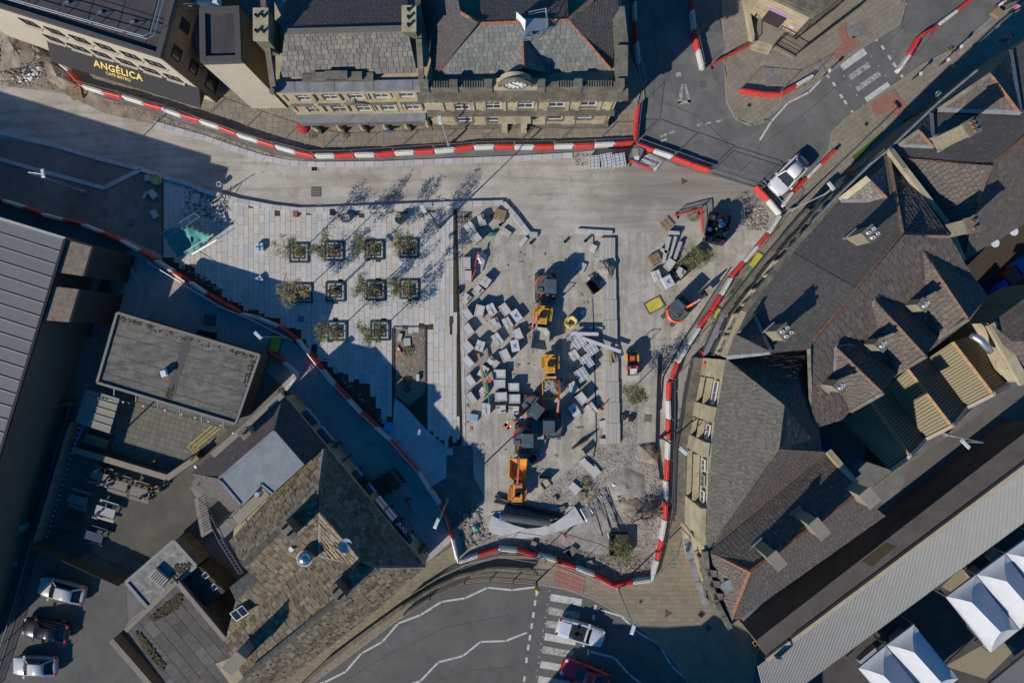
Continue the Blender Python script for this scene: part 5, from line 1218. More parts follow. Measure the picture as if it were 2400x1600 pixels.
for i,(a_,c_)in enumerate((((185,1049),(402,1114)),((402,1116),(474,1066)))):MB().seg((*W2(*a_),.5),(*W2(*c_),.5),.45,1.0).build('wall',darkstone,gw);MB().seg((*W2(*a_),1.04+i*.01),(*W2(*c_),1.04+i*.01),.52,.08).build('coping',flag_m,gw)
railing('street_railing','long thin railing that divides the dark lane from the beer garden and car park',[(181,945),(142,1075),(108,1195),(52,1400),(5,1545),(-20,1620)],1.1,6,plain('bluish_rail',(.16,.19,.22),.5),.0)
def slat_fence(name,label,a,c,h,n,mat,lean=0.0,z=0.0):
 t=thing(name,label,'fence',(*W2(*a),z));A,B=W2(*a),W2(*c);L=(B-A).length;d=(B-A)/L;o=Vector((-d.y,d.x))*lean
 for i in range(n):p=A+d*L*(i+.5)/n;MB().seg((*p,z),(*(p+o),z+h*R(.97,1.0)),.02,L/n*.9,up=d.to_3d()).build('slat',mat,t)
 for zz in(.3,.75):MB().seg((*(A+o*zz),z+h*zz),(*(B+o*zz),z+h*zz),.06,.08).build('rail',mat,t)
 return t
slat_fence('garden_fence','tall dark slatted fence on the lane side of the beer garden',(188,985),(104,1262),1.8,55,grey_wood)
slat_fence('garden_fence','sunlit slatted fence between the beer garden and the car park',(100,1268),(300,1358),1.9,44,plain('green_brown_wood',(.13,.105,.055),.85,var=.3))
fl_=thing('flag_string','row of small pale pennants along the lane side fence','bunting',W(150,1120,1.9))
for i in range(22):f=i/21;p=W(184,1000,2.0).lerp(W(108,1255,2.0),f);MB().add([p,p+Vector((.16,-.03,0)),p+Vector((.06,-.16,-.06)),p+Vector((.07,-.06,.02))],[(0,1,3),(0,3,2),(1,2,3),(0,2,1)]).build('flag',white_paint,fl_)
b=MB();b.add([W(194,995,1.8),W(198,998,1.8),W(176,1046,1.2),W(174,1044,1.2)],[(0,1,2,3)]);b.add([W(194,995,1.75),W(198,998,1.75),W(176,1046,1.15),W(174,1044,1.15)],[(3,2,1,0)]);tag(b.build('purple_banner',plain('purple_cloth',(.2,.12,.42),.7)),'narrow purple banner hanging on the lane fence below the shelter','banner')
# ------------------------------------------------------------------ pub: slate mansard with lead top, stone slate valley roofs, low flat outbuildings
pub=thing('pub_building','old pub with stone slate valley roofs and a lead topped slate mansard','building',(*W2(740,1250),0))
E0,RG=4.2,7.5
prism_walls(pub,[(664,926),(768,1048),(997,1328),(860,1446),(745,1534),(640,1618),(560,1640),(500,1560),(553,1539),(528,1500),(548,1419),(584,1340),(540,1271),(548,1206),(448,1110)],E0,E0-.25,sandstone,.12)
p1=roof_on(pub,[([(664,924,E0),(768,1048,E0),(712,1090,6.4),(642,1010,6.4)],0,1),([(448,1108,E0),(664,924,E0),(642,1010,6.4),(513,1121,6.4)],0,1),([(448,1108,E0),(548,1206,E0),(566,1186,6.4),(513,1121,6.4)],0,1)],mat=pieces_mat('mansard_slate',[(.085,.07,.066),(.1,.083,.078),(.115,.098,.092)],.8,8,.2,.2),name='mansard_roof',cw=.26,rl=.2,limit=100)
b=MB();b.prism([W2(x,y,6.4)for x,y in((642,1010),(712,1090),(639,1155),(612,1134),(566,1184),(513,1121))],4.5,6.42);lr=b.build('lead_roof',ground('blue_grey_roof',[(.17,.19,.2),(.21,.23,.24),(.25,.265,.265)],.8,5,rough=.6,bumpy=.1,stain=(.24,.23,.2)),pub)
for a_,c_ in(((642,1010),(712,1090)),((513,1121),(642,1010)),((513,1121),(566,1184)),((612,1134),(566,1184)),((612,1134),(638,1156))):MB().seg(W(*a_,6.46),W(*c_,6.46),.18,.14).build('lead_roll',lead,lr)
b=MB();b.lathe(W(609,1154,5.6),[(.3,0),(.3,.5),(.36,.55),(.2,.8)],10);b.build('roof_cowl',galv,pub)
b=MB();b.prism([W2(x,y,4.6)for x,y in((632,1160),(612,1138),(545,1211),(560,1230))],0,4.6);b.build('terrace_roof',plain('terrace_felt',(.26,.235,.195),.9),pub)
b=MB();b.seg(W(664,924,4.4),W(500,1066,4.4),.5,.5);b.build('gable_coping',flag_m,pub)
p2=roof_on(pub,[([(759,1053,5.4),(746,1150,RG),(569,1325,RG),(538,1268,E0+.2),(632,1166,E0+.2)],3,4),([(746,1150,RG),(749,1302,5.7),(700,1342,5.4),(528,1500,4.6),(553,1404,5.0),(609,1361,6),(569,1325,RG)],2,3),([(749,1302,5.6),(841,1322,6.6),(883,1330,RG),(571,1586,RG),(540,1534,5.0),(528,1500,4.6),(700,1342,5.4)],5,6),([(883,1330,RG),(997,1328,E0),(860,1446,E0),(745,1534,E0),(640,1618,E0),(540,1612,RG),(571,1586,RG)],1,4),([(772,1056,E0),(997,1328,E0),(883,1330,RG),(848,1314,RG),(747,1198,RG)],0,1),([(759,1050,5.4),(772,1056,E0),(747,1198,RG),(746,1150,RG)],1,2),([(747,1200,RG),(848,1315,RG),(841,1323,6.6),(749,1302,5.7)],0,1)],mat=stone_slate,cw=.5,rl=.36,thick=.07,jw=.28,gap=.035,jr=.12,tilt=.6)
roof_on(pub,[([(538,1376,4.4),(584,1340,4.4),(609,1361,6.1),(553,1407,6.1)],0,1)],mat=grey_slate,name='lean_to_roof',cw=.42,rl=.36,limit=20)
ridge(p2,[(746,1150,RG+.03),(569,1325,RG+.03)],moss_slate,.45,.12,seglen=.9);ridge(p2,[(883,1330,RG+.03),(571,1586,RG+.03)],moss_slate,.45,.12,seglen=.9);ridge(p2,[(997,1328,E0+.1),(883,1330,RG+.03),(848,1314,RG),(747,1199,RG)],grey_slate,.35,.1,seglen=.7);ridge(p2,[(759,1052,5.5),(746,1150,RG+.03)],grey_slate,.4,.12)
b=MB();q=RF([(749,1215,7.3),(749,1302,5.75),(841,1323,6.66)])
for i in range(2):b.seg(q[i],q[i+1],.2,.08)
b.build('valley_lead',lead,p2)
sk=MB();sk.box(W(561,1436,5.75),(1.25,.95,.14),M=(Matrix.Rotation(math.radians(32),3,'Z')@Matrix.Rotation(.28,3,'X')));sk=sk.build('skylight',white_paint,p2)
for s in(-1,1):MB().box(W(561,1436,5.76)+Matrix.Rotation(math.radians(32),3,'Z')@Vector((s*.3,0,.06)),(.5,.8,.06),M=(Matrix.Rotation(math.radians(32),3,'Z')@Matrix.Rotation(.28,3,'X'))).build('pane',pane_m,sk)
for x,y in((651,1240),(682,1287)):MB().box(W(x,y,7.2 if y<1260 else 6.6),(.32,.4,.05),rz=.7).build('pale_slate',white_paint,p2)
chimney('chimney_stack','dark chimney with two black flues beside the first stone slate ridge of the pub',672,1243,9.6,6.6,.7,1.3,math.radians(38),ridge_brown,2,black_m,darkstone)
chimney('chimney_stack','dark chimney with two black flues on the long southern ridge of the pub',790,1392,9.4,6.6,.7,1.3,math.radians(38),ridge_brown,2,black_m,darkstone)
chimney('chimney_stack','pale squat chimney at the end of the southern pub ridge above the flat outbuilding',548,1555,8.8,5.4,.9,1.6,math.radians(-40),plain('pale_render',(.28,.25,.21),.9),0,black_m,flag_m)
chimney('chimney_pot_stack','short stone stack with an orange pot on the mansard edge beside the kiosk',572,1015,6.6,4.2,.7,.7,.7,sandstone,1,terracotta)
dm=thing('roof_dome','polished metal ventilation dome on the stone slate roof','roof vent',W(717,1305,6.4))
MB().lathe((0,0,-.4),[(.62,0),(.62,.75),(.68,.8),(.68,.88)],10).build('drum',galv,dm,world=0);MB().lathe((0,0,.45),[(.58,0),(.52,.2),(.38,.36),(.2,.45),(.04,.48)],16).build('dome',plain('bright_steel',(.6,.58,.55),.22,.95,.5),dm,world=0,smooth=True)
ds=thing('satellite_dish','grey satellite dish on a bracket on the stone slate gable','satellite dish',W(803,1274,7.2))
b=MB();Mx=Matrix.Rotation(.5,3,'Y')
prof=[(.58,.16),(.45,.09),(.25,.03),(.02,0)];n=16
for r_,z_ in prof:b.v+=[Mx@Vector((r_*math.cos(2*math.pi*k/n),r_*math.sin(2*math.pi*k/n),z_+.5))for k in range(n)]
for i in range(3):
 for k in range(n):b.f.append((i*n+k,i*n+(k+1)%n,(i+1)*n+(k+1)%n,(i+1)*n+k))
b.build('dish',plain('dish_grey',(.35,.37,.4),.5),ds,world=0,smooth=True);MB().seg((.1,0,.5),(.45,.05,-.3),.08,.08).build('bracket',dark_metal,ds,world=0)
b=MB();a0=W(695,1264,8.4);b.tube([a0+Vector((-.55,0,0)),a0+Vector((.55,0,0))],.025,5);b.tube([a0,a0-Vector((0,0,1.6))],.025,5)
for i in range(5):b.tube([a0+Vector((-.45+i*.2,-.16,0)),a0+Vector((-.45+i*.2,.16,0))],.012,4)
tag(b.build('tv_aerial',galv),'thin television aerial on the pub roof ridge','aerial')
# street front of the pub: boards, windows, hanging baskets
pA,pB=W2(672,936,E0),W2(994,1330,E0);pd=(pB-pA).normalized();po=Vector((pd.y,-pd.x));po=po if po.x>0 else-po
pL=(pB-pA).length
for f in(.125,.235,.49,.545,.79,.84):window(pub,Vector((*(pA+pd*pL*f+po*.12),2.6)),pd,po,1.5,1.4,plain('blue_frame',(.04,.07,.14),.5)if f<.13 else MATS['blue_frame'],None,2,True,white_paint)
def front_board(name,f0,f1,mat,z=3.6,hgt=.7):
 a_,c_=pA+pd*pL*f0+po*.3,pA+pd*pL*f1+po*.3;b=MB();tl=po*.35
 q=[Vector((*a_,z)),Vector((*c_,z)),Vector((*(c_+tl),z-hgt)),Vector((*(a_+tl),z-hgt))]
 b.add(q+[p-Vector((0,0,.05))for p in q],[(3,2,1,0),(4,5,6,7),(0,1,5,4),(1,2,6,5),(2,3,7,6),(3,0,4,7)]);return b.build(name,mat,pub),q
fb,q=front_board('cross_banner',.615,.745,plain('banner_white',(.62,.6,.6),.7))
crm=plain('banner_red',(.55,.03,.03),.7)
u_,v_=(q[1]-q[0]),(q[3]-q[0]);nn=u_.cross(v_).normalized();nn=nn if nn.z>0 else-nn
b=MB();b.add([q[0]+v_*.42+nn*.01,q[1]+v_*.42+nn*.01,q[1]+v_*.58+nn*.01,q[0]+v_*.58+nn*.01],[(0,1,2,3)]);b.build('cross_bar',crm,fb)
b=MB();b.add([q[0]+u_*.47+nn*.012,q[0]+u_*.54+nn*.012,q[3]+u_*.54+nn*.012,q[3]+u_*.47+nn*.012],[(0,1,2,3)]);b.build('cross_bar',crm,fb)
fb2,q=front_board('name_board',.755,.845,plain('board_navy',(.02,.025,.07),.5))
X_=(q[1]-q[0]).normalized();Y_=(q[3]-q[0]).normalized()
text_mesh('lettering','JUO',.62,M4(-X_ if False else X_,-Y_ if X_.cross(-Y_).z>0 else Y_,Vector((0,0,1))if False else(X_.cross(-Y_)if X_.cross(-Y_).z>0 else X_.cross(Y_)),(q[0]+q[2])/2+Vector((0,0,.02))),white_paint,fb2)
b=MB()
for i in range(9):p=pA+pd*pL*(.3+i*.08);MB().seg((*(p+po*.25),0),(*(p+po*.25),3.4),.12,.12,up=Vector((1,0,0))).build('front_post',dark_metal,pub)
# fire escape
fe_=thing('fire_escape','wooden fire escape stairs with dark rails at the back of the pub','stairs',(*W2(500,1200),0))
for i in range(14):
 f=i/13;x,y=478+f*46,1160+f*62;A,B=W2(x-10,y+7),W2(x+14,y-8);d=Vector((A-B)).normalized();d2=Vector((-d.y,d.x))*.14
 b=MB();b.prism([A-d2,B-d2,B+d2,A+d2],1.2+f*3.0-.05,1.2+f*3.0);b.build('tread',grey_wood,fe_)
P=Pieces(fe_,'deck_board',grey_wood)
cover(P,[W(508,1240,4.2),W(545,1202,4.2),W(562,1226,4.2),W(524,1262,4.2)],W(508,1240,4.2),W(524,1262,4.2),1.4,.16,.02,.04,jw=0);P.finish()
P=Pieces(fe_,'deck_board',grey_wood);cover(P,[W(452,1128,1.2),W(480,1152,1.2),W(464,1170,1.2),W(446,1146,1.2)],W(452,1128,1.2),W(480,1152,1.2),1.2,.16,.02,.04,jw=0);P.finish()
b=MB();b.tube([W(466,1168,2.2),W(490,1190,3.4),W(518,1246,5.2),W(528,1266,5.2)],.04,5);b.tube([W(504,1236,5.2),W(544,1198,5.2)],.04,5);b.build('handrail',dark_metal,fe_)
b=MB();q0,q1=(480,1220,3.6),(600,1360,4.0)
ld=thing('walkway_ladder','thin galvanised ladder rail along the dark yard behind the pub','ladder',W(520,1285,4))
for dx in(0,9):MB().tube([W(484+dx,1210-dx*.4,3.9),W(512+dx,1268-dx*.4,4.1),W(560+dx,1344-dx*.4,4.1)],.03,4).build('rail',galv,ld)
for i in range(12):f=i/11;x,y=512+48*f,1268+76*f;MB().tube([W(x,y,4.1),W(x+9,y-3.6,4.1)],.02,4).build('rung',galv,ld)
# outbuildings
ob=thing('flat_outbuilding','pale stained concrete flat roof with a steel roof hatch behind the beer garden','building',(*W2(380,1350),0))
oq=[W2(x,y,3.3)for x,y in((408,1266),(461,1325),(349,1424),(296,1363))]
b=MB();b.prism(oq,0,3.2);b.build('wall',darkstone,ob)
b=MB();b.prism(oq,3.2,3.3);orf=b.build('roof',ground('stained_concrete',[(.13,.125,.11),(.22,.215,.195),(.34,.33,.31)],1.5,5,bumpy=.3,stain=(.1,.095,.08)),ob)
for i in range(4):MB().seg((*oq[i],3.36+i*.003),(*oq[(i+1)%4],3.36+i*.003),.25+i*.005,.14).build('roof_edge',plain('edge_concrete',(.25,.245,.225),.9)if i==0 else MATS['edge_concrete'],ob)
hat=MB();hat.box(W(373,1352,3.55),(1.5,1.0,.5),rz=-.72);hat=hat.build('roof_hatch',plain('hatch_grey',(.26,.25,.24),.6),orf)
for i in range(6):MB().box(W(371,1354,3.82)+Matrix.Rotation(-.72,3,'Z')@Vector((-.5+i*.2,0,0)),(.08,.8,.04),rz=-.72).build('hatch_rib',black_m,hat)
moss('moss',ob,[(410,1322),(452,1318),(440,1335),(415,1360),(398,1375)],3.34,160,.1)
o2=thing('flat_outbuilding','larger dark slabbed flat roof with moss clumps at the bottom left','building',(*W2(430,1500),0))
oq2=[W2(x,y,3.9)for x,y in((416,1362),(530,1498),(556,1540),(590,1600),(560,1650),(412,1630),(296,1476))]
b=MB();b.prism(oq2,0,3.75);b.build('wall',darkstone,o2)
b=MB();b.prism(oq2,3.75,3.85);o2r=b.build('roof',joint,o2)
P=Pieces(o2r,'roof_slab',pieces_mat('roof_slab_stone',[(.08,.07,.062),(.115,.102,.09),(.098,.086,.077),(.14,.127,.114)],.9,3,.3,.2,patch=(.08,.07,.062)))
cover(P,[Vector((p.x,p.y,3.85))for p in oq2],Vector((*oq2[0],3.85)),Vector((*oq2[1],3.85)),1.7,.95,.03,.04,jw=.3);P.finish()
for a_,c_ in((0,1),(6,0)):MB().seg((*oq2[a_],3.95),(*oq2[c_],3.95+.01*a_),.38,.25).build('parapet',flag_m,o2)
moss('moss',o2,[(352,1442),(420,1388),(430,1398),(415,1425),(375,1450),(358,1455)],3.95,240,.13);moss('moss',o2,[(316,1476),(330,1484),(390,1560),(380,1575),(330,1510)],3.95,260,.13)
MB().seg((*W2(278,1486),.7),(*W2(386,1610),.7),.5,1.4).build('yard_wall',flag_m,o2)
pbn=MB();pbn.seg(W(340,1424,3.2),W(298,1462,2.6),.04,.3);tag(pbn.build('cloth_bunting',plain('bunting_cloth',(.4,.2,.3),.8)),'small red white and blue bunting on the outbuilding parapet','bunting')
yb=thing('yard_shed','dark timber clad rear extension with two small white windows in the pub yard','building',(*W2(500,1390),0))
yq=[W2(x,y,3.0)for x,y in((422,1360),(468,1326),(512,1366),(528,1385),(480,1420))]
b=MB();b.prism(yq,0,3.0);b.build('wall',plain('dark_timber',(.06,.048,.035),.85),yb)
P=Pieces(yb,'roof_board',plain('board_brown',(.07,.058,.045),.85,var=.3));cover(P,[Vector((p.x,p.y,3.02))for p in yq],Vector((*yq[0],3.02)),Vector((*yq[4],3.02)),2.2,.2,.02,.04,jw=.2);P.finish()
for x,y in((481,1348),(502,1375)):
 t_=MB();t_.box(W(x,y,3.1),(.5,.5,.08),rz=.7);wf=t_.build('window',white_paint,yb);MB().box(W(x,y,3.13),(.38,.38,.06),rz=.7).build('pane',pane_m,wf)
# ------------------------------------------------------------------ barriers and fence panels
def make_barrier(name,mat,loc):
 t=thing(name,'','barrier',loc)
 secs=[]
 prof=[(-.2,0),(.2,0),(.2,.22),(.15,.5),(.13,.76),(.05,.8),(.035,.74),(-.035,.74),(-.05,.8),(-.13,.76),(-.15,.5),(-.2,.22)]
 for x,s in((-.87,.62),(-.8,.92),(-.7,1),(.7,1),(.8,.92),(.87,.62)):
  secs.append([(x,y*s,z if s>.7 else z*.93)for y,z in prof])
 MB().loft(secs).build('body',mat,t,world=0)
 b=MB();b.lathe((.84,0,.1),[(.1,0),(.1,.62),(.06,.66)],8);b.build('connector',mat,t,world=0)
 for x in(-.45,.45):MB().box((x,0,.765),(.12,.05,.05)).build('filler_cap',mat,t,world=0)
 return t
b_red=make_barrier('barrier',red_plastic,(0,0,0));b_white=make_barrier('barrier',white_plastic,(0,0,0))
USED=set()
def place(proto,loc,rz,label,group=None,cat=None):
 """the first time moves the prototype itself, afterwards copies it"""
 if proto.name not in USED:o=proto;USED.add(proto.name)
 else:o=copy_tree(proto)
 o.location=loc;o.rotation_euler=(0,0,rz);o['label']=label
 if group:o['group']=group
 elif 'group' in o:del o['group']
 return o
ORD=['first','second','third','fourth','fifth','sixth','seventh','eighth','ninth','tenth','eleventh','twelfth','thirteenth','fourteenth']
def side_of(pts):
 return('left' if pts[0][0]<pts[-1][0]else 'right')if abs(pts[0][0]-pts[-1][0])>abs(pts[0][1]-pts[-1][1])else('top' if pts[0][1]<pts[-1][1]else 'bottom')
def barrier_run(pts,cols,where,z=.006,h=.4):
 """pts px at the top of the barriers; one unit between each pair, coloured r or w"""
 cnt={'r':0,'w':0};sd=side_of(pts);tot={q:cols.count(q)for q in 'rw'}
 for i,c in enumerate(cols):
  a,b_=W2(*pts[i],h),W2(*pts[i+1],h);d=b_-a;L=d.length;n=max(1,round(L/1.75))
  for k in range(n):
   p=a+d*((k+.5)/n);o=place(b_red if c=='r' else b_white,(p.x+R(-.03,.03),p.y+R(-.03,.03),z),math.atan2(d.y,d.x)+R(-.025,.025),(ORD[cnt[c]]+' ' if tot[c]>1 else '')+('red' if c=='r' else 'white')+' barrier unit '+('from the '+sd+' ' if tot[c]>1 else '')+where,('red' if c=='r' else 'white')+' barriers '+where);cnt[c]+=1
   o.scale=(L/n/1.8,1,1)
def make_panel():
 t=thing('fence_panel','','fence panel')
 for x in(-1.74,1.74):MB().tube([(x,0,0),(x,0,2.0)],.022,5).build('upright',galv,t,world=0)
 for z in(.12,1.98):MB().tube([(-1.74,0,z),(1.74,0,z)],.02,5).build('rail',galv,t,world=0)
 b=MB()
 for i in range(14):x=-1.6+i*3.2/13;b.add([(x-.004,0,.12),(x+.004,0,.12),(x+.004,0,1.98),(x-.004,0,1.98)],[(0,1,2,3)])
 for z in(.6,1.2):b.add([(-1.74,0,z),(1.74,0,z),(1.74,0,z+.008),(-1.74,0,z+.008)],[(0,1,2,3)])
 b.build('mesh_infill',galv,t,world=0,kind='stuff');return t
panel=make_panel()
def panel_run(pts,where,off=.0,z=.1):
 ct=0;sd=side_of(pts)
 for i in range(len(pts)-1):
  a,b_=W2(*pts[i],.4),W2(*pts[i+1],.4);d=b_-a;L=d.length;n=max(1,round(L/3.5));u=d/L;o=Vector((-u.y,u.x))*off
  for k in range(n):
   p=a+d*((k+.5)/n)+o;e=place(panel,(p.x+R(-.03,.03),p.y+R(-.03,.03),z),math.atan2(d.y,d.x)+R(-.025,.025),(ORD[ct]+' ' if len(pts)>2 or n>1 else '')+'mesh fence panel '+('from the '+sd+' ' if len(pts)>2 or n>1 else '')+where,'mesh panels '+where);ct+=1;e.scale=(L/n/3.52,1,1)
N1=[(139,147),(163,168),(196,203),(245,217),(288,227),(337,242),(380,255),(426,270),(469,283),(515,298),(556,315),(605,330),(646,343),(693,356),(738,366),(785,365),(831,363.5),(879,362),(925,358),(972,356),(1018,353),(1066,349.5),(1111,344),(1159,343),(1205,344),(1252,344),(1298,343),(1345,342),(1392,340),(1440,338),(1484,335)]
barrier_run(N1[:13],'wrwrwrwrwrwr','in the run below the cafe canopy')
barrier_run(N1[12:],'wr'*9,'in the run below the clock building')
panel_run([N1[2],N1[4],N1[6],N1[8],N1[10],N1[12]],'on the barriers below the cafe',.05);panel_run([N1[i]for i in range(12,31,2)],'on the barriers in front of the clock building',.05)
barrier_run([(1488,332),(1492,288),(1497,246)],'rr','in the arm pointing up from the north run')
panel_run([(1488,332),(1497,246)],'on the short red arm',-.05)
barrier_run([(1491,338),(1532,353),(1577,367)],'rw','just right of the north run corner');panel_run([(1491,338),(1577,367)],'right of the north run corner',.1)
barrier_run([(1579,368),(1622,385),(1664,400)],'rr','in the red pair before the open panels');panel_run([(1579,368),(1664,400)],'on the last red pair',.1)
panel_run([(1664,398),(1723,415),(1782,433)],'standing free by the white car',.05,.02);panel_run([(1664,404),(1782,440)],'doubled behind the free standing pair',-.1,.02)
barrier_run([(1770,437),(1801,468),(1828,502)],'rw','beside the bonnet of the white car');panel_run([(1770,437),(1828,502)],'beside the white car',.3,.02)
E1=[(1828,506),(1800,548),(1776,577),(1743,614),(1713,650),(1690,692),(1667,729),(1639,767),(1613,808),(1588,850),(1573,888)]
barrier_run(E1,'wrwrwrrwwr','in the slanting run beside the terrace');panel_run([E1[i]for i in(0,2,4,6,8,10)],'along the slanting run',.1)
E2=[(1568,893),(1567,936),(1568,982),(1567,1028),(1565,1076),(1562,1124),(1562,1170),(1559,1215),(1551,1264),(1541,1310),(1526,1357)]
barrier_run(E2,'rwrwrwrwrw','in the run beside the corner shops');panel_run([E2[i]for i in(0,2,4,6,8,10)],'along the corner shop run',.22)
S1=[(1526,1358),(1483,1363),(1437,1371),(1394,1346),(1350,1328),(1305,1312),(1260,1300),(1213,1289),(1168,1285),(1122,1299),(1077,1315)]
barrier_run(S1,'wrrwrwrwrw','in the bottom run above the zebra crossing');panel_run([S1[i]for i in(2,4,6,8,10)],'along the bottom run',.25)
W1=[(1072,1310),(1062,1262),(1040,1203),(1031,1181),(1008,1147),(980,1104),(949,1068),(916,1032),(881,1001),(847,968),(817,935),(784,902),(756,866),(725,831),(697,796)]
barrier_run(W1,'wrrwwrrwrwrwrw'[:14],'in the shaded run past the pub');panel_run([W1[i]for i in(0,2,5,7,9,11,13)],'along the pub run',-.22)
W2_=[(697,794),(654,765),(605,745),(566,735),(525,712),(485,689),(446,662),(408,637),(367,611),(327,589),(284,565),(242,546),(196,527),(151,516),(102,502),(59,487),(10,470),(-36,462)]
barrier_run(W2_,'rwwrrwrwrwrwrwrwr','in the shaded run past the kiosk and hall');panel_run([W2_[i]for i in(0,2,4,6,8)],'along the plaza edge near the kiosk',.22)
barrier_run([(1486,-40),(1486,5),(1488,51),(1492,100),(1496,148)],'rwrw','at the kerb right of the clock building');panel_run([(1496,150),(1507,204)],'at the shaded kerb end',0)
barrier_run([(1620,-20),(1622,25),(1626,71),(1637,117),(1648,163)],'rwrw','across the side road beside the stone hall');panel_run([(1626,71),(1648,163)],'beside the stone hall',-.15)
barrier_run([(1733,213),(1780,220),(1826,222),(1864,202),(1904,180)],'rrrw','on the rounded corner below the stone hall');panel_run([(1733,211),(1826,220),(1904,178)],'on the rounded corner',.1)
barrier_run([(2275,2),(2241,28),(2196,62),(2153,88),(2130,130),(2104,168)],'rwrrw','in the line above the top right zebra')
panel_run([(2153,90),(2104,168)],'by the top right zebra',.12)
barrier_run([(1957,352),(1922,385),(1890,417),(1857,452),(1831,486)],'rwrw','along the kerb beside the white car')
barrier_run([(627,823),(666,848),(699,878)],'rw','beside the yellow trench cover at the kiosk');barrier_run([(699,880),(672,913)],'w','turned back at the pub corner')
# red plastic chapter fences
def chapter(label,pts,h=1.0,z=.02,rot=None):
 t=thing('plastic_fence',label,'fence',(*W2(*pts[0]),z));
 for i in range(len(pts)-1):
  A,B=W2(*pts[i]),W2(*pts[i+1]);L=(B-A).length;n=max(1,round(L/1.9))
  for k in range(n):
   a,c=A.lerp(B,k/n),A.lerp(B,(k+.94)/n);d=(c-a).normalized();b=MB()
   for zz,hh in((.2,.06),(.55,.05),(h-.02,.1)):b.seg((*a,z+zz),(*c,z+zz),.04,hh)
   m=11
   for j in range(m+1):p=a.lerp(c,j/m);b.seg((*p,z+.1),(*p,z+h),.03,.035 if 0<j<m else .07)
   b.build('panel',red_plastic,t)
   f=MB();o=Vector((-d.y,d.x))*.3;p=a.lerp(c,.15);f.seg((*(p-o),z+.05),(*(p+o),z+.05),.1,.08);f.build('foot',black_m,t)
 return t
chapter('red plastic lattice fence between road and hall steps',[(1660,160),(1700,138),(1757,110)])
chapter('red plastic lattice fence bent round the dark skip',[(1578,508),(1640,492),(1644,550)],1.05)
chapter('red plastic lattice fence lying near the strapped block packs',[(1470,380),(1528,402)],.9)
chapter('dark red plastic fence in the shade beside the outdoor stairs',[(275,595),(300,612),(326,632)],.9)
chapter('red plastic lattice fence in the shade at the pub front',[(955,1165),(965,1200)],.9)
chapter('short red plastic fence beside the cement packs near the raised strip',[(1405,958),(1421,940)],.6)
handr=tube_rail('handrail','angled galvanised handrail by the shaded footway near the kiosk',[W(319,632,.0),W(345,684,0),W(329,738,0)],(.6,1.05),[(W(319,632),(0,0)),(W(345,684),(0,0)),(W(329,738),(0,0))],.03)
tube_rail('handrail','galvanised ladder shaped handrail in front of the pub windows',[W(968,1213,.0),W(1000,1262,0)],(.6,1.05),[(W(968,1213),(.1,.1)),(W(1000,1262),(.1,.1))],.035)
# roadside railing on the low wall below the pub
wl_=thing('roadside_wall','curved low stone wall below the pub beside the bend','wall',(*W2(1000,1380),0))
wq=[(1245,1330),(1150,1328),(1075,1346),(1010,1376),(930,1426),(850,1484),(770,1544),(690,1620)]
for i in range(len(wq)-1):MB().seg((*W2(*wq[i]),.35+i*.003),(*(W2(*wq[i+1])+(W2(*wq[i+1])-W2(*wq[i])).normalized()*.08),.35+i*.003),.35,.7).build('wall_section',darkstone,wl_)
railing('roadside_railing','black railing along the curved wall beside the bend below the pub',[(1259,1334),(1245,1322),(1150,1318),(1075,1337),(1010,1368),(950,1406)],.95,7,black_m,.7)
railing('kerb_railing','grey barred pedestrian railing at the kerb of the bend',[(1256,1362),(1150,1354),(1090,1360),(1010,1396),(950,1432)],1.0,7,dark_metal,.1)
# ------------------------------------------------------------------ trees and their grilles
leaf_m=pieces_mat('leaf',[(.11,.12,.042),(.16,.17,.068),(.08,.09,.032),(.21,.205,.09),(.135,.142,.054)],.7,9,.15,0)
leaf_y=pieces_mat('yellow_leaf',[(.26,.19,.06),(.34,.26,.1),(.2,.14,.05),(.4,.31,.14)],.7,9,.15,0)
bark=plain('bark',(.16,.13,.1),.9,var=.3)
grille_m=plain('grille_steel',(.03,.055,.065),.55,.3)
gravel_m=plain('pale_gravel',(.36,.34,.31),.95,var=.25,scale=20)
mulch=plain('mulch',(.09,.06,.035),.95,var=.4,scale=18)
def make_tree(h,cr,ch,nleaf,lm,seed,lean=(0,0),sz=.15):
 rs=random.Random(seed);t=thing('young_tree','','tree')
 b=MB();top=Vector((lean[0],lean[1],h));b.tube([(0,0,0),(lean[0]*.2,lean[1]*.2,h*.35),(lean[0]*.6,lean[1]*.6,h*.7),top],[.05,.042,.03,.012],6)
 limbs=[]
 for i in range(16):
  f=rs.uniform(.42,.93);a=rs.uniform(0,6.28);s=Vector((lean[0]*f,lean[1]*f,h*f));l=cr*rs.uniform(.7,1.05)*(1.15-abs(f-.62))
  e=s+Vector((math.cos(a)*l,math.sin(a)*l,rs.uniform(.25,.8)));b.tube([s,s.lerp(e,.5)+Vector((0,0,.08)),e],[.02,.014,.006],4);limbs.append((s,e))
 b.build('trunk',bark,t,world=0)
 c=MB()
 cl=[]
 for s,e in limbs:
  for k in range(4):cl.append((s.lerp(e,rs.uniform(.35,1.08))+Vector((rs.gauss(0,.12),rs.gauss(0,.12),rs.gauss(0,.15))),rs.uniform(.16,.34)))
 for i in range(nleaf):
  p,r=rs.choice(cl);q=p+Vector((rs.gauss(0,r*.62),rs.gauss(0,r*.62),rs.gauss(0,r*.7)))
  n=Vector((rs.gauss(0,1),rs.gauss(0,1),rs.gauss(.7,.8))).normalized();x=n.cross(Vector((rs.gauss(0,1),rs.gauss(0,1),rs.gauss(0,1)))).normalized();y=n.cross(x);w=sz*rs.uniform(.5,1.1)
  c.add([q-x*w*.5,q-y*w*.28,q+x*w*.5,q+y*w*.28],[(0,1,2,3)])
 c.build('crown',lm,t,world=0,kind='stuff');return t
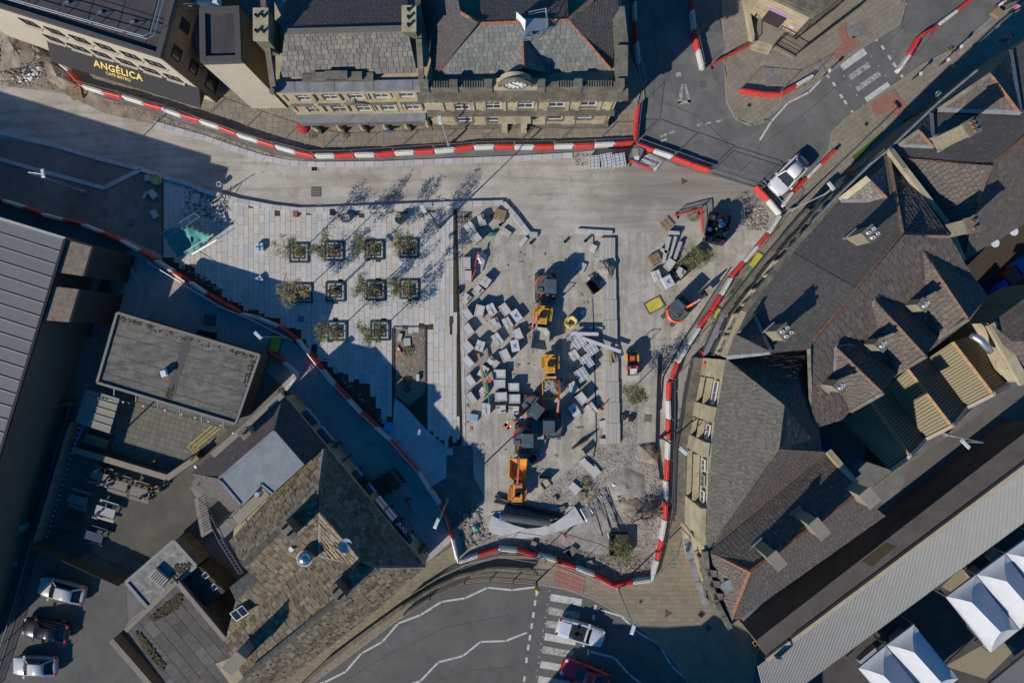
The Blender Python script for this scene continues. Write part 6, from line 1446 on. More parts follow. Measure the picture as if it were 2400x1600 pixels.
trees=[make_tree(5.6,1.05,2.6,1750,leaf_m,3),make_tree(5.4,1.1,2.6,1900,leaf_m,8),make_tree(5.8,1.0,2.6,1800,leaf_m,12)]
ytree=make_tree(5.2,1.15,2.6,2400,leaf_y,21);bare=make_tree(3.6,.5,1,40,leaf_m,30)
sparse=make_tree(5.4,1.1,2.6,1300,leaf_m,5)
def grille():
 t=thing('tree_grille','','tree grille');o,i_=.86,.46
 MB().box((0,0,.045),(1.72,1.72,.09)).build('gravel_bed',gravel_m,t,world=0)
 for s in(-1,1):
  MB().box((0,s*.82,.09),(1.78,.14,.12)).build('frame_bar',grille_m,t,world=0);MB().box((s*.82,0,.088),(.14,1.5,.115)).build('frame_bar',grille_m,t,world=0)
  MB().box((0,s*.5,.092),(1.1,.1,.11)).build('inner_bar',grille_m,t,world=0);MB().box((s*.5,0,.09),(.1,.9,.105)).build('inner_bar',grille_m,t,world=0)
  MB().box((0,s*.66,.088),(.08,.2,.1)).build('spoke',grille_m,t,world=0);MB().box((s*.66,0,.088),(.2,.08,.1)).build('spoke',grille_m,t,world=0)
 b=MB();b.blob((0,0,.1),.42,(1,1,.5),.18,9,6);b.build('root_mulch',mulch,t,world=0)
 return t
gp=grille()
row_names=[('first from the left','second from the left','third from the left','rightmost')]
TR=[(0,sparse,'top row, first from the left, thinly leaved'),(1,trees[0],'top row, second from the left'),(2,trees[1],'top row, third from the left'),(3,trees[2],'top row, rightmost'),(4,ytree,None),(5,bare,None),(6,trees[1],'middle row, second from the right'),(7,trees[0],'middle row, rightmost'),(8,trees[2],'bottom row, left one'),(9,trees[1],'bottom row, right one')]
gl=['under the thin tree of the top row','under the second tree of the top row','under the third tree of the top row','under the rightmost tree of the top row','under the yellow leaved tree','around the bare trunk without a crown','under the second tree from the right of the middle row','under the rightmost tree of the middle row','under the left tree of the bottom row','under the right tree of the bottom row']
for i,tr,w_ in TR:
 p=W2(*PITS[i]);place(gp,(p.x,p.y,.055),0,'square dark steel tree grille '+gl[i],'tree grilles in the plaza')
 lb='young green tree in the plaza, '+w_ if w_ else('yellow leaved young tree at the left end of the middle row' if i==4 else 'bare young trunk beside the yellow leaved tree')
 o=place(tr,(p.x,p.y,.1),R(0,6.28),lb,'young trees in the plaza')
t_=place(make_tree(5.2,1.2,2.6,2800,leaf_m,44,(.35,.1)),(*W2(1607,616),.05),0,'bushy young tree standing in a dark trough by the stone pallets');
place(make_tree(4.6,.95,2.6,2200,leaf_m,45),(*W2(1478,914),.05),0,'young tree beside the raised granite strip, below the ride-on roller')
place(make_tree(4.6,.95,2.6,2200,leaf_m,46,(.1,-.4)),(*W2(1442,1262),.05),0,'young tree in a black crate near the bottom barriers')
def bush(name,label,px,py,r,n,mat=leaf_m,z=.1,cat='plant',sz=.12):
 c=MB();p=Vector((*W2(px,py),z))
 for i in range(n):
  a,rr=R(0,6.28),r*math.sqrt(R(0,1));q=p+Vector((math.cos(a)*rr,math.sin(a)*rr,R(.02,r*.9)*(1.1-rr/r)));nn=Vector((R(-1,1),R(-1,1),R(.2,1.5))).normalized();x=nn.cross(Vector((R(-1,1),R(-1,1),R(-1,1)))).normalized();y=nn.cross(x);w=sz*R(.6,1.2)
  c.add([q-x*w*.5,q-y*w*.3,q+x*w*.5,q+y*w*.3],[(0,1,2,3)])
 return tag(c.build(name,mat),label,cat)
bush('weeds','low green weeds on the open soil of the planter',957,822,.55,260);bush('weeds','small green weeds beside the round capped post in the planter',957,892,.4,160)
bush('weeds','green weeds on the rubble by the buried slabs',1372,1130,.5,220);bush('dry_grass','dry straw coloured grass clump on the rubble edge',1376,1156,.9,380,leaf_y)
bush('weeds','small green tuft at the right corner foot of the clock building',1432,283,.35,140);bush('weeds','green tuft growing by the porch columns',735,316,.4,120);bush('weeds','thin green tuft by the middle porch columns',812,318,.35,90)
bush('shrub','bright shrub on the gutter at the party wall',2080,338,.4,200,leaf_m,9.2);bush('weeds','green growth behind the red bent fence',1625,505,.6,250)
red_leaf=pieces_mat('flower_basket',[(.05,.06,.02),(.16,.03,.03),(.07,.08,.03),(.1,.05,.02)],.8,9,.1,0)
for x,y,lb in((792,1037,'round hanging flower basket above the pub front, upper one'),(866,1113,'reddish flower basket on the pub front, middle one'),(940,1210,'flower basket at the lower end of the pub front'),(676,917,'small flower basket at the upper pub corner'),(997,1272,'flower basket at the pub corner by the footway')):bush('flower_basket',lb,x,y,.42,220,red_leaf,1.9)
for x,y,s_,lb in((1880,196,.35,'weeds along the kerb below the rounded corner barriers'),(2225,118,.3,'weeds at the far kerb of the top right road')):bush('weeds',lb,x,y,s_,80)
# ------------------------------------------------------------------ street lamps
lamp_grey=plain('lamp_grey',(.42,.44,.45),.45,.4)
def lamp(label,base,top,h,head,mat=lamp_grey,r=.075,two=False):
 """column from base to its arm end; head px is the lantern centre"""
 p=W2(*base);t=thing('street_lamp',label,'street lamp',(p.x,p.y,0));q=W(*top,h);e=W(*head,h)
 MB().tube([(0,0,0),(0,0,1.4),(0,0,1.45),(0,0,h-.6),(Vector((q.x-p.x,q.y-p.y,h))*.5+Vector((0,0,h*.5-.08))),(q.x-p.x,q.y-p.y,h)],[r*1.3,r*1.3,r,r*.75,r*.6,r*.55],8).build('column',mat,t,world=0)
 d=Vector((e.x-q.x,e.y-q.y));a=math.atan2(d.y,d.x)if d.length>.1 else 0
 m=(q+e)/2
 MB().box((m.x-p.x,m.y-p.y,h+.03),(max(.75,d.length+.45),.3,.12),rz=a,taper=.75).build('lantern',plain('lantern_grey',(.5,.52,.52),.4)if 'lantern_grey' not in MATS else MATS['lantern_grey'],t,world=0)
 MB().box((-.0,0,.3),(.26,.26,.6)).build('base_box',mat,t,world=0)
 return t
lamp('grey street lamp in front of the porch of the stone bank',(1053,343),(1032,285),9.2,(1031,276))
lamp('street lamp at the left edge with a white head, between the two kerbs',(199,450),(101,409),9.0,(100,402))
lamp('street lamp leaning over the footway beside the kiosk roof',(672,790),(608,789),8.4,(601,782))
lamp('tall lamp column at the top edge of the plaza',(1029,533),(993,490),9.0,(991,486),dark_metal,.1)
lamp('street lamp beside the corner shop barriers',(1549,1024),(1598,1053),9.0,(1607,1061),dark_metal)
lamp('street lamp at the bottom barrier corner reaching over the road',(1447,1376),(1486,1468),9.0,(1482,1480))
lamp('street lamp beside the white car with its arm over the terrace gutter',(1851,494),(1951,440),8.6,(1945,432))
lamp('white headed lamp at the kerb of the sheds in the back lane',(2213,1017),(2257,1034),6.5,(2269,1046))
lamp('street lamp above the barriers at the pub corner',(1050,1168),(1027,1218),8.0,(1021,1232))
t_=thing('street_lamp','dark lamp post with a round yellowish head at the terrace wall, upper right','street lamp',(*W2(2118,284),0));q=W(2200,222,5.8)-Vector((*W2(2118,284),0))
MB().tube([(0,0,0),(0,0,2.5),(q.x*.05,q.y*.05,5.0),q],[.1,.09,.06,.05],7).build('column',dark_metal,t_,world=0);MB().lathe(q,[(.1,-.1),(.3,0),(.3,.1),(.1,.3)],10).build('lantern',plain('lantern_cream',(.5,.47,.3),.5),t_,world=0)
bp=thing('belisha_beacon','yellow globe on a post at the zebra crossing kerb','beacon',(*W2(1258,1362),.1));MB().tube([(0,0,0),(0,0,2.4)],.05,6).build('post',black_m,bp,world=0);MB().lathe((0,0,2.4),[(.05,0),(.19,.1),(.22,.22),(.17,.36),(.05,.43)],12).build('globe',yellow_m,bp,world=0,smooth=True)
for x,y,lb in((2137,187,'slim post with a tiny cap at the right kerb of the top right zebra'),(2200,155,'slim post beside the kerb above the top right zebra'),(2230,125,'thin dark sign post at the far kerb, upper right'),(1928,180,'short dark post stump at the left kerb of the top right zebra')):
 t_=thing('post',lb,'post',(*W2(x,y),.1));MB().tube([(0,0,0),(0,0,1.6)],.06,6).build('pole',dark_metal,t_,world=0);MB().box((0,0,1.5),(.12,.25,.3)).build('cap',white_paint,t_,world=0)
# ------------------------------------------------------------------ packs of stone on pallets
pack_stone=pieces_mat('packed_stone',[(.36,.345,.325),(.42,.405,.385),(.46,.45,.435)],.85,9,.15,.2)
pack_side=plain('pack_side',(.3,.28,.25),.9,var=.2)
pack_top=pieces_mat('pack_top',[(.44,.43,.415),(.5,.495,.485),(.4,.385,.365)],.8,5,.12,.1)
film=plain('white_film',(.5,.5,.51),.35,0,.5,.08)
strap_m=plain('dark_strap',(.05,.05,.055),.6)
blue_print=plain('blue_print',(.05,.15,.3),.6)
def pallet_part(t,w=.8,l=1.0):
 P=[];
 for x in(-w/2+.06,0,w/2-.06):P.append(((x,0,.06),(.1,l,.1)))
 for c,d in P:MB().box(c,d).build('bearer',wood,t,world=0)
 for i in range(6):MB().box((0,-l/2+.08+i*(l-.16)/5,.125),(w,.12,.022)).build('board',wood,t,world=0)
def make_pack(kind):
 t=thing('stone_pack','','stone pack');w,l=.78,1.02
 pallet_part(t,w,l)
 if kind=='rim':
  MB().box((0,0,.42),(w*.97,l*.97,.56)).build('stone_stack',pack_side,t,world=0)
  MB().box((0,0,.71),(w*.78,l*.8,.03)).build('top_slab',pack_top,t,world=0)
  for s in(-1,1):MB().box((s*(w/2-.05),0,.725),(.09,l,.06)).build('edge_board',pack_stone,t,world=0);MB().box((0,s*(l/2-.05),.722),(w-.2,.09,.055)).build('edge_board',pack_stone,t,world=0)
 elif kind=='slabs':
  MB().box((0,0,.36),(w*.96,l*.96,.44)).build('stone_stack',pack_stone,t,world=0)
  for x,y,z in((-.19,.24,.62),(.2,.22,.6),(-.18,-.26,.6),(.2,-.27,.56)):MB().box((x,y,z),(.36,.46,.08+(z-.56)),rz=.04).build('top_slab',pack_top,t,world=0)
 elif kind=='film':
  MB().box((0,0,.43),(w,l,.58),taper=.96).build('wrapped_stack',film,t,world=0)
  MB().box((0,.05,.725),(.4,.1,.012),rz=.5).build('print_mark',blue_print,t,world=0);MB().box((0,-.05,.726),(.12,.36,.012),rz=.5).build('print_mark',blue_print,t,world=0)
 elif kind=='grid':
  w,l=1.0,1.2
  for i in range(2):
   for j in range(2):MB().box(((i-.5)*.5,(j-.5)*.58,.5),(.48,.56,.72)).build('block_stack',film,t,world=0)
  for f in(-.36,-.02,.33):MB().box((f,0,.5),(.025,1.19,.745)).build('strap',strap_m,t,world=0)
  for f in(-.42,-.14,.15,.43):MB().box((0,f,.5),(1.01,.025,.742)).build('strap',strap_m,t,world=0)
 elif kind=='step':
  MB().box((0,0,.3),(w*.95,l*.95,.32)).build('stone_stack',pack_side,t,world=0)
  MB().box((-.05,.2,.52),(w*.8,.5,.14)).build('top_slab',pack_top,t,world=0);MB().box((.1,-.22,.5),(w*.6,.42,.08),rz=.1).build('top_slab',pack_stone,t,world=0)
  MB().box((.12,.2,.6),(.1,.4,.05),rz=.2).build('offcut',dark_metal,t,world=0)
 return t
PK={k:make_pack(k)for k in('rim','slabs','film','grid','step')}
adj={'rim':'rimmed stone pack','slabs':'stone pack with loose top slabs','film':'film wrapped stone pack','grid':'black strapped block pack','step':'half used stone pack'}
def packs(where,group,items):
 for i,(k,x,y,a,extra)in enumerate(items):
  p=W2(x,y,.7);o=place(PK[k],(p.x,p.y,.012),-math.radians(a+R(-4,4)),adj[k]+', '+extra+' '+where,group);o.scale=(R(.93,1.08),R(.93,1.08),R(.75,1.25))
packs('column by the channel','stone packs beside the channel',[('rim',1092,617,3,'upper of two in the'),('rim',1095,647,3,'lower of two in the'),('slabs',1101,533,-38,'topmost of the'),('rim',1114,556,-36,'below the topmost in the'),('step',1129,515,-10,'right at the head of the'),('step',1092,700,38,'tilted in the'),('step',1120,682,42,'askew beside the'),('slabs',1138,660,30,'tool topped, beside the')])
packs('of the loose group','stone packs in the loose group',[('rim',1094,737,-32,'leftmost in the upper row'),('rim',1124,729,14,'second in the upper row'),('slabs',1151,724,-25,'third in the upper row'),('rim',1183,725,-36,'fourth in the upper row'),('film',1210,739,-38,'rightmost'),('step',1162,757,-20,'in the middle'),('slabs',1189,756,-28,'centre right'),('rim',1213,783,-25,'at the bucket edge'),('rim',1096,772,-36,'leftmost in the second row'),('slabs',1165,794,-34,'lower middle one'),('film',1207,810,-8,'shaded one below the bucket'),('rim',1184,833,-22,'beside wood chips'),('step',1156,848,-45,'lying tilted at the low end'),('rim',1095,813,-40,'leftmost in the third row'),('slabs',1125,810,15,'second in the third row'),('rim',1096,848,-40,'leftmost in the fourth row'),('slabs',1133,870,30,'under the plank'),('rim',1101,892,-36,'leftmost in the fifth row'),('step',1131,920,30,'beside the green rods'),('rim',1104,933,-36,'leftmost in the last row')])
packs('of the neat block','stone packs in the neat block',[('rim',1171,876,88,'top left'),('rim',1171,900,86,'second in the left column'),('rim',1204,907,86,'second in the right column'),('rim',1174,929,86,'third in the left column'),('rim',1206,934,87,'third in the right column'),('slabs',1139,957,2,'standing apart on the left'),('step',1174,960,88,'lowest in the left column'),('step',1204,962,88,'lowest in the right column')])
packs('of the east group','packs in the east group by the raised strip',[('grid',1356,800,-30,'uppermost'),('grid',1386,817,-32,'upper right'),('slabs',1346,832,-34,'plank topped'),('grid',1375,847,-32,'third down'),('grid',1363,877,-33,'fourth down'),('slabs',1343,908,-30,'half shaded'),('rim',1363,933,-36,'open topped one'),('slabs',1387,957,-38,'lower right'),('film',1346,961,-36,'lower left')])
packs('by the north barriers','strapped packs by the north barriers',[('grid',1393,379,-4,'leftmost of three'),('grid',1422,375,-10,'middle of three'),('grid',1451,376,-10,'rightmost of three')])
packs('of the tree side group','packs beside the bushy tree',[('rim',1570,619,35,'upper middle one'),('slabs',1540,645,-25,'pale one at the left'),('step',1595,640,33,'with a dark cloth, right'),('film',1566,660,-30,'lowest')])
# bare pallets
def bare_pallet(label,x,y,a,n=1,z=.02):
 t=thing('wooden_pallet',label,'pallet',(*W2(x,y),z),-math.radians(a));
 for k in range(n):
  for xx in(-.42,0,.42):MB().box((xx,0,.06+k*.15),(.1,1.0,.1)).build('bearer',wood,t,world=0)
  for i in range(7):MB().box((0,-.45+i*.15,.125+k*.15),(1.0,.1,.022),rz=R(-.02,.02)).build('board',wood,t,world=0)
 return t
bare_pallet('brown wooden pallet at the upper left of the tree side packs',1534,609,-28,3);bare_pallet('straw coloured broken pallet near the cafe dirt heap',182,221,-12,2);bare_pallet('wooden pallet leaning among the dirt beside the broken one',196,208,40)
bare_pallet('flat wooden pallet under blue packs near the bent red fence',1562,525,-40,1);bare_pallet('dark pallet stack beside the kerb bend at the plaza corner',1172,506,15,3)
# kerb stones, planks, slabs lying about
def slab(name,label,cat,x,y,w,l,h,a,mat=pack_stone,z=.01,hh=0.0):
 p=W2(x,y,hh);o=MB().box((0,0,h/2),(w,l,h),taper=.985).build(name,mat);o.location=(p.x,p.y,z+hh);o.rotation_euler=(0,0,-math.radians(a));return tag(o,label,cat)
def plank(name,label,cat,a,c,w,h,mat,z=.02):
 o=MB().seg((*W2(*a),z+h/2),(*W2(*c),z+h/2),w,h).build(name,mat);return tag(o,label,cat)
for i,(x,y,w,l,a,lb)in enumerate([(1560,585,.3,2.3,14,'long pale kerb stone, outermost of the stacked corner kerbs'),(1574,583,.22,2.2,16,'bluish kerb stone in the middle of the stacked kerbs'),(1586,588,.3,1.7,20,'kerb stone at the right of the stacked corner kerbs')]):slab('kerb_block',lb,'kerb stone',x,y,w,l,.5,a,granite)
slab('kerb_block','pale kerb stone set across the top of the stacked kerbs','kerb stone',1578,547,.95,.3,.52,5,granite);slab('kerb_block','pale kerb stone set across the foot of the stacked kerbs','kerb stone',1555,589,.25,.75,.5,-60,granite)
plank('plank','white plank lying over two packs near the yellow bulk bag, upper','plank',(1336,782),(1400,783),.3,.12,film,.75);plank('plank','white plank lying over two packs near the yellow bulk bag, lower','plank',(1362,792),(1452,824),.3,.12,film,.78)
plank('plank','thin pale plank crossing the packs, beside the green rods','plank',(1122,828),(1140,920),.22,.1,wood,.75);plank('plank','wood plank leaning on the raised granite strip','plank',(1426,812),(1430,856),.2,.2,wood,.5);plank('plank','second shorter plank on the raised strip','plank',(1432,822),(1442,850),.14,.15,wood,.55)
for i,(x,y,w,l,a,lb)in enumerate([(1415,992,.7,.62,-12,'large pale square block beside the raised strip'),(1429,998,.5,.52,5,'tan block against the raised strip edge'),(1413,1033,.6,.5,5,'small tan block at the lower end of the raised strip'),(1390,582,.5,.6,25,'pale loose slab at the head of the raised strip'),(1362,626,.75,.85,25,'big pale slab beside the tarpaulin heap'),(1352,976,.5,.9,35,'thin pale slab in the shade of the east packs'),(1227,566,.35,.85,40,'thin slab at the bend of the plaza kerb'),(361,456,.55,.8,-35,'bluish slab in the shade near the yellow bag'),(342,458,.2,.75,30,'narrow slab stood beside the bluish slab'),(364,503,.5,.75,-30,'second pale slab in the shade, lower'),(349,418,.55,.5,5,'square pale slab against the shaded kerb'),(462,467,.6,.9,12,'tan slab piece by the unfinished plaza corner'),(515,508,.4,.9,-10,'leaning slab near the tent shadow'),(528,512,.25,.95,-18,'narrow bluish slab near the tent shadow'),(437,497,.5,.35,10,'small tan slab stack beside the collapsed tent'),(980,884,.28,.6,0,'white slab standing by the planter edge'),(955,801,.6,.7,-5,'square concrete block in the planter'),(938,790,.35,.7,10,'narrow concrete block beside the square one in the planter'),(1053,1057,.65,.6,0,'pale square slab at the foot of the channel'),(1377,1090,.6,.95,-50,'stacked grey slab at the rubble edge, upper'),(1392,1102,.85,1.0,-40,'brown slab at the rubble edge, lower'),(1367,1080,.55,.5,-35,'dark brown slab against the screed corner'),(1346,1142,.7,1.0,-50,'grey slab half buried in the rubble'),(1187,545,.9,.45,35,'pale slab beside the kerb bend at the plaza corner')]):
 slab('stone_slab',lb,'slab',x,y,w,l,.22+.04*(i%4),a,pack_stone if i%3 else pack_top)
slab('blue_slab_pack','bluish film wrapped low pack in the shade by the neat block','stone pack',1110,977,.8,.6,.3,10,plain('blue_film',(.25,.33,.42),.4));
cp_=slab('blue_cross_crate','white box with a dark blue cross at the left of the tree grilles','crate',612,580,.62,.7,.5,-5,plain('pale_blue_box',(.4,.47,.55),.6));
for d in((.12,.72),(.64,.12)):o=MB().box((0,.0,.51),(d[0],d[1],.03)).build('cross_band',blue_print,cp_,world=0)
cp_=slab('blue_cross_crate','second box with a blue cross, in the shade below the first','crate',611,655,.55,.55,.45,-35,plain('shade_blue_box',(.35,.42,.5),.6))  # darker copy of the first box's blue, shade put into the colour
for d in((.1,.56),(.56,.1)):MB().box((0,0,.46),(d[0],d[1],.03)).build('cross_band',blue_print,cp_,world=0)
for x,y,lb in((706,747,'small blue lid in the shaded paving below the yellow tree'),(306,520,'blue grey drain cover in the shaded dirt road')):slab('blue_cover',lb,'cover',x,y,.55,.55,.06,0,plain('teal_cover',(.08,.16,.2),.6)if 'teal_cover' not in MATS else MATS['teal_cover'],.06)
slab('blue_barrel','blue plastic drum lid on the screed edge beside the pub barriers','drum',912,998,.75,.7,.35,0,plain('blue_drum',(.06,.3,.5),.45))
# ladder-ish black moulds, crates
for x,y,a,lb in((1084,513,4,'black mesh frame lying at the plaza edge'),(1086,515,0,None)):
 if lb:
  t=thing('mesh_frame',lb,'frame',(*W2(x,y),.06),-math.radians(a))
  for i in range(9):MB().box((-.65+i*.16,0,.1),(.03,.9,.03)).build('bar',black_m,t,world=0)
  for s in(-.45,0,.45):MB().box((0,s,.12),(1.4,.04,.05)).build('side',black_m,t,world=0)
cr_=thing('black_crate','open black plastic crate beside the tarpaulin heap','crate',(*W2(1389,672),.012),.6)
for s in(-1,1):MB().box((s*.36,0,.4),(.05,1.2,.8)).build('side',black_m,cr_,world=0);MB().box((0,s*.6,.4),(.68,.05,.8)).build('end',black_m,cr_,world=0)
MB().box((0,0,.1),(.68,1.14,.08)).build('base',black_m,cr_,world=0)
slab('litter_box','small box with red and green print beside the black crate','box',1410,666,.45,.55,.3,10,plain('mint_box',(.3,.42,.38),.6));slab('paper_pack','white folded sacks near the yellow bulk bag','sacks',1365,732,.3,.4,.12,15,white_paint)
def cloth_heap(name,label,pts,z,mat,peak,n=9,cat='tarpaulin',wr=.1):
 """draped sheet over a heap: outline px, crumpled towards the peak"""
 c=(sum(p[0]for p in pts)/len(pts),sum(p[1]for p in pts)/len(pts));b=MB();rings=6;m=len(pts)*4;out=[]
 for i in range(m):f=i/4;k=int(f);p,q=pts[k],pts[(k+1)%len(pts)];out.append((p[0]+(q[0]-p[0])*(f-k),p[1]+(q[1]-p[1])*(f-k)))
 for r in range(rings+1):
  f=1-r/rings
  for(x,y)in out:
   h=peak*(1-f**2)+(R(-wr,wr)if r else 0);v=Vector((*W2(c[0]+(x-c[0])*max(f,.03),c[1]+(y-c[1])*max(f,.03)),z+max(0,h)));b.v.append(v)
 for r in range(rings):
  for i in range(m):b.f.append((r*m+i,r*m+(i+1)%m,(r+1)*m+(i+1)%m,(r+1)*m+i))
 return tag(b.build(name,mat,smooth=True),label,cat)
cloth_heap('tarpaulin_heap','brown dusty tarpaulin over a heap on the raised strip',[(1402,612),(1420,604),(1440,612),(1446,626),(1436,655),(1424,661),(1400,646),(1396,632)],.1,plain('dusty_tarp',(.27,.235,.2),.8,var=.25,scale=2),.75,wr=.09)
cloth_heap('grey_sack_heap','grey crumpled sacks at the left foot of the tarpaulin heap',[(1374,648),(1390,638),(1399,650),(1392,662),(1378,662)],.02,plain('grey_sack',(.27,.26,.25),.7),.4,wr=.07)
cloth_heap('white_film_heap','crumpled white film beside the two upright stone packs',[(1116,594),(1130,588),(1142,598),(1140,614),(1126,620),(1114,608)],.02,film,.6,wr=.12)
cloth_heap('green_sheet','green crumpled sheet next to the packs at the plaza corner',[(1140,546),(1160,538),(1170,540),(1160,553),(1142,554)],.02,plain('dark_green_sheet',(.03,.14,.1),.6),.3,wr=.08);cloth_heap('teal_cover_heap','small teal cloth heap on the soil near the bottom left barriers',[(1104,1232),(1114,1226),(1124,1230),(1122,1242),(1108,1244)],.02,plain('teal_cloth',(.1,.34,.36),.7),.35,wr=.06)
wl0=MB()
for i in range(130):wl0.blob((*W2(66+random.gauss(0,13),168+random.gauss(0,11)),R(.05,.3)),R(.05,.2),(1,R(.4,1),.35),.4,5,3)
tag(wl0.build('white_plastic_litter',white_paint,None,kind='stuff'),'pile of torn white plastic on the dirt below the cafe','litter');cloth_heap('white_sack','small white sack on the crushed stone',[(1428,1130),(1440,1127),(1450,1132),(1446,1142),(1434,1140)],.02,white_paint,.25,wr=.06,cat='sack')
def bulk_bag(label,x,y,mat,r=.55,h=.8,fill=soil):
 t=thing('bulk_bag',label,'bulk bag',(*W2(x,y),.015));b=MB();n=14
 secs=[]
 for z,s in((0,.85),(.3,1.05),(.6,1.0),(1,1.04)):secs.append([(math.cos(2*math.pi*k/n)*r*s*R(.93,1.06),math.sin(2*math.pi*k/n)*r*s*R(.93,1.06),h*z*R(.92,1.05))for k in range(n)])
 secs.append([(p[0]*.78,p[1]*.78,h*.8)for p in secs[-1]]);b.loft(secs,cap=True);b.build('bag',mat,t,world=0,smooth=True)
 MB().blob((0,0,h*.72),r*.62,(1,1,.4),.25,8,5).build('contents',fill,t,world=0)
 for a in(.6,2.2,3.8,5.3):MB().tube([(math.cos(a)*r*.95,math.sin(a)*r*.95,h*.95),(math.cos(a)*r*.7,math.sin(a)*r*.7,h*1.15),(math.cos(a+.5)*r*.9,math.sin(a+.5)*r*.9,h*.97)],.03,4).build('lifting_loop',mat,t,world=0)
 return t
bag_y=plain('yellow_bag',(.6,.5,.16),.7,var=.12,scale=3)
bulk_bag('open yellow bulk bag between the digger and the east packs',1337,755,bag_y);bulk_bag('yellow bulk bag in the shade at the kerb junction on the left',371,424,plain('yellow_bag_dull',(.5,.42,.14),.7),.42,.7,bag_y);bulk_bag('white open sand sack near the top of the plaza, left one',812,513,plain('grey_bag',(.36,.34,.31),.8),.42,.7,gravel_m);bulk_bag('tan sand sack near the top of the plaza, right one',938,516,plain('tan_bag',(.34,.29,.22),.8),.4,.7,gravel_m)
# collapsed green tent on the plaza
gt=thing('work_tent','collapsed green work tent with bare poles on the unfinished plaza corner','tent',(*W2(440,560),.06))
b=MB();A,B,C,D,E=W(377,544,1.7),W(416,603,.5),W(497,556,1.2),W(440,535,2.0),W(455,590,.6);n=9
def cl(P0,P1,P2,P3):
 o=len(b.v)
 for i in range(n+1):
  for j in range(n+1):
   u,v=i/n,j/n;p=P0.lerp(P1,u).lerp(P3.lerp(P2,u),v);p=p+Vector((0,0,-.35*math.sin(math.pi*u)*math.sin(math.pi*v)+R(-.13,.13)));b.v.append(p)
 for i in range(n):
  for j in range(n):k=o+i*(n+1)+j;b.f.append((k,k+1,k+n+2,k+n+1))
cl(A,B,E,D);cl(D,E,E.lerp(C,.5)+Vector((0,0,.1)),C)
b.build('canvas',plain('green_canvas',(.075,.27,.23),.7,0,.3,.3,1.8),gt,smooth=True)
b=MB()
for i in range(6):p=A.lerp(D,i/5)+Vector((0,.1,.05));q=D.lerp(C,i/5)+Vector((0,.12,.05));b.blob(p,.16,(1.4,.8,.7),.3);b.blob(q,.15,(1.5,.7,.6),.3)
b.build('bunched_canvas',plain('dark_green_canvas',(.05,.2,.17),.7),gt)
for a_,c_ in(((382,545,1.9),(455,500,1.9)),((398,552,1.8),(468,508,1.9)),((455,500,1.9),(468,508,1.9)),((424,518,1.9),(432,538,1.9)),((440,510,1.9),(455,536,1.9)),((455,500,1.9),(455,506,0)),((500,548,1.4),(430,592,1.0)),((508,562,1.2),(450,596,.6)),((382,545,1.9),(390,552,0))):MB().tube([W(*a_),W(*c_)],.03,5).build('pole',galv,gt)
# steel easel things beside it
bfr=thing('steel_trestle','black steel trestle frame at the kerb beside the collapsed tent','trestle',(*W2(520,460),.1))
for a_,c_ in(((492,472,.1),(556,432,1.1)),((500,478,.1),(530,448,1.0)),((530,448,1.0),(540,470,.1)),((515,452,.7),(533,476,.1))):MB().tube([W(*a_),W(*c_)],.035,5).build('leg',black_m,bfr)
t_=thing('cement_mixer_bucket','white bucket on the plaza kerb near the trestle','bucket',(*W2(519,435),.3));MB().lathe((0,0,0),[(.2,0),(.24,.4),(.21,.4),(.19,.1)],10).build('pail',white_paint,t_,world=0)
for x,y,lb,mt in((694,503,'small orange brown box on the plaza kerb',terracotta),(780,499,'dark small box at the plaza kerb',black_m),(1478,980,'little dark stack by the raised strip',black_m),(1075,682,'dark box on the channel edge',black_m),(1460,977,'grey crate beside the lower raised strip',dark_metal)):slab('site_box',lb,'box',x,y,.42,.5,.35,5,mt)
# pipes
pipe_black=plain('black_pipe',(.02,.021,.024),.45,0,.5)
def pipes(name,label,paths,r,cat='pipe',mat=pipe_black):
 for pth,lb in zip(paths,label):tag(MB().tube([W(*p)for p in pth],r,8).build(name,mat,smooth=True),lb,cat)
pipes('pipe',['long black pipe over the curved stone, upper','long black pipe over the curved stone, lower'],[[(1160,1162,.25),(1199,1176,.25),(1318,1206,.25)],[(1158,1174,.25),(1240,1194,.25),(1318,1214,.25)]],.13)
cpipe=thing('corrugated_pipe','thick black ribbed pipe with a blue collar on the curved stone','pipe',W(1172,1209,.8))
MB().tube([W(1174,1208,.75),W(1288,1223,.75)],.36,14).build('core',pipe_black,cpipe,smooth=True)
a_,c_=W(1176,1208,.75),W(1288,1223,.75);d=(c_-a_).normalized();side=d.cross(Vector((0,0,1)));up=side.cross(d)
for i in range(34):
 p=a_.lerp(c_,i/33);MB().loft([disc(p-d*.035,.43,14,0,side,up),disc(p+d*.035,.43,14,0,side,up)]).build('rib',plain('pipe_rib',(.13,.13,.135),.4,0,.5)if 'pipe_rib' not in MATS else MATS['pipe_rib'],cpipe)
MB().loft([disc(a_-d*.18,.46,14,0,side,up),disc(a_-d*.05,.46,14,0,side,up)]).build('collar',plain('blue_collar',(.02,.16,.5),.4),cpipe)
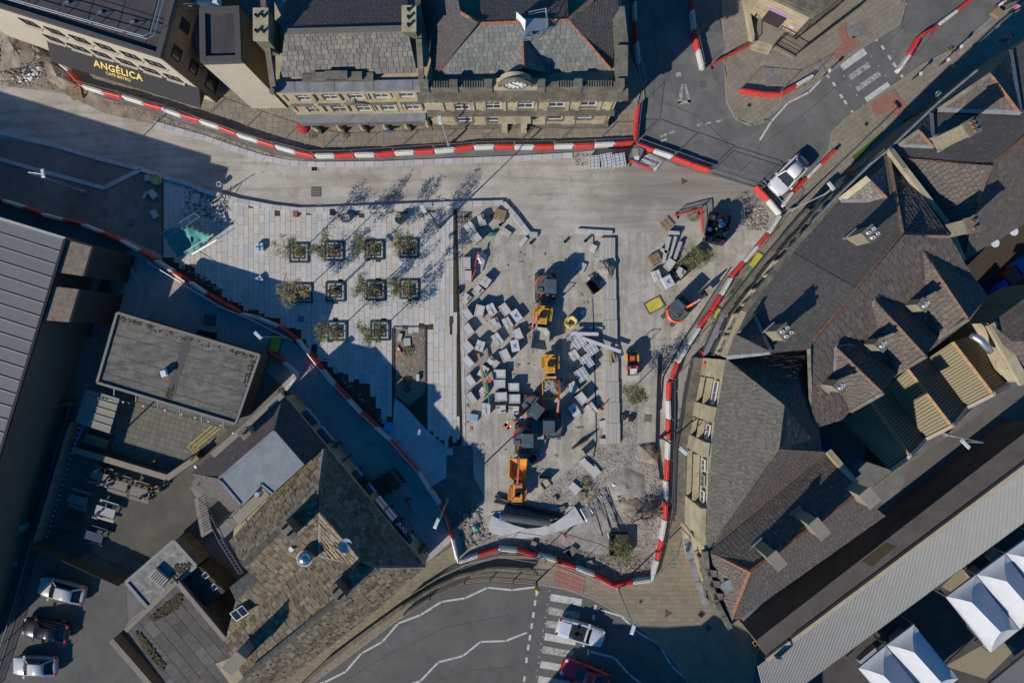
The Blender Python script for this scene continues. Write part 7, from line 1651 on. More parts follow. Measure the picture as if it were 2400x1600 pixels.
# curved pale seat stone
b=MB();outer=[(1143,1232),(1152,1246),(1190,1256),(1230,1259),(1275,1252),(1315,1240),(1350,1226),(1368,1220)];inner=[(1346,1184),(1330,1200),(1300,1222),(1265,1233),(1235,1236),(1205,1228),(1180,1218),(1154,1206)]
b.prism([W2(*p)for p in outer+inner],.02,.42);tag(b.build('curved_seat',pale_conc),'large pale crescent shaped stone seat at the bottom of the site','stone seat')
b=MB();b.prism([W2(*p)for p in inner+[(1150,1200),(1220,1192),(1300,1190)]],.015,.1);tag(b.build('seat_base',screed),'concrete base inside the crescent stone seat','concrete base')
t_=thing('marker_post','small red topped marker post beside the crescent seat','post',(*W2(1323,1251),.02));MB().lathe((0,0,0),[(.1,0),(.08,.9)],8).build('post',dark_metal,t_,world=0);MB().lathe((0,0,.85),[(.06,0),(.16,.04),(.17,.12),(.05,.2)],10).build('cap',red_plastic,t_,world=0)
# scaffold poles and hurdle frames
sp_=[((1394,1166),(1436,1250)),((1400,1150),(1428,1236)),((1413,1146),(1444,1238)),((1408,1160),(1452,1246)),((1393,1178),(1430,1262)),((1416,1154),(1446,1244)),((1378,1190),(1404,1266)),((1420,1190),(1450,1240))]
for i,(a_,c_)in enumerate(sp_):tag(MB().tube([W(*a_,.15+.05*i),W(*c_,.12+.04*i)],.035,6).build('scaffold_tube',galv),'galvanised scaffold tube in the pile on the crushed stone, '+ORD[i]+' laid','scaffold tube','scaffold tubes on the crushed stone')
def hurdle(label,q,z=.25,n=6):
 t=thing('steel_hurdle',label,'hurdle',W(*q[0],z));p=[W(*x,z)for x in q]
 MB().tube(p+[p[0]],.03,5).build('frame',galv,t)
 for i in range(1,n):MB().tube([p[0].lerp(p[1],i/n),p[3].lerp(p[2],i/n)],.015,4).build('bar',galv,t)
hurdle('galvanised hurdle frame lying across the crescent seat end',[(1360,1192),(1375,1186),(1388,1214),(1376,1222)]);hurdle('galvanised hurdle frame under the scaffold tubes',[(1372,1180),(1412,1146),(1430,1172),(1392,1204)],.15,8);hurdle('small hurdle frame beside the tree crate',[(1424,1248),(1452,1240),(1456,1252),(1428,1264)],.3)
hurdle('dark mesh grid standing flat by the north corner, below the barriers',[(1500,372),(1522,360),(1556,376),(1536,402)],.3,12)
cr_=thing('tree_crate','square black crate round the young tree near the bottom barriers','crate',(*W2(1450,1272),.03))
for s in(-1,1):MB().box((s*.85,0,.35),(.08,1.9,.7)).build('side',black_m,cr_,world=0);MB().box((0,s*.95,.35),(1.62,.08,.7)).build('end',black_m,cr_,world=0)
MB().box((0,0,.12),(1.6,1.8,.2)).build('soil_fill',soil,cr_,world=0)
tr_=thing('dark_trough','long dark trough that holds the bushy tree','trough',(*W2(1612,618),.02),math.radians(42))
for s in(-1,1):MB().box((0,s*.6,.3),(3.2,.08,.6)).build('side',black_m,tr_,world=0);MB().box((s*1.6,0,.3),(.08,1.12,.6)).build('end',black_m,tr_,world=0)
MB().box((0,0,.2),(3.1,1.1,.3)).build('soil_fill',soil,tr_,world=0)
for i,off in enumerate((0,5,10)):tag(MB().tube([W(1545+off,830,.1),W(1541+off,895,.1),W(1537+off,1040,.1),W(1548+off,1125,.1)]if i<2 else[W(1712,628,.1),W(1664,700,.1),W(1598,802,.1),W(1553,885,.1),W(1548,960,.1)],.05,6).build('cable_duct',pipe_black),'black cable duct along the east path, '+('outermost line','middle line','upper slanting line')[i],'duct')
for i,(x,y)in enumerate(((1244,570),(1324,567),(1371,566),(1092,508),(1152,507),(1172,528))):t_=thing('pipe_stub','black pipe end in the screed, '+('left of the bench kerb','below the bench kerb','largest one at the head of the raised strip','at the plaza corner, leftmost','at the plaza corner, upper right','at the plaza corner, lower right')[i],'pipe',(*W2(x,y),.02));MB().lathe((0,0,0),[(.13,0),(.13,.35+.3*(i==2)),(.1,.35+.3*(i==2)),(.1,.1)],10).build('collar',pipe_black,t_,world=0)
# trench covers
def trench_cover(label,x,y,w,l,a,rim=True,z=.02):
 t=thing('trench_cover',label,'trench cover',(*W2(x,y),z),-math.radians(a))
 if rim:MB().box((0,0,.03),(w+.34,l+.34,.05),taper=.96).build('rubber_rim',plain('cover_rim',(.1,.1,.105),.7)if 'cover_rim' not in MATS else MATS['cover_rim'],t,world=0)
 MB().box((0,0,.06),(w,l,.05)).build('cover_plate',yellow_cover,t,world=0)
 for s in(-1,1):MB().box((0,s*(l/2+.02),.075),(w*.7,.06,.03)).build('handle_lip',yellow_cover,t,world=0)
trench_cover('yellow trench cover with a dark rubber rim lying beside the small digger',1534,714,1.4,.85,-28);trench_cover('yellow trench cover across the path beside the upper barrier run',1774,612,.95,1.35,30,False,.12);trench_cover('yellow trench cover beside the barriers near the red and white awning',1685,738,.8,.9,27,True,.12);trench_cover('yellow trench cover against the barriers beside the corner shop',1584,1200,1.0,.6,0,False,.12);trench_cover('yellow trench cover at the corner of the flat roofed kiosk',646,805,.9,1.3,18,True,.03)
def trench(label,pts):
 b=MB();b.face([Vector((*W2(x,y),.13))for x,y in pts]);tag(b.build('trench_patch',plain('trench_fill',(.12,.105,.09),.95,var=.3)if 'trench_fill' not in MATS else MATS['trench_fill']),label,'trench')
trench('dark open trench patch beside the upper yellow cover',[(1790,600),(1818,565),(1830,575),(1806,612)]);trench('dark trench patch between the two yellow covers',[(1728,650),(1752,665),(1730,700),(1708,685)])
sg=thing('concrete_pit','concrete slab edged by a dark groove in the shop footway','pit',(*W2(1620,925),.07));b=MB();b.face([Vector((*W2(x,y),.075))for x,y in((1604,894),(1632,892),(1622,962),(1596,958))]);b.build('groove',MATS['trench_fill'],sg);b=MB();b.prism([W2(x,y)for x,y in((1609,902),(1630,902),(1620,955),(1602,954))],.07,.1);b.build('slab',screed,sg)
green_spray=plain('green_spray',(.06,.3,.2),.8)
def spray(name,where,px,py,a,segs,z=.135):
 root=bpy.data.objects.new(name,None);COL.objects.link(root);root['kind']='structure';b=MB()
 for x0,y0,x1,y1 in segs:
  ca,sa=math.cos(a),math.sin(a);P0=(px+ca*x0-sa*y0,py+sa*x0+ca*y0);P1=(px+ca*x1-sa*y1,py+sa*x1+ca*y1)
  b.seg((*W2(*P0),z),(*W2(*P1),z),.05,.004)
 b.build('spray_line',green_spray,root)
TEMP=[(0,0,6,0),(3,0,3,8),(8,0,8,8),(8,0,13,0),(8,4,12,4),(8,8,13,8),(15,8,15,0),(15,0,18,5),(18,5,21,0),(21,0,21,8),(24,8,24,0),(24,0,29,1),(29,1,29,4),(29,4,24,4)]
spray('green_spray_mark','',1748,622,.6,TEMP,.128);spray('green_spray_mark','',1706,684,.62,TEMP,.128);spray('green_spray_mark','',1732,645,.6,[(0,0,6,4),(6,4,2,9),(10,0,14,6),(14,6,18,1)],.128)
spray('green_spray_mark','',1572,1290,0,[(0,0,8,0),(0,0,0,8),(4,0,4,9),(12,0,20,8),(20,0,12,8),(6,12,6,32),(0,32,12,32),(0,38,10,38)],.135)
# rubble, stones
def rocks(name,poly,n,r0,r1,mat,z=.012,flat=.5):
 b=MB();xs=[p[0]for p in poly];ys=[p[1]for p in poly];m=0
 while m<n:
  x,y=R(min(xs),max(xs)),R(min(ys),max(ys))
  if inside(poly,x,y):r=r0+(r1-r0)*R(0,1)**4;b.blob((*W2(x,y),z+r*.3),r,(1,R(.6,1),flat*R(.5,1)),.35,5,3);m+=1
 return b.build(name,mat,None,kind='stuff')
stone_m=pieces_mat('loose_stone',[(.22,.19,.155),(.31,.28,.24),(.4,.375,.34),(.26,.225,.18),(.15,.128,.1)],.95,12,.2,.4)
dark_stone_m=pieces_mat('loose_soil_clod',[(.09,.075,.06),(.15,.125,.1),(.22,.19,.155),(.3,.27,.23)],.95,12,.2,.4)
o=rocks('rubble',[(1410,1045),(1500,1048),(1552,1060),(1556,1180),(1535,1330),(1440,1240),(1400,1130),(1290,1200),(1230,1195),(1360,1080)],6500,.012,.1,stone_m);tag(o,'grey crushed stone and rubble over the bottom right of the site','rubble')
def mound(name,label,poly,peak,mat,n=16,wr=.12,cat='earth heap'):
 return cloth_heap(name,label,poly,.0,mat,peak,wr=wr,cat=cat)
mound('rubble_heap','pale stone heap in the middle of the crushed stone',[(1420,1120),(1460,1090),(1510,1110),(1520,1170),(1470,1190),(1430,1165)],.35,rubble_m,wr=.05)
mound('earth_heap','dark earth heap with clods beside the corner shop barriers',[(1440,1170),(1480,1155),(1545,1180),(1540,1215),(1490,1225),(1450,1205)],.5,dirt,wr=.07)
mound('earth_heap','earth heap against the barriers at the right end of the rubble',[(1490,1040),(1530,1035),(1548,1060),(1540,1090),(1500,1080)],.5,dirt,wr=.07)
o=rocks('earth_clods',[(0,30),(100,95),(140,160),(230,225),(160,215),(0,195)],2200,.015,.13,dark_stone_m);tag(o,'broken earth and stones on the dug ground below the cafe','earth')
o=rocks('earth_clods',[(1160,1262),(1260,1262),(1400,1300),(1520,1300),(1525,1345),(1437,1360),(1300,1300)],2400,.02,.13,dark_stone_m);tag(o,'dark dug earth and stones along the bottom barriers','earth')
o=rocks('earth_clods',[(1445,1160),(1540,1165),(1550,1210),(1470,1225)],1200,.02,.13,dark_stone_m,.2);tag(o,'dark clods over the earth heap by the corner shop','earth')
o=rocks('earth_clods',[(240,232),(480,312),(640,366),(640,372),(470,322),(350,280)],700,.02,.12,dark_stone_m);tag(o,'crumbled earth strip between kerb and barriers on the north side','earth')
o=rocks('rubble',[(1750,480),(1800,490),(1800,540),(1750,540)],500,.03,.2,stone_m);tag(o,'broken stone beside the barriers below the white car','rubble')
o=rocks('rubble',[(1340,366),(1400,352),(1400,385),(1350,392)],350,.02,.1,stone_m);tag(o,'scattered gravel at the end of the north kerb','rubble')
o=rocks('rubble',[(925,770),(996,770),(996,850),(930,900)],500,.02,.1,stone_m,.03);tag(o,'pale stones on the sunlit half of the planter','rubble')
o=rocks('earth_clods',[(385,600),(450,650),(640,765),(760,850),(890,985),(905,985),(760,835),(640,760),(470,640)],900,.02,.13,dark_stone_m,.03);tag(o,'dark soil lumps along the jagged edge of the plaza paving','earth')
o=rocks('rubble',[(430,440),(490,440),(545,490),(520,520),(440,500)],400,.03,.16,dark_stone_m,.07);tag(o,'rubble on the unfinished plaza corner','rubble')
o=rocks('rubble',[(1080,1170),(1130,1190),(1150,1260),(1090,1290),(1070,1240)],500,.03,.2,dark_stone_m);tag(o,'rubble and soil at the bottom left corner of the site','rubble')
for i,(x,y,r)in enumerate(((1365,1160,.3),(1318,1190,.25),(1300,1168,.2),(1185,1290,.2),(1250,1275,.3),(1330,1296,.35),(1380,1318,.3),(1340,1290,.4),(1092,1210,.3),(1080,1226,.35))):
 b=MB();b.box((*W2(x,y),.15),(r*2.2,r*1.6,.3),rz=R(0,3));tag(b.build('loose_block',darkstone if i%2 else flag_m),'loose stone block '+('near the scaffold tubes','left of the scaffold tubes','at the screed edge above the pipes','in the dug earth by the first bottom barriers','in the dug earth below the crescent seat','in the dug earth right of the seat','in the trench near the tree crate','beside the trench stones','in the soil at the far left bottom','by the teal cloth heap')[i],'stone block')
t_=thing('traffic_cone','red and white traffic cone lying at the planter edge','traffic cone',(*W2(941,826),.1))
b=MB();b.lathe((0,0,0),[(.04,.75),(.1,.5)][::-1],10);Mc=Matrix.Rotation(math.pi/2*.95,4,'X')
MB().lathe((0,0,0),[(.18,0),(.12,.3)],10).build('cone_base',red_plastic,t_,world=0);MB().lathe((0,0,.3),[(.12,0),(.07,.25)],10).build('white_sleeve',white_paint,t_,world=0);MB().lathe((0,0,.55),[(.07,0),(.03,.2)],10).build('tip',red_plastic,t_,world=0)
t_.rotation_euler=(1.45,0,-2.6)
t_=thing('light_bollard','round red capped bollard in a square stone in the planter','bollard',(*W2(955,912),.03));MB().box((0,0,.06),(.82,.78,.12)).build('base_stone',flag_m,t_,world=0);MB().lathe((0,0,.12),[(.3,0),(.28,.1),(.2,.14)],12).build('ring',black_m,t_,world=0);MB().lathe((0,0,.2),[(.2,0),(.18,.08),(.05,.14)],12).build('cap',plain('dull_red',(.35,.05,.06),.4),t_,world=0)
cloth_heap('planter_soil','soil filling the planter beside the plaza paving',[(928,770),(995,770),(997,920),(958,950),(926,925)],.03,plain('planter_earth',(.2,.165,.125),.95,var=.3,scale=3),.06,wr=.03,cat='soil')  # earth toned darker all over for the planter's shaded half
b=MB();b.tube([W(1136,870,.9),W(1143,905,.9),(W(1147,948,.8))],.06,5);tag(b.build('green_rods',plain('green_rod',(.02,.25,.15),.6)),'bundle of green rods lying on the packs','rods');MB()
b=MB();b.box(W(1147,890,1.0),(.25,.5,.2),rz=.2);tag(b.build('orange_bundle',orange_cloth),'orange bundle at the head of the green rods','bundle')
b=MB();b.seg(W(1115,630,.9),W(1106,655,.9),.1,.1);b.seg(W(1120,590,.9),W(1113,625,.9),.1,.1);tag(b.build('red_board',red_plastic),'narrow red board leaning on the upright stone packs','board')
for a_,c_,lb,m_ in(((1340,1050),(1378,1028),'yellow brown plywood sheet standing on edge on the screed',wood),((1364,1052),(1372,1066),'short board propping the plywood sheet',wood)):b=MB();b.seg((*W2(*a_),.45),(*W2(*c_),.45),.1,.9);tag(b.build('plywood_sheet',m_),lb,'board')
MB_=MB();MB_.seg((*W2(1263,1116),.35),(*W2(1292,1119),.35),.12,.7);tag(MB_.build('trestle_board',black_m),'black board standing on edge near the third dumper','board')
fr_=thing('square_frame','square timber frame lying near the third dumper','frame',(*W2(1278,1134),.02),.6)
for s in(-1,1):MB().box((s*.38,0,.08),(.1,.86,.12)).build('side',wood,fr_,world=0);MB().box((0,s*.38,.078),(.66,.1,.115)).build('side',wood,fr_,world=0)
ps_=thing('pressure_washer','dark small plant machine in the shade right of the diggers','machine',(*W2(1253,1070),.02),.6)
MB().box((-.3,0,.35),(.6,.5,.5)).build('engine',black_m,ps_,world=0);MB().box((.4,.1,.3),(.6,.5,.5),taper=.9).build('tank',machine_grey,ps_,world=0);MB().tube([(-.6,-.3,.3),(-.6,-.3,.8),(-.6,.3,.8),(-.6,.3,.3)],.03,5).build('frame',galv,ps_,world=0)
for s in(-1,1):MB().lathe((0,0,0),[(.16,-.05),(.16,.05)],10).build('wheel',rubber,ps_,world=0)
o=rocks('site_debris',[(1080,560),(1380,560),(1390,980),(1330,1080),(1120,1080),(1085,900)],700,.015,.07,stone_m,.015);tag(o,'small chips and crumbs scattered over the screed between the packs','debris')
o=rocks('site_debris',[(500,400),(1150,400),(1700,420),(1500,540),(1240,530),(1150,465),(760,480),(560,450)],500,.01,.05,stone_m,.01);tag(o,'small loose stones over the dusty north road','debris')
sheet('soil_patch',[(1458,905),(1492,900),(1496,962),(1490,1048),(1400,1045),(1398,985),(1412,975),(1412,1020),(1455,1030)],.019,rubble_m)
o=rocks('rubble',[(1458,905),(1492,900),(1496,962),(1490,1048),(1458,1045)],700,.012,.09,stone_m);tag(o,'brown rubble between the raised strip and the brick edged manhole','rubble')
b=MB();c=MB()
for i in range(60):
 x,y=R(1085,1395),R(590,1080);w_=R(.06,.26);(b if i%2 else c).box((*W2(x,y),.04),(w_,R(.1,.8)if i%3==0 else w_*1.3,R(.03,.1)),rz=R(0,3))
tag(b.build('site_debris',wood,None,kind='stuff'),'timber offcuts lying about on the screed','debris');tag(c.build('site_debris',pack_side,None,kind='stuff'),'broken stone offcuts lying about on the screed','debris')
for q,pk in(([(-10,22),(40,48),(95,92),(112,140),(80,175),(30,190),(-10,190)],.9),([(110,140),(150,165),(190,205),(150,212),(110,190)],.5)):mound('earth_heap','rough brown earth heap below the cafe'+(' at the left edge' if pk>.6 else ' beside the broken pallet'),q,pk,dirt,wr=.13)
o=rocks('earth_clods',[(0,40),(90,95),(105,145),(60,185),(0,185)],1100,.02,.22,dark_stone_m,.45);tag(o,'stones and clods on the earth heap at the left edge','earth')
# ------------------------------------------------------------------ diggers
def arc_pts(r,a0,a1,n,cy=0.0,cx=0.0):return[(cx+r*math.cos(a0+(a1-a0)*i/n),cy+r*math.sin(a0+(a1-a0)*i/n))for i in range(n+1)]
ram_steel=plain('ram_steel',(.3,.3,.31),.65,.2)
red_boom=paint('red_boom',(.55,.075,.03),.4,.3,.25)
def digger(label,px,py,house,track,yaw,reach,rim=orange_m,boom=orange_m,s=1.0,tw=1.75,low=.5):
 """mini excavator; house and track are headings of their fronts (photo vector dx, dy); boom swings by yaw"""
 hd=math.atan2(-house[1],house[0])-math.pi/2;tk=math.atan2(-track[1],track[0])-math.pi/2
 p=W2(px,py,1.2);t=thing('mini_digger',label,'digger',(p.x,p.y,.02));M=Matrix.Rotation(tk,3,'Z');N=Matrix.Rotation(hd,3,'Z')
 def T(v):return M@Vector(v)
 def Q(v):return N@Vector(v)
 for sx in(-1,1):
  x=sx*(tw/2-.2);prof=arc_pts(.24,math.pi/2,3*math.pi/2,6,.26,-.95)+arc_pts(.24,-math.pi/2,math.pi/2,6,.26,.95)
  tr=MB().loft([[T((x-.16,y,z))for y,z in prof],[T((x+.16,y,z))for y,z in prof]]).build('track',rubber,t,world=0)
  b=MB()
  for i in range(13):b.box(T((x,-1.05+i*.175,.51)),(.34,.07,.05),M=M)
  for e in(-1,1):b.box(T((x,e*1.19,.27)),(.34,.05,.1),M=M)
  b.build('grouser',plain('track_grouser',(.16,.155,.145),.9)if 'track_grouser' not in MATS else MATS['track_grouser'],tr,world=0,kind='stuff')
 MB().box(T((0,0,.38)),(tw-.7,1.1,.3),M=M).build('undercarriage',dark_metal,t,world=0)
 MB().box(T((0,1.45,.3)),(tw,.1,.4),M=M).build('blade',machine_grey,t,world=0);MB().seg(T((-.4,.6,.32)),T((-.4,1.42,.3)),.12,.12).seg(T((.4,.6,.32)),T((.4,1.42,.3)),.12,.12).build('blade_arm',dark_metal,t,world=0)
 half=arc_pts(.9,math.pi,2*math.pi,12,-.05);body=half+[(.9,.55),(.3,.75),(-.9,.75)]
 MB().loft([[Q((x*.96,y*.96,.6))for x,y in body],[Q((x,y,.75))for x,y in body],[Q((x,y,1.15))for x,y in body],[Q((x*.9,y*.9,1.3))for x,y in body]]).build('house',machine_grey,t,world=0)
 o=arc_pts(.95,math.pi*1.0,math.pi*1.97,14,-.05);i_=arc_pts(.82,math.pi*1.0,math.pi*1.97,14,-.05)
 secs=[[Q((a[0],a[1],.78)),Q((a[0],a[1],1.25)),Q((c[0],c[1],1.36)),Q((c[0],c[1],.9))]for a,c in zip(o,i_)]
 MB().loft(secs).build('counterweight_rim',rim,t,world=0)
 cx0,cx1,cy0,cy1=-.92,.12,-.55,.72
 cab=MB().box(Q(((cx0+cx1)/2,(cy0+cy1)/2,1.72)),(cx1-cx0-.1,cy1-cy0-.1,1.15),M=N,taper=.96).build('cab',car_glass,t,world=0)
 MB().box(Q(((cx0+cx1)/2,(cy0+cy1)/2,2.36)),(cx1-cx0,cy1-cy0,.12),M=N,taper=.9).build('cab_roof',plain('cab_roof_grey',(.075,.085,.09),.45,0,.4,.15)if 'cab_roof_grey' not in MATS else MATS['cab_roof_grey'],cab,world=0)
 MB().box(Q(((cx0+cx1)/2,cy1-.28,2.43)),(.62,.3,.02),M=N).build('roof_window',plain('tinted_pane',(.06,.13,.16),.15,0,.6)if 'tinted_pane' not in MATS else MATS['tinted_pane'],cab,world=0)
 for x in(cx0+.03,cx1-.03):
  for y in(cy0+.03,cy1-.03):MB().seg(Q((x,y,1.2)),Q((x,y,2.32)),.07,.07,up=N@Vector((1,0,0))).build('cab_pillar',black_m,cab,world=0)
 MB().lathe(Q((.35,-.3,1.3)),[(.05,0),(.05,.3)],6).build('exhaust',dark_metal,t,world=0)
 MB().lathe(Q((cx1-.1,cy0+.1,2.42)),[(.05,0),(.05,.1)],7).build('beacon',plain('green_lamp',(.02,.4,.15),.4)if 'green_lamp' not in MATS else MATS['green_lamp'],t,world=0)
 MB().box(Q((.5,.35,1.36)),(.5,.35,.12),M=N).build('engine_cover',machine_grey,t,world=0)
 B=N@Matrix.Rotation(yaw,3,'Z');pv=Q((.32,.85,.85))
 def Bm(y,z,x=0.0):return pv+B@Vector((x,y,z))
 MB().seg(Bm(-.3,0),Bm(.15,0),.34,.4).build('swing_post',boom,t,world=0)
 r1,r2=reach*.55,reach
 bm=MB();bm.seg(Bm(0,.1),Bm(r1*.5,1.25),.19,.28).seg(Bm(r1*.48,1.22),Bm(r1,1.55),.17,.24);bm.build('boom',boom,t,world=0)
 MB().seg(Bm(r1*.92,1.75),Bm(r2,low),.15,.2).build('dipper_arm',boom,t,world=0)
 MB().tube([Bm(.25,.1),Bm(r1*.55,.95)],.055,6).build('boom_ram',ram_steel,t,world=0);MB().tube([Bm(r1*.4,1.5),Bm(r1*.95,1.9)],.05,6).build('arm_ram',ram_steel,t,world=0)
 MB().tube([Bm(r1*.2,.75,.12),Bm(r1*.6,1.55,.12),Bm(r1*1.0,1.85,.1)],.02,5).build('hose',black_m,t,world=0)
 bk=[]
 for x in(-.28,.28):bk.append([Bm(r2-.05,low,x),Bm(r2+.2,low-.1,x),Bm(r2+.2,low-.45,x),Bm(r2-.1,low-.55,x),Bm(r2-.3,low-.3,x)])
 bu=MB().loft(bk).build('bucket',dark_metal,t,world=0)
 for k in range(4):MB().seg(Bm(r2-.28,low-.3,-.22+k*.15),Bm(r2-.42,low-.22,-.22+k*.15),.06,.05).build('tooth',galv,bu,world=0)
 return t
digger('largest orange digger at the top, its red arm over the first dumper',1279,670,(0,1),(0,1),.0+math.radians(-18),2.9,orange_m,red_boom,1,1.95)
digger('black roofed digger facing up with a bright orange arm into the rubble dumper',1296,1000,(0.02,-1),(0,-1),math.radians(-2),3.3,dark_metal,orange_m,1,1.6,.9)
digger('digger turned to the lower left beside the neat block of packs',1250,952,(-.62,.78),(.2,1),math.radians(-12),2.2,red_boom,red_boom,1,1.5)
digger('digger facing down with a thin red arm in the empty orange dumper',1226,1026,(0,1),(0,1),math.radians(-4),3.0,red_boom,red_boom,1,1.55,1.3)
digger('small orange digger near the right barriers, its arm pointing up right',1588,731,(.68,-.73),(.68,-.73),math.radians(-10),2.0,orange_m,orange_m,1,1.5)
# ------------------------------------------------------------------ dumpers
dumper_y=paint('dumper_yellow',(.68,.33,.025),.4,.25,.2);dumper_o=paint('dumper_orange',(.66,.25,.025),.4,.25,.18)
def dumper(label,px,py,head,body_m,skip_m,load=None,lw=1.0):
 """site dumper; head = photo vector towards its skip; (px,py) = joint between skip and engine"""
 a=math.atan2(-head[1],head[0])-math.pi/2;p=W2(px,py,.8);t=thing('site_dumper',label,'dumper',(p.x,p.y,.02),a)
 def ring(s,z,y0,y1,w):return[(-w*s,y0+.35,z),(-w*.55*s,y0,z),(w*.55*s,y0,z),(w*s,y0+.35,z),(w*s,y1,z),(-w*s,y1,z)]
 o=ring(1,1.45,.12,2.1,.8);oi=[(x*.9,.12+(y-.12)*.95+.05,z)for x,y,z in o];fl=ring(.6,.75,.5,1.5,.8)
 ob_=ring(.72,.62,.42,1.6,.8)
 b=MB();n=6;b.v+=[Vector(q)for q in ob_+o+oi+fl]
 for k in range(n):
  j=(k+1)%n;b.f+=[(k,j,n+j,n+k),(n+k,n+j,2*n+j,2*n+k),(2*n+k,2*n+j,3*n+j,3*n+k)]
 b.f+=[tuple(range(3*n,4*n)),tuple(reversed(range(n)))];b.build('skip',skip_m,t,world=0)
 if load:
  h=MB();h.loft([[(x*.86,.2+(y-.12)*.9,1.2)for x,y,z in o],[(x*.4,.5+(y-.12)*.6,1.42)for x,y,z in o]])
  lo=h.build('load',load,t,world=0);c=MB()
  for i in range(60):c.blob((R(-.6,.6),R(.4,1.9),R(1.2,1.42)),R(.04,.16),(1,1,.7),.35,5,3)
  c.build('load_lump',stone_m,lo,world=0,kind='stuff')
 MB().box((0,-.2,.6),(.7,1.0,.4)).build('chassis',dark_metal,t,world=0)
 MB().loft([[(-.42,-.1,.7),(.42,-.1,.7),(.5,-1.9,.7),(-.5,-1.9,.7)],[(-.4,-.15,1.2),(.4,-.15,1.2),(.46,-1.8,1.15),(-.46,-1.8,1.15)]]).build('engine_cover',body_m,t,world=0)
 MB().box((0,-.95,1.28),(.48,.46,.16)).build('seat',black_m,t,world=0);MB().box((0,-1.2,1.5),(.46,.1,.42)).build('backrest',black_m,t,world=0)
 MB().tube([(.17*math.cos(q*.7),-.5+.17*math.sin(q*.7),1.52)for q in range(10)],.022,5).build('steering_wheel',black_m,t,world=0)
 MB().tube([(-.42,-1.5,1.1),(-.42,-1.5,2.3),(.42,-1.5,2.3),(.42,-1.5,1.1)],.04,6).build('roll_bar',body_m,t,world=0)
 for x in(-1,1):
  for y in(1.1,-1.1):
   w=MB();w.loft([[(x*.62-.15,y+.4*math.cos(k*.524),.4+.4*math.sin(k*.524))for k in range(12)],[(x*.62+.15,y+.4*math.cos(k*.524),.4+.4*math.sin(k*.524))for k in range(12)]]);wo=w.build('wheel',rubber,t,world=0)
   g=MB()
   for k in range(8):an=k*.785;g.box((x*.62,y+.41*math.cos(an),.4+.41*math.sin(an)),(.3,.07,.07),M=Matrix.Rotation(an,3,'X'))
   g.build('tread_lug',rubber,wo,world=0,kind='stuff')
  m=MB().box((x*.66,-1.1,.92),(.34,1.15,.07)).build('mudguard',body_m,t,world=0)
  for k in(-.07,.07):MB().box((x*.66+k,-1.1,.96),(.05,1.0,.02)).build('tread_strip',black_m,m,world=0)
 MB().lathe((.3,-1.5,2.32),[(.05,0),(.05,.1)],7).build('beacon',MATS['green_lamp'],t,world=0);MB().box((0,-1.98,.95),(.7,.12,.3)).build('rear_grille',black_m,t,world=0)
 return t
dumper('yellow dumper below the largest digger with a pale worn skip',1269,764,(-.12,1),dumper_y,plain('worn_skip',(.32,.3,.26),.8,var=.2),None)
dumper('yellow dumper with a skip full of broken stone',1290,878,(.03,1),dumper_y,dumper_y,rubble_m)
dumper('orange yellow dumper with an empty skip at the bottom of the site',1213,1127,(.02,-1),dumper_o,dumper_o,None)
# ride-on roller
t=thing('ride_on_roller','small ride-on roller with a red, white and black hood, right of the raised strip','roller',(*W2(1482,850,.8),.02),.06)
for y,nm in((-.85,0),(.75,1)):MB().loft([[(x,y+.34*math.cos(k*.4488),.34+.34*math.sin(k*.4488))for k in range(14)]for x in(-.48,.48)]).build('drum',galv,t,world=0)
MB().box((0,.1,.65),(.8,1.9,.35)).build('chassis',black_m,t,world=0)
MB().box((0,-.62,1.0),(.94,.95,.45),taper=.9).build('hood',black_m,t,world=0);MB().box((0,-.75,1.235),(.62,.5,.03)).build('hood_panel',white_paint,t,world=0)
for s in(-1,1):MB().box((s*.32,-.42,1.238),(.2,.3,.03),rz=s*.5).build('hood_flash',red_plastic,t,world=0);MB().box((s*.5,.5,.95),(.14,.8,.3)).build('side_pod',yellow_m,t,world=0)
MB().box((-.5,-.75,.7),(.12,.3,.2)).build('lamp_box',yellow_m,t,world=0)
MB().box((0,.4,1.0),(.45,.42,.14)).build('seat',orange_m,t,world=0);MB().box((0,.65,1.2),(.44,.1,.4)).build('backrest',black_m,t,world=0)
MB().tube([(-.42,.75,.9),(-.42,.75,2.1),(.42,.75,2.1),(.42,.75,.9)],.04,6).build('roll_bar',black_m,t,world=0);MB().tube([(.16*math.cos(q*.7),-.02+.16*math.sin(q*.7),1.3)for q in range(10)],.02,5).build('steering_wheel',black_m,t,world=0)
MB().box((0,.95,.95),(.7,.4,.5),taper=.85).build('rear_cover',black_m,t,world=0)
# dark skip with bags
t=thing('waste_skip','dark open skip piled with black and blue bags','skip',(*W2(1682,530,1.0),.02),math.radians(-12));b=MB()
o=[(-1.0,-1.1),(1.0,-1.1),(1.0,1.1),(-1.0,1.1)]
b.loft([[(x*.85,y*.85,.1)for x,y in o],[(x,y,1.2)for x,y in o],[(x*.93,y*.93,1.2)for x,y in o],[(x*.85,y*.85,.5)for x,y in o]]);b.build('body',plain('skip_navy',(.025,.03,.045),.5),t,world=0)
for i in range(4):MB().box((0,1.0-.07,.3+i*.22),(1.9,.06,.05)).build('rib',black_m,t,world=0)
bagm=[plain('black_bag',(.014,.014,.017),.3,0,.6),plain('blue_bag',(.03,.09,.2),.35,0,.5),plain('grey_bag_film',(.2,.22,.25),.4,0,.5)]
for i in range(22):MB().blob((R(-.75,.75),R(-.75,.85),R(1.0,1.45)),R(.18,.34),(1,1,.75),.28,7,5).build('rubbish_bag',bagm[0 if i%3 else(1 if i%2 else 2)],t,world=0)
MB().box((0,-1.35,.75),(1.9,.4,.9),taper=.9).build('lid',plain('skip_lid',(.035,.04,.05),.5),t,world=0)
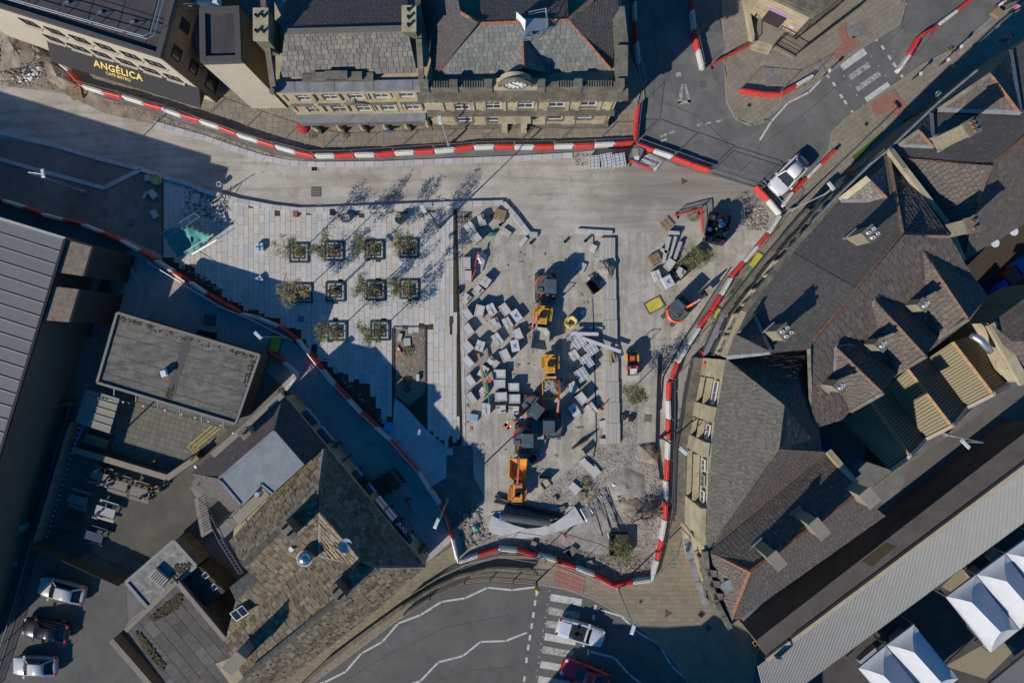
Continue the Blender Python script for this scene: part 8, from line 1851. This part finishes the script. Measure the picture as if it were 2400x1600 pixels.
t=thing('bin_box','open grey bin with broken boards beside the strapped block packs','bin',(*W2(1488,365),.02),-.45)
MB().box((0,0,.35),(.95,1.3,.7),taper=1.05).build('body',galv,t,world=0);MB().box((-.1,.1,.73),(.5,.7,.08),rz=.5).build('rubbish',wood,t,world=0);MB().box((.2,-.3,.72),(.4,.4,.06),rz=.2).build('rubbish',white_paint,t,world=0)
# ------------------------------------------------------------------ cars
tail_m=plain('tail_lamp',(.4,.01,.012),.25,0,.5);head_m=plain('head_lamp',(.55,.57,.6),.15,0,.6)
def car(label,px,py,head,col,kind='hatch',L=4.2,Wd=1.76,hgt=1.48,coat=.8):
 """head = photo vector towards the bonnet"""
 a=math.atan2(-head[1],head[0]);p=W2(px,py,.9);t=thing('parked_car' if kind!='open' else 'open_car',label,'car',(p.x,p.y,.01),a)
 pm=paint('car_paint_%d'%len(MATS),col,.28,coat,.04);hw,hl=Wd/2,L/2
 st=[(-1,.72,.5,.8),(-.97,.86,.34,.9),(-.85,.97,.26,.96),(-.5,1,.22,.94),(0,1,.22,.92),(.4,1,.22,.92),(.7,.97,.24,.86),(.88,.9,.26,.78),(.97,.76,.34,.68),(1,.55,.42,.58)]
 if kind=='coupe':st=[(x,w,z0,z1-.1)for x,w,z0,z1 in st]
 secs=[]
 for x,w,z0,z1 in st:
  y=hw*w;secs.append([(x*hl,s*yy,z)for s,yy,z in((1,y*.9,z0),(1,y,z0+.12),(1,y,z1-.22),(1,y*.95,z1-.06),(1,y*.8,z1),(1,y*.3,z1+.025),(-1,y*.3,z1+.025),(-1,y*.8,z1),(-1,y*.95,z1-.06),(-1,y,z1-.22),(-1,y,z0+.12),(-1,y*.9,z0))])
 MB().loft(secs).build('body',pm,t,world=0,smooth=True)
 zb=.9 if kind!='coupe' else .8
 if kind=='hatch':x0,x1,x2,x3=.46,.1,-.58,-.9
 elif kind=='coupe':x0,x1,x2,x3=.34,.02,-.36,-.78
 else:x0,x1,x2,x3=.3,.05,-.5,-.55
 wb,wt=hw*.88,hw*.64;top=hgt
 if kind!='open':
  def q(x,w,z):return(x*hl,w,z)
  B=[q(x0,wb*.9,zb),q(x1,wt,top-.03),q((x1+x2)/2,wt*1.02,top),q(x2,wt*.95,top-.05),q(x3,wb*.85,zb+.02)]
  sec=lambda s:[Vector((x,s*w,z))for x,w,z in B]
  l,r=sec(1),sec(-1)
  def pane_(nm,pts,m=car_glass):MB().add(pts,[tuple(range(len(pts)))]).build(nm,m,t,world=0)
  MB().loft([[(p_.x*.985,p_.y*.95,p_.z-.03)for p_ in l]+[(l[0].x*.98,l[0].y*.95,.6)][:0],[(p_.x*.985,p_.y*.95,p_.z-.03)for p_ in r]],cap=True).build('cabin',black_m,t,world=0)
  base_l=[Vector((x0*hl,wb*.97,zb-.02)),Vector((x3*hl,wb*.92,zb))];base_r=[Vector((v.x,-v.y,v.z))for v in base_l]
  pane_('windscreen',[l[0],r[0],r[1],l[1]]);pane_('rear_window',[l[3],r[3],r[4],l[4]])
  for nm,sd,bs in(('l',l,base_l),('r',r,base_r)):pane_('side_window',[bs[0],sd[1],sd[2],sd[3],bs[1]])
  rf=MB();secs=[[(x*hl,y,z)for y,z in((wt*f,top-.02+dz),(wt*.7*f,top+.02+dz),(0,top+.035+dz),(-wt*.7*f,top+.02+dz),(-wt*f,top-.02+dz),(0,top-.06+dz))]for x,f,dz in((x1+.02,.98,-.02),(x1*.5+x2*.5,1.03,.01),(x2-.02,.95,-.04))]
  rf.loft(secs).build('roof',pm,t,world=0,smooth=True)
  for s in(1,-1):
   e=l if s==1 else r;bs=base_l if s==1 else base_r
   b=MB();b.seg(bs[0],e[1],.07,.05);b.build('windscreen_pillar',pm,t,world=0);b=MB();b.seg(e[3],bs[1],.16,.06);b.build('rear_pillar',pm,t,world=0)
 else:
  MB().box((-.12*hl,0,.93),(.62*hl,hw*1.3,.09)).build('cockpit',black_m,t,world=0)
  for s in(1,-1):
   MB().box((-.05*hl,s*.36,.98),(.5,.46,.16)).build('seat',black_m,t,world=0);MB().box((-.22*hl,s*.36,1.12),(.14,.44,.4)).build('backrest',black_m,t,world=0)
   MB().box((0,s*hw*.86,.96),(.85*hl,.12,.1)).build('door_rail',pm,t,world=0)
  MB().tube([(.14*hl+.02*math.sin(k),.36+.17*math.cos(k*.7),1.08+.1*math.sin(k*.7))for k in range(10)],.02,5).build('steering_wheel',black_m,t,world=0)
  MB().add([(.42*hl,hw*.8,.92),(.42*hl,-hw*.8,.92),(.24*hl,-hw*.68,1.3),(.24*hl,hw*.68,1.3)],[(0,1,2,3)]).build('windscreen',car_glass,t,world=0)
  MB().tube([(.4*hl,hw*.8,.92),(.24*hl,hw*.68,1.31),(.24*hl,-hw*.68,1.31),(.4*hl,-hw*.8,.92)],.035,5).build('screen_frame',pm,t,world=0)
  MB().box((-.62*hl,0,.97),(.42*hl,hw*1.45,.08),taper=.85).build('boot_lid',pm,t,world=0)
 for s in(1,-1):
  MB().box((x0*hl-.12,s*(hw+.06),zb+.08),(.18,.2,.13)).build('mirror',pm,t,world=0)
  MB().box((.89*hl,s*hw*.66,.7),(.28,.3,.14),rz=-s*.45,taper=.8).build('headlight',head_m,t,world=0);MB().box((-.93*hl,s*hw*.74,.86),(.2,.26,.2),rz=s*.3).build('tail_light',tail_m,t,world=0)
  for x in(.62,-.6):
   w=MB();w.loft([[(x*hl+.31*math.cos(k*.524),s*(hw-.1)+d,.31+.31*math.sin(k*.524))for k in range(12)]for d in(-.1,.1)]);wo=w.build('wheel',rubber,t,world=0)
   MB().loft([[(x*hl+.19*math.cos(k*.628),s*(hw-.1)+d,.31+.19*math.sin(k*.628))for k in range(10)]for d in(-.11,.11)]).build('rim',galv,wo,world=0)
 MB().box((-1.0*hl+.0,0,.6),(.03,.52,.11)).build('number_plate',MATS['yellow_cover'],t,world=0)
 for xx in(.5,):MB().tube([(x0*hl+.03,-.1,zb+.05),(x0*hl-.1,.5,zb+.12)],.015,4).build('wiper',black_m,t,world=0)
 return t
car('white hatchback standing between the barriers at the upper right',1851,410,(-.7,.72),(.62,.62,.63),'hatch',4.0,1.75,1.55)
car('silver open topped car on the zebra crossing',1361,1483,(.96,.29),(.5,.52,.56),'open',4.4,1.75,1.3)
car('red coupe at the bottom edge, half outside the picture',1372,1584,(-.93,-.37),(.48,.012,.018),'coupe',4.5,1.85,1.24)
car('silver hatchback, uppermost of the three in the car park',142,1385,(-.97,-.24),(.42,.43,.44),'hatch',4.3,1.75,1.5);car('black hatchback, middle one in the car park',104,1477,(-.985,-.17),(.012,.012,.014),'hatch',4.2,1.75,1.46);car('silver hatchback, lowest of the three in the car park',79,1562,(-1,-.02),(.42,.43,.44),'hatch',4.0,1.72,1.5)
# ------------------------------------------------------------------ beer garden furniture
def picnic(label,x,y,a,mat=grey_wood,z=.02,top=True):
 t=thing('picnic_table',label,'picnic table',(*W2(x,y,.5),z),-math.radians(a))
 for i in range(6):MB().box((0,-.32+i*.128,.75),(1.75,.115,.035)).build('table_board',mat,t,world=0)
 for s in(-1,1):
  for k in(0,1):MB().box((0,s*(.68+k*.13),.45),(1.75,.115,.035)).build('bench_board',mat,t,world=0)
  b=MB();b.seg((s*.6,-.3,.73),(s*.6,-.62,0),.05,.09).seg((s*.6,.3,.73),(s*.6,.62,0),.05,.09).seg((s*.6,-.8,.41),(s*.6,.8,.41),.05,.09);b.build('leg_frame',mat,t,world=0)
 return t
pale_w=pieces_mat('bleached_wood',[(.34,.32,.3),(.42,.4,.38),(.37,.35,.33)],.85,14,.2,.2)
for x,y,m_,lb in((237,1115,grey_wood,'grey picnic table with people, upper left of the sunny group'),(279,1134,grey_wood,'grey picnic table laid with plates, middle of the sunny group'),(331,1152,grey_wood,'grey picnic table with people at its right end'),(250,1197,pale_w,'bleached pale picnic table below the sunny group'),(186,1170,grey_wood,'half shaded picnic table near the lane fence'),(165,1228,MATS['dark_timber'],'dark picnic table in deep shade near the lower fence, left one'),(222,1255,plain('shaded_wood',(.05,.07,.12),.8),'dark bluish picnic table in deep shade, right one')):picnic(lb,x,y,17,m_)  # the two tables in deep shade carry that shade in their wood colour
t=thing('garden_bench_box','slatted timber planter box half in sun by the shelter','planter',(*W2(232,1032),.02),-.3)
for i in range(6):MB().box((0,-.36+i*.145,.5),(2.2,.125,.06)).build('board',wood,t,world=0)
MB().box((0,0,.24),(2.1,.8,.46)).build('box',plain('box_brown',(.12,.09,.06),.85),t,world=0)
for x,y,lb in((920,1125,'dark bench table in the shade in front of the pub'),(893,1140,'second dark bench table in the shade at the pub wall')):picnic(lb,x,y,-128,MATS['dark_timber'],.03)
MB_=MB();MB_.box((0,0,.32),(1.6,.5,.62));o=MB_.build('black_box',black_m);o.location=(*W2(488,783),.02);o.rotation_euler=(0,0,-.15);tag(o,'black box against the shaded kiosk wall','trough')  # plain black box filling the dark rectangle by the wall
o=MB().box((0,0,.55),(1.0,.14,1.1)).build('notice_board',black_m);o.location=(*W2(468,1064),.03);o.rotation_euler=(0,0,.85);tag(o,'small upright board beside the yellow bay lines','board')
t=thing('wet_floor_sign','yellow folding floor sign in the shade of the garden wall','sign',(*W2(366,1079),.02),.5)
for s in(-1,1):MB().box((0,s*.12,.3),(.35,.02,.62),M=Matrix.Rotation(s*.35,3,'X')).build('leaf',plain('sign_amber',(.55,.28,.02),.5)if s==-1 else MATS['sign_amber'],t,world=0)
b=MB();q=W2(460,1140);b.box((*q,.35),(1.5,.08,.7),rz=.75);tag(b.build('leaning_board',grey_wood),'board leaning by the foot of the fire escape','board')
for x,y,lb in((549,1015,'white round wall lamp at the mansard edge near the kiosk'),(460,1092,'white round wall lamp at the mansard edge near the bay lines')):tag(MB().lathe((*W2(x,y,3.2),3.2),[(.05,-.15),(.17,-.05),(.17,.08),(.05,.16)],10).build('wall_lamp',white_paint,smooth=True),lb,'lamp')
# things in the lane and market
slab('planter_crate','slatted timber planter at the top right kerb','planter',2332,32,.8,.75,.4,35,wood)
t=thing('market_trolley','yellow framed trolley in the dark lane end near the bottom','trolley',(*W2(1772,1502),.1),.6)
for s in(-1,1):MB().box((s*.35,0,.5),(.05,.9,.05)).build('side_rail',yellow_m,t,world=0)
for i in range(3):MB().box((0,-.4+i*.4,.5),(.7,.05,.05)).build('cross_rail',yellow_m,t,world=0)
MB().box((0,0,.25),(.7,.9,.2)).build('tray',black_m,t,world=0)
for x,y,lb,w_,l_,a in((2320,1297,'grey table top under the canopy edge, upper right',1.0,.7,-40),(2275,1338,'grey table top under the canopy edge, lower',1.0,.7,-40),(2098,1483,'long pale table beside the lower tents',1.4,.5,-40),(2030,1530,'long bluish table at the lower left of the tents',2.0,.6,-40)):slab('market_table',lb,'table',x,y,w_,l_,.75,a,plain('table_grey',(.3,.3,.31),.6)if 'table_grey' not in MATS else MATS['table_grey'])
sheet('tan_slabs',[(2206,1374),(2262,1322),(2285,1342),(2232,1388)],.018,MATS['tan_floor'])
# ------------------------------------------------------------------ people (a skinned figure, posed standing or seated)
skin_m=plain('skin',(.42,.26,.19),.6,var=.05)
def person(label,px,py,face,top,legs,hair=(.03,.02,.015),pose='stand',z=.02,arms='down'):
 a=math.atan2(-face[1],face[0])-math.pi/2;p=W2(px,py,1.2 if pose=='stand' else .9);t=thing('person',label,'person',(p.x,p.y,z),a)
 zh=.95 if pose=='stand' else .52
 V=[(0,0,zh,.13),(0,0,zh+.25,.135),(0,.0,zh+.46,.14),(0,0,zh+.56,.065),(0,.03,zh+.66,.09),(0,.04,zh+.75,.095)];E=[(0,1),(1,2),(2,3),(3,4),(4,5)]
 for s in(-1,1):
  n=len(V);
  if arms=='table':V+=[(s*.19,0,zh+.44,.065),(s*.26,.1,zh+.2,.05),(s*.16,.36,zh+.22,.04),(s*.12,.44,zh+.23,.035)]
  else:V+=[(s*.19,0,zh+.44,.065),(s*.25,-.02,zh+.17,.05),(s*.25,.1,zh-.08,.04),(s*.24,.14,zh-.17,.035)]
  E+=[(2,n),(n,n+1),(n+1,n+2),(n+2,n+3)];n=len(V)
  if pose=='stand':V+=[(s*.1,0,zh-.1,.1),(s*.11,.03*s,.5,.07),(s*.11,-.02+.1*s,.1,.05),(s*.12,.1+.1*s,.04,.045)]
  else:V+=[(s*.1,.08,zh-.02,.1),(s*.12,.45,zh-.02,.075),(s*.12,.45,.1,.055),(s*.12,.56,.04,.045)]
  E+=[(0,n),(n,n+1),(n+1,n+2),(n+2,n+3)]
 me=bpy.data.meshes.new('figure');me.from_pydata([v[:3]for v in V],E,[]);o=bpy.data.objects.new('tmp',me);COL.objects.link(o)
 o.modifiers.new('s','SKIN');o.modifiers.new('u','SUBSURF').levels=1
 for i,v in enumerate(V):me.skin_vertices[0].data[i].radius=(v[3],v[3]);me.skin_vertices[0].data[i].use_root=i==0
 bpy.context.view_layer.update();m2=bpy.data.meshes.new_from_object(o.evaluated_get(bpy.context.evaluated_depsgraph_get()));bpy.data.objects.remove(o)
 k=len(MATS);m2.materials.clear()
 for mm in(skin_m,plain('shirt_%d'%k,top,.85,var=.1),plain('trousers_%d'%k,legs,.85,var=.1)):m2.materials.append(mm)
 for f in m2.polygons:
  c=f.center;f.use_smooth=True
  f.material_index=0 if(c.z>zh+.55 or(abs(c.x)>.2 and c.z<zh+.3 and c.z>.3 and arms=='down')or(arms=='table' and c.y>.15 and c.z>zh+.12))else(1 if c.z>zh-.02 and abs(c.y)<.3 else 2)
 ob_=bpy.data.objects.new('body',m2);COL.objects.link(ob_);ob_.parent=t
 h=MB();h.blob((0,.02,zh+.8),.115,(1,1.05,.85),.06,10,6);h.build('hair',plain('hair_%d'%k,hair,.8),t,world=0,smooth=True)
 return t
person('standing person in dark clothes on the footway by the terrace wall',1903,487,(-.7,.7),(.03,.03,.035),(.03,.03,.05))
person('person in a red top beside the corner shop front',1617,1038,(0,1),(.5,.06,.04),(.04,.04,.05),z=.08)
person('person in pink with a dark trolley in the back lane shadow edge',1897,1396,(-.8,.6),(.5,.12,.3),(.03,.03,.03),z=.1)
person('person with light hair by the motorcycle at the top right corner',2348,8,(.7,.5),(.5,.5,.5),(.05,.05,.06),(.3,.22,.12))
person('person in pink at the very top right corner',2385,18,(-.7,.5),(.45,.15,.3),(.03,.03,.04))
person('person in a dark top in the shade of the terrace, upper right',2365,88,(-.7,.7),(.25,.12,.16),(.05,.05,.09))
ST=[(237,1096,(.3,1),(.025,.025,.03),'seated person in black at the top of the left table'),(221,1104,(.3,1),(.5,.5,.48),'seated person in white at the upper left of the left table'),(204,1121,(1,.3),(.12,.05,.06),'seated person in dark red at the left end of the left table'),(236,1134,(-.1,-1),(.5,.5,.5),'seated person in white below the left table'),(256,1138,(.1,-1),(.52,.52,.54),'seated person in a white shirt between the tables'),(261,1123,(.3,1),(.04,.04,.06),'seated person in dark clothes between the tables'),(349,1138,(-.2,1),(.14,.05,.05),'seated person in a maroon top above the right table'),(371,1144,(-1,.2),(.3,.3,.32),'seated person in grey at the right end of the right table'),(334,1166,(.2,-1),(.4,.44,.5),'seated person in pale blue below the right table'),(353,1169,(-.1,-1),(.3,.12,.1),'seated person in rust brown below the right table'),(224,1208,(1,.2),(.5,.5,.5),'seated person in white at the left end of the pale table')]
for x,y,f,c,lb in ST:person(lb,x,y,f,c,(.03,.035,.06),random.choice([(.03,.02,.015),(.12,.07,.03),(.25,.18,.1)]),'sit',.02,'table')
mc=thing('motorcycle','dark motorcycle at the top right corner beside two people','motorcycle',(*W2(2372,4),.01),.4)
for x in(-.65,.65):MB().tube([(x+.28*math.cos(k*.571),0,.3+.28*math.sin(k*.571))for k in range(12)],.06,6).build('wheel',rubber,mc,world=0)
MB().box((0,0,.55),(.8,.3,.4),taper=.8).build('engine',dark_metal,mc,world=0);MB().box((.15,0,.85),(.5,.34,.2),taper=.8).build('tank',bagm[0],mc,world=0);MB().box((-.35,0,.82),(.6,.28,.1)).build('seat',black_m,mc,world=0);MB().tube([(.45,-.35,1.05),(.5,0,1.0),(.45,.35,1.05)],.025,5).build('handlebar',galv,mc,world=0)
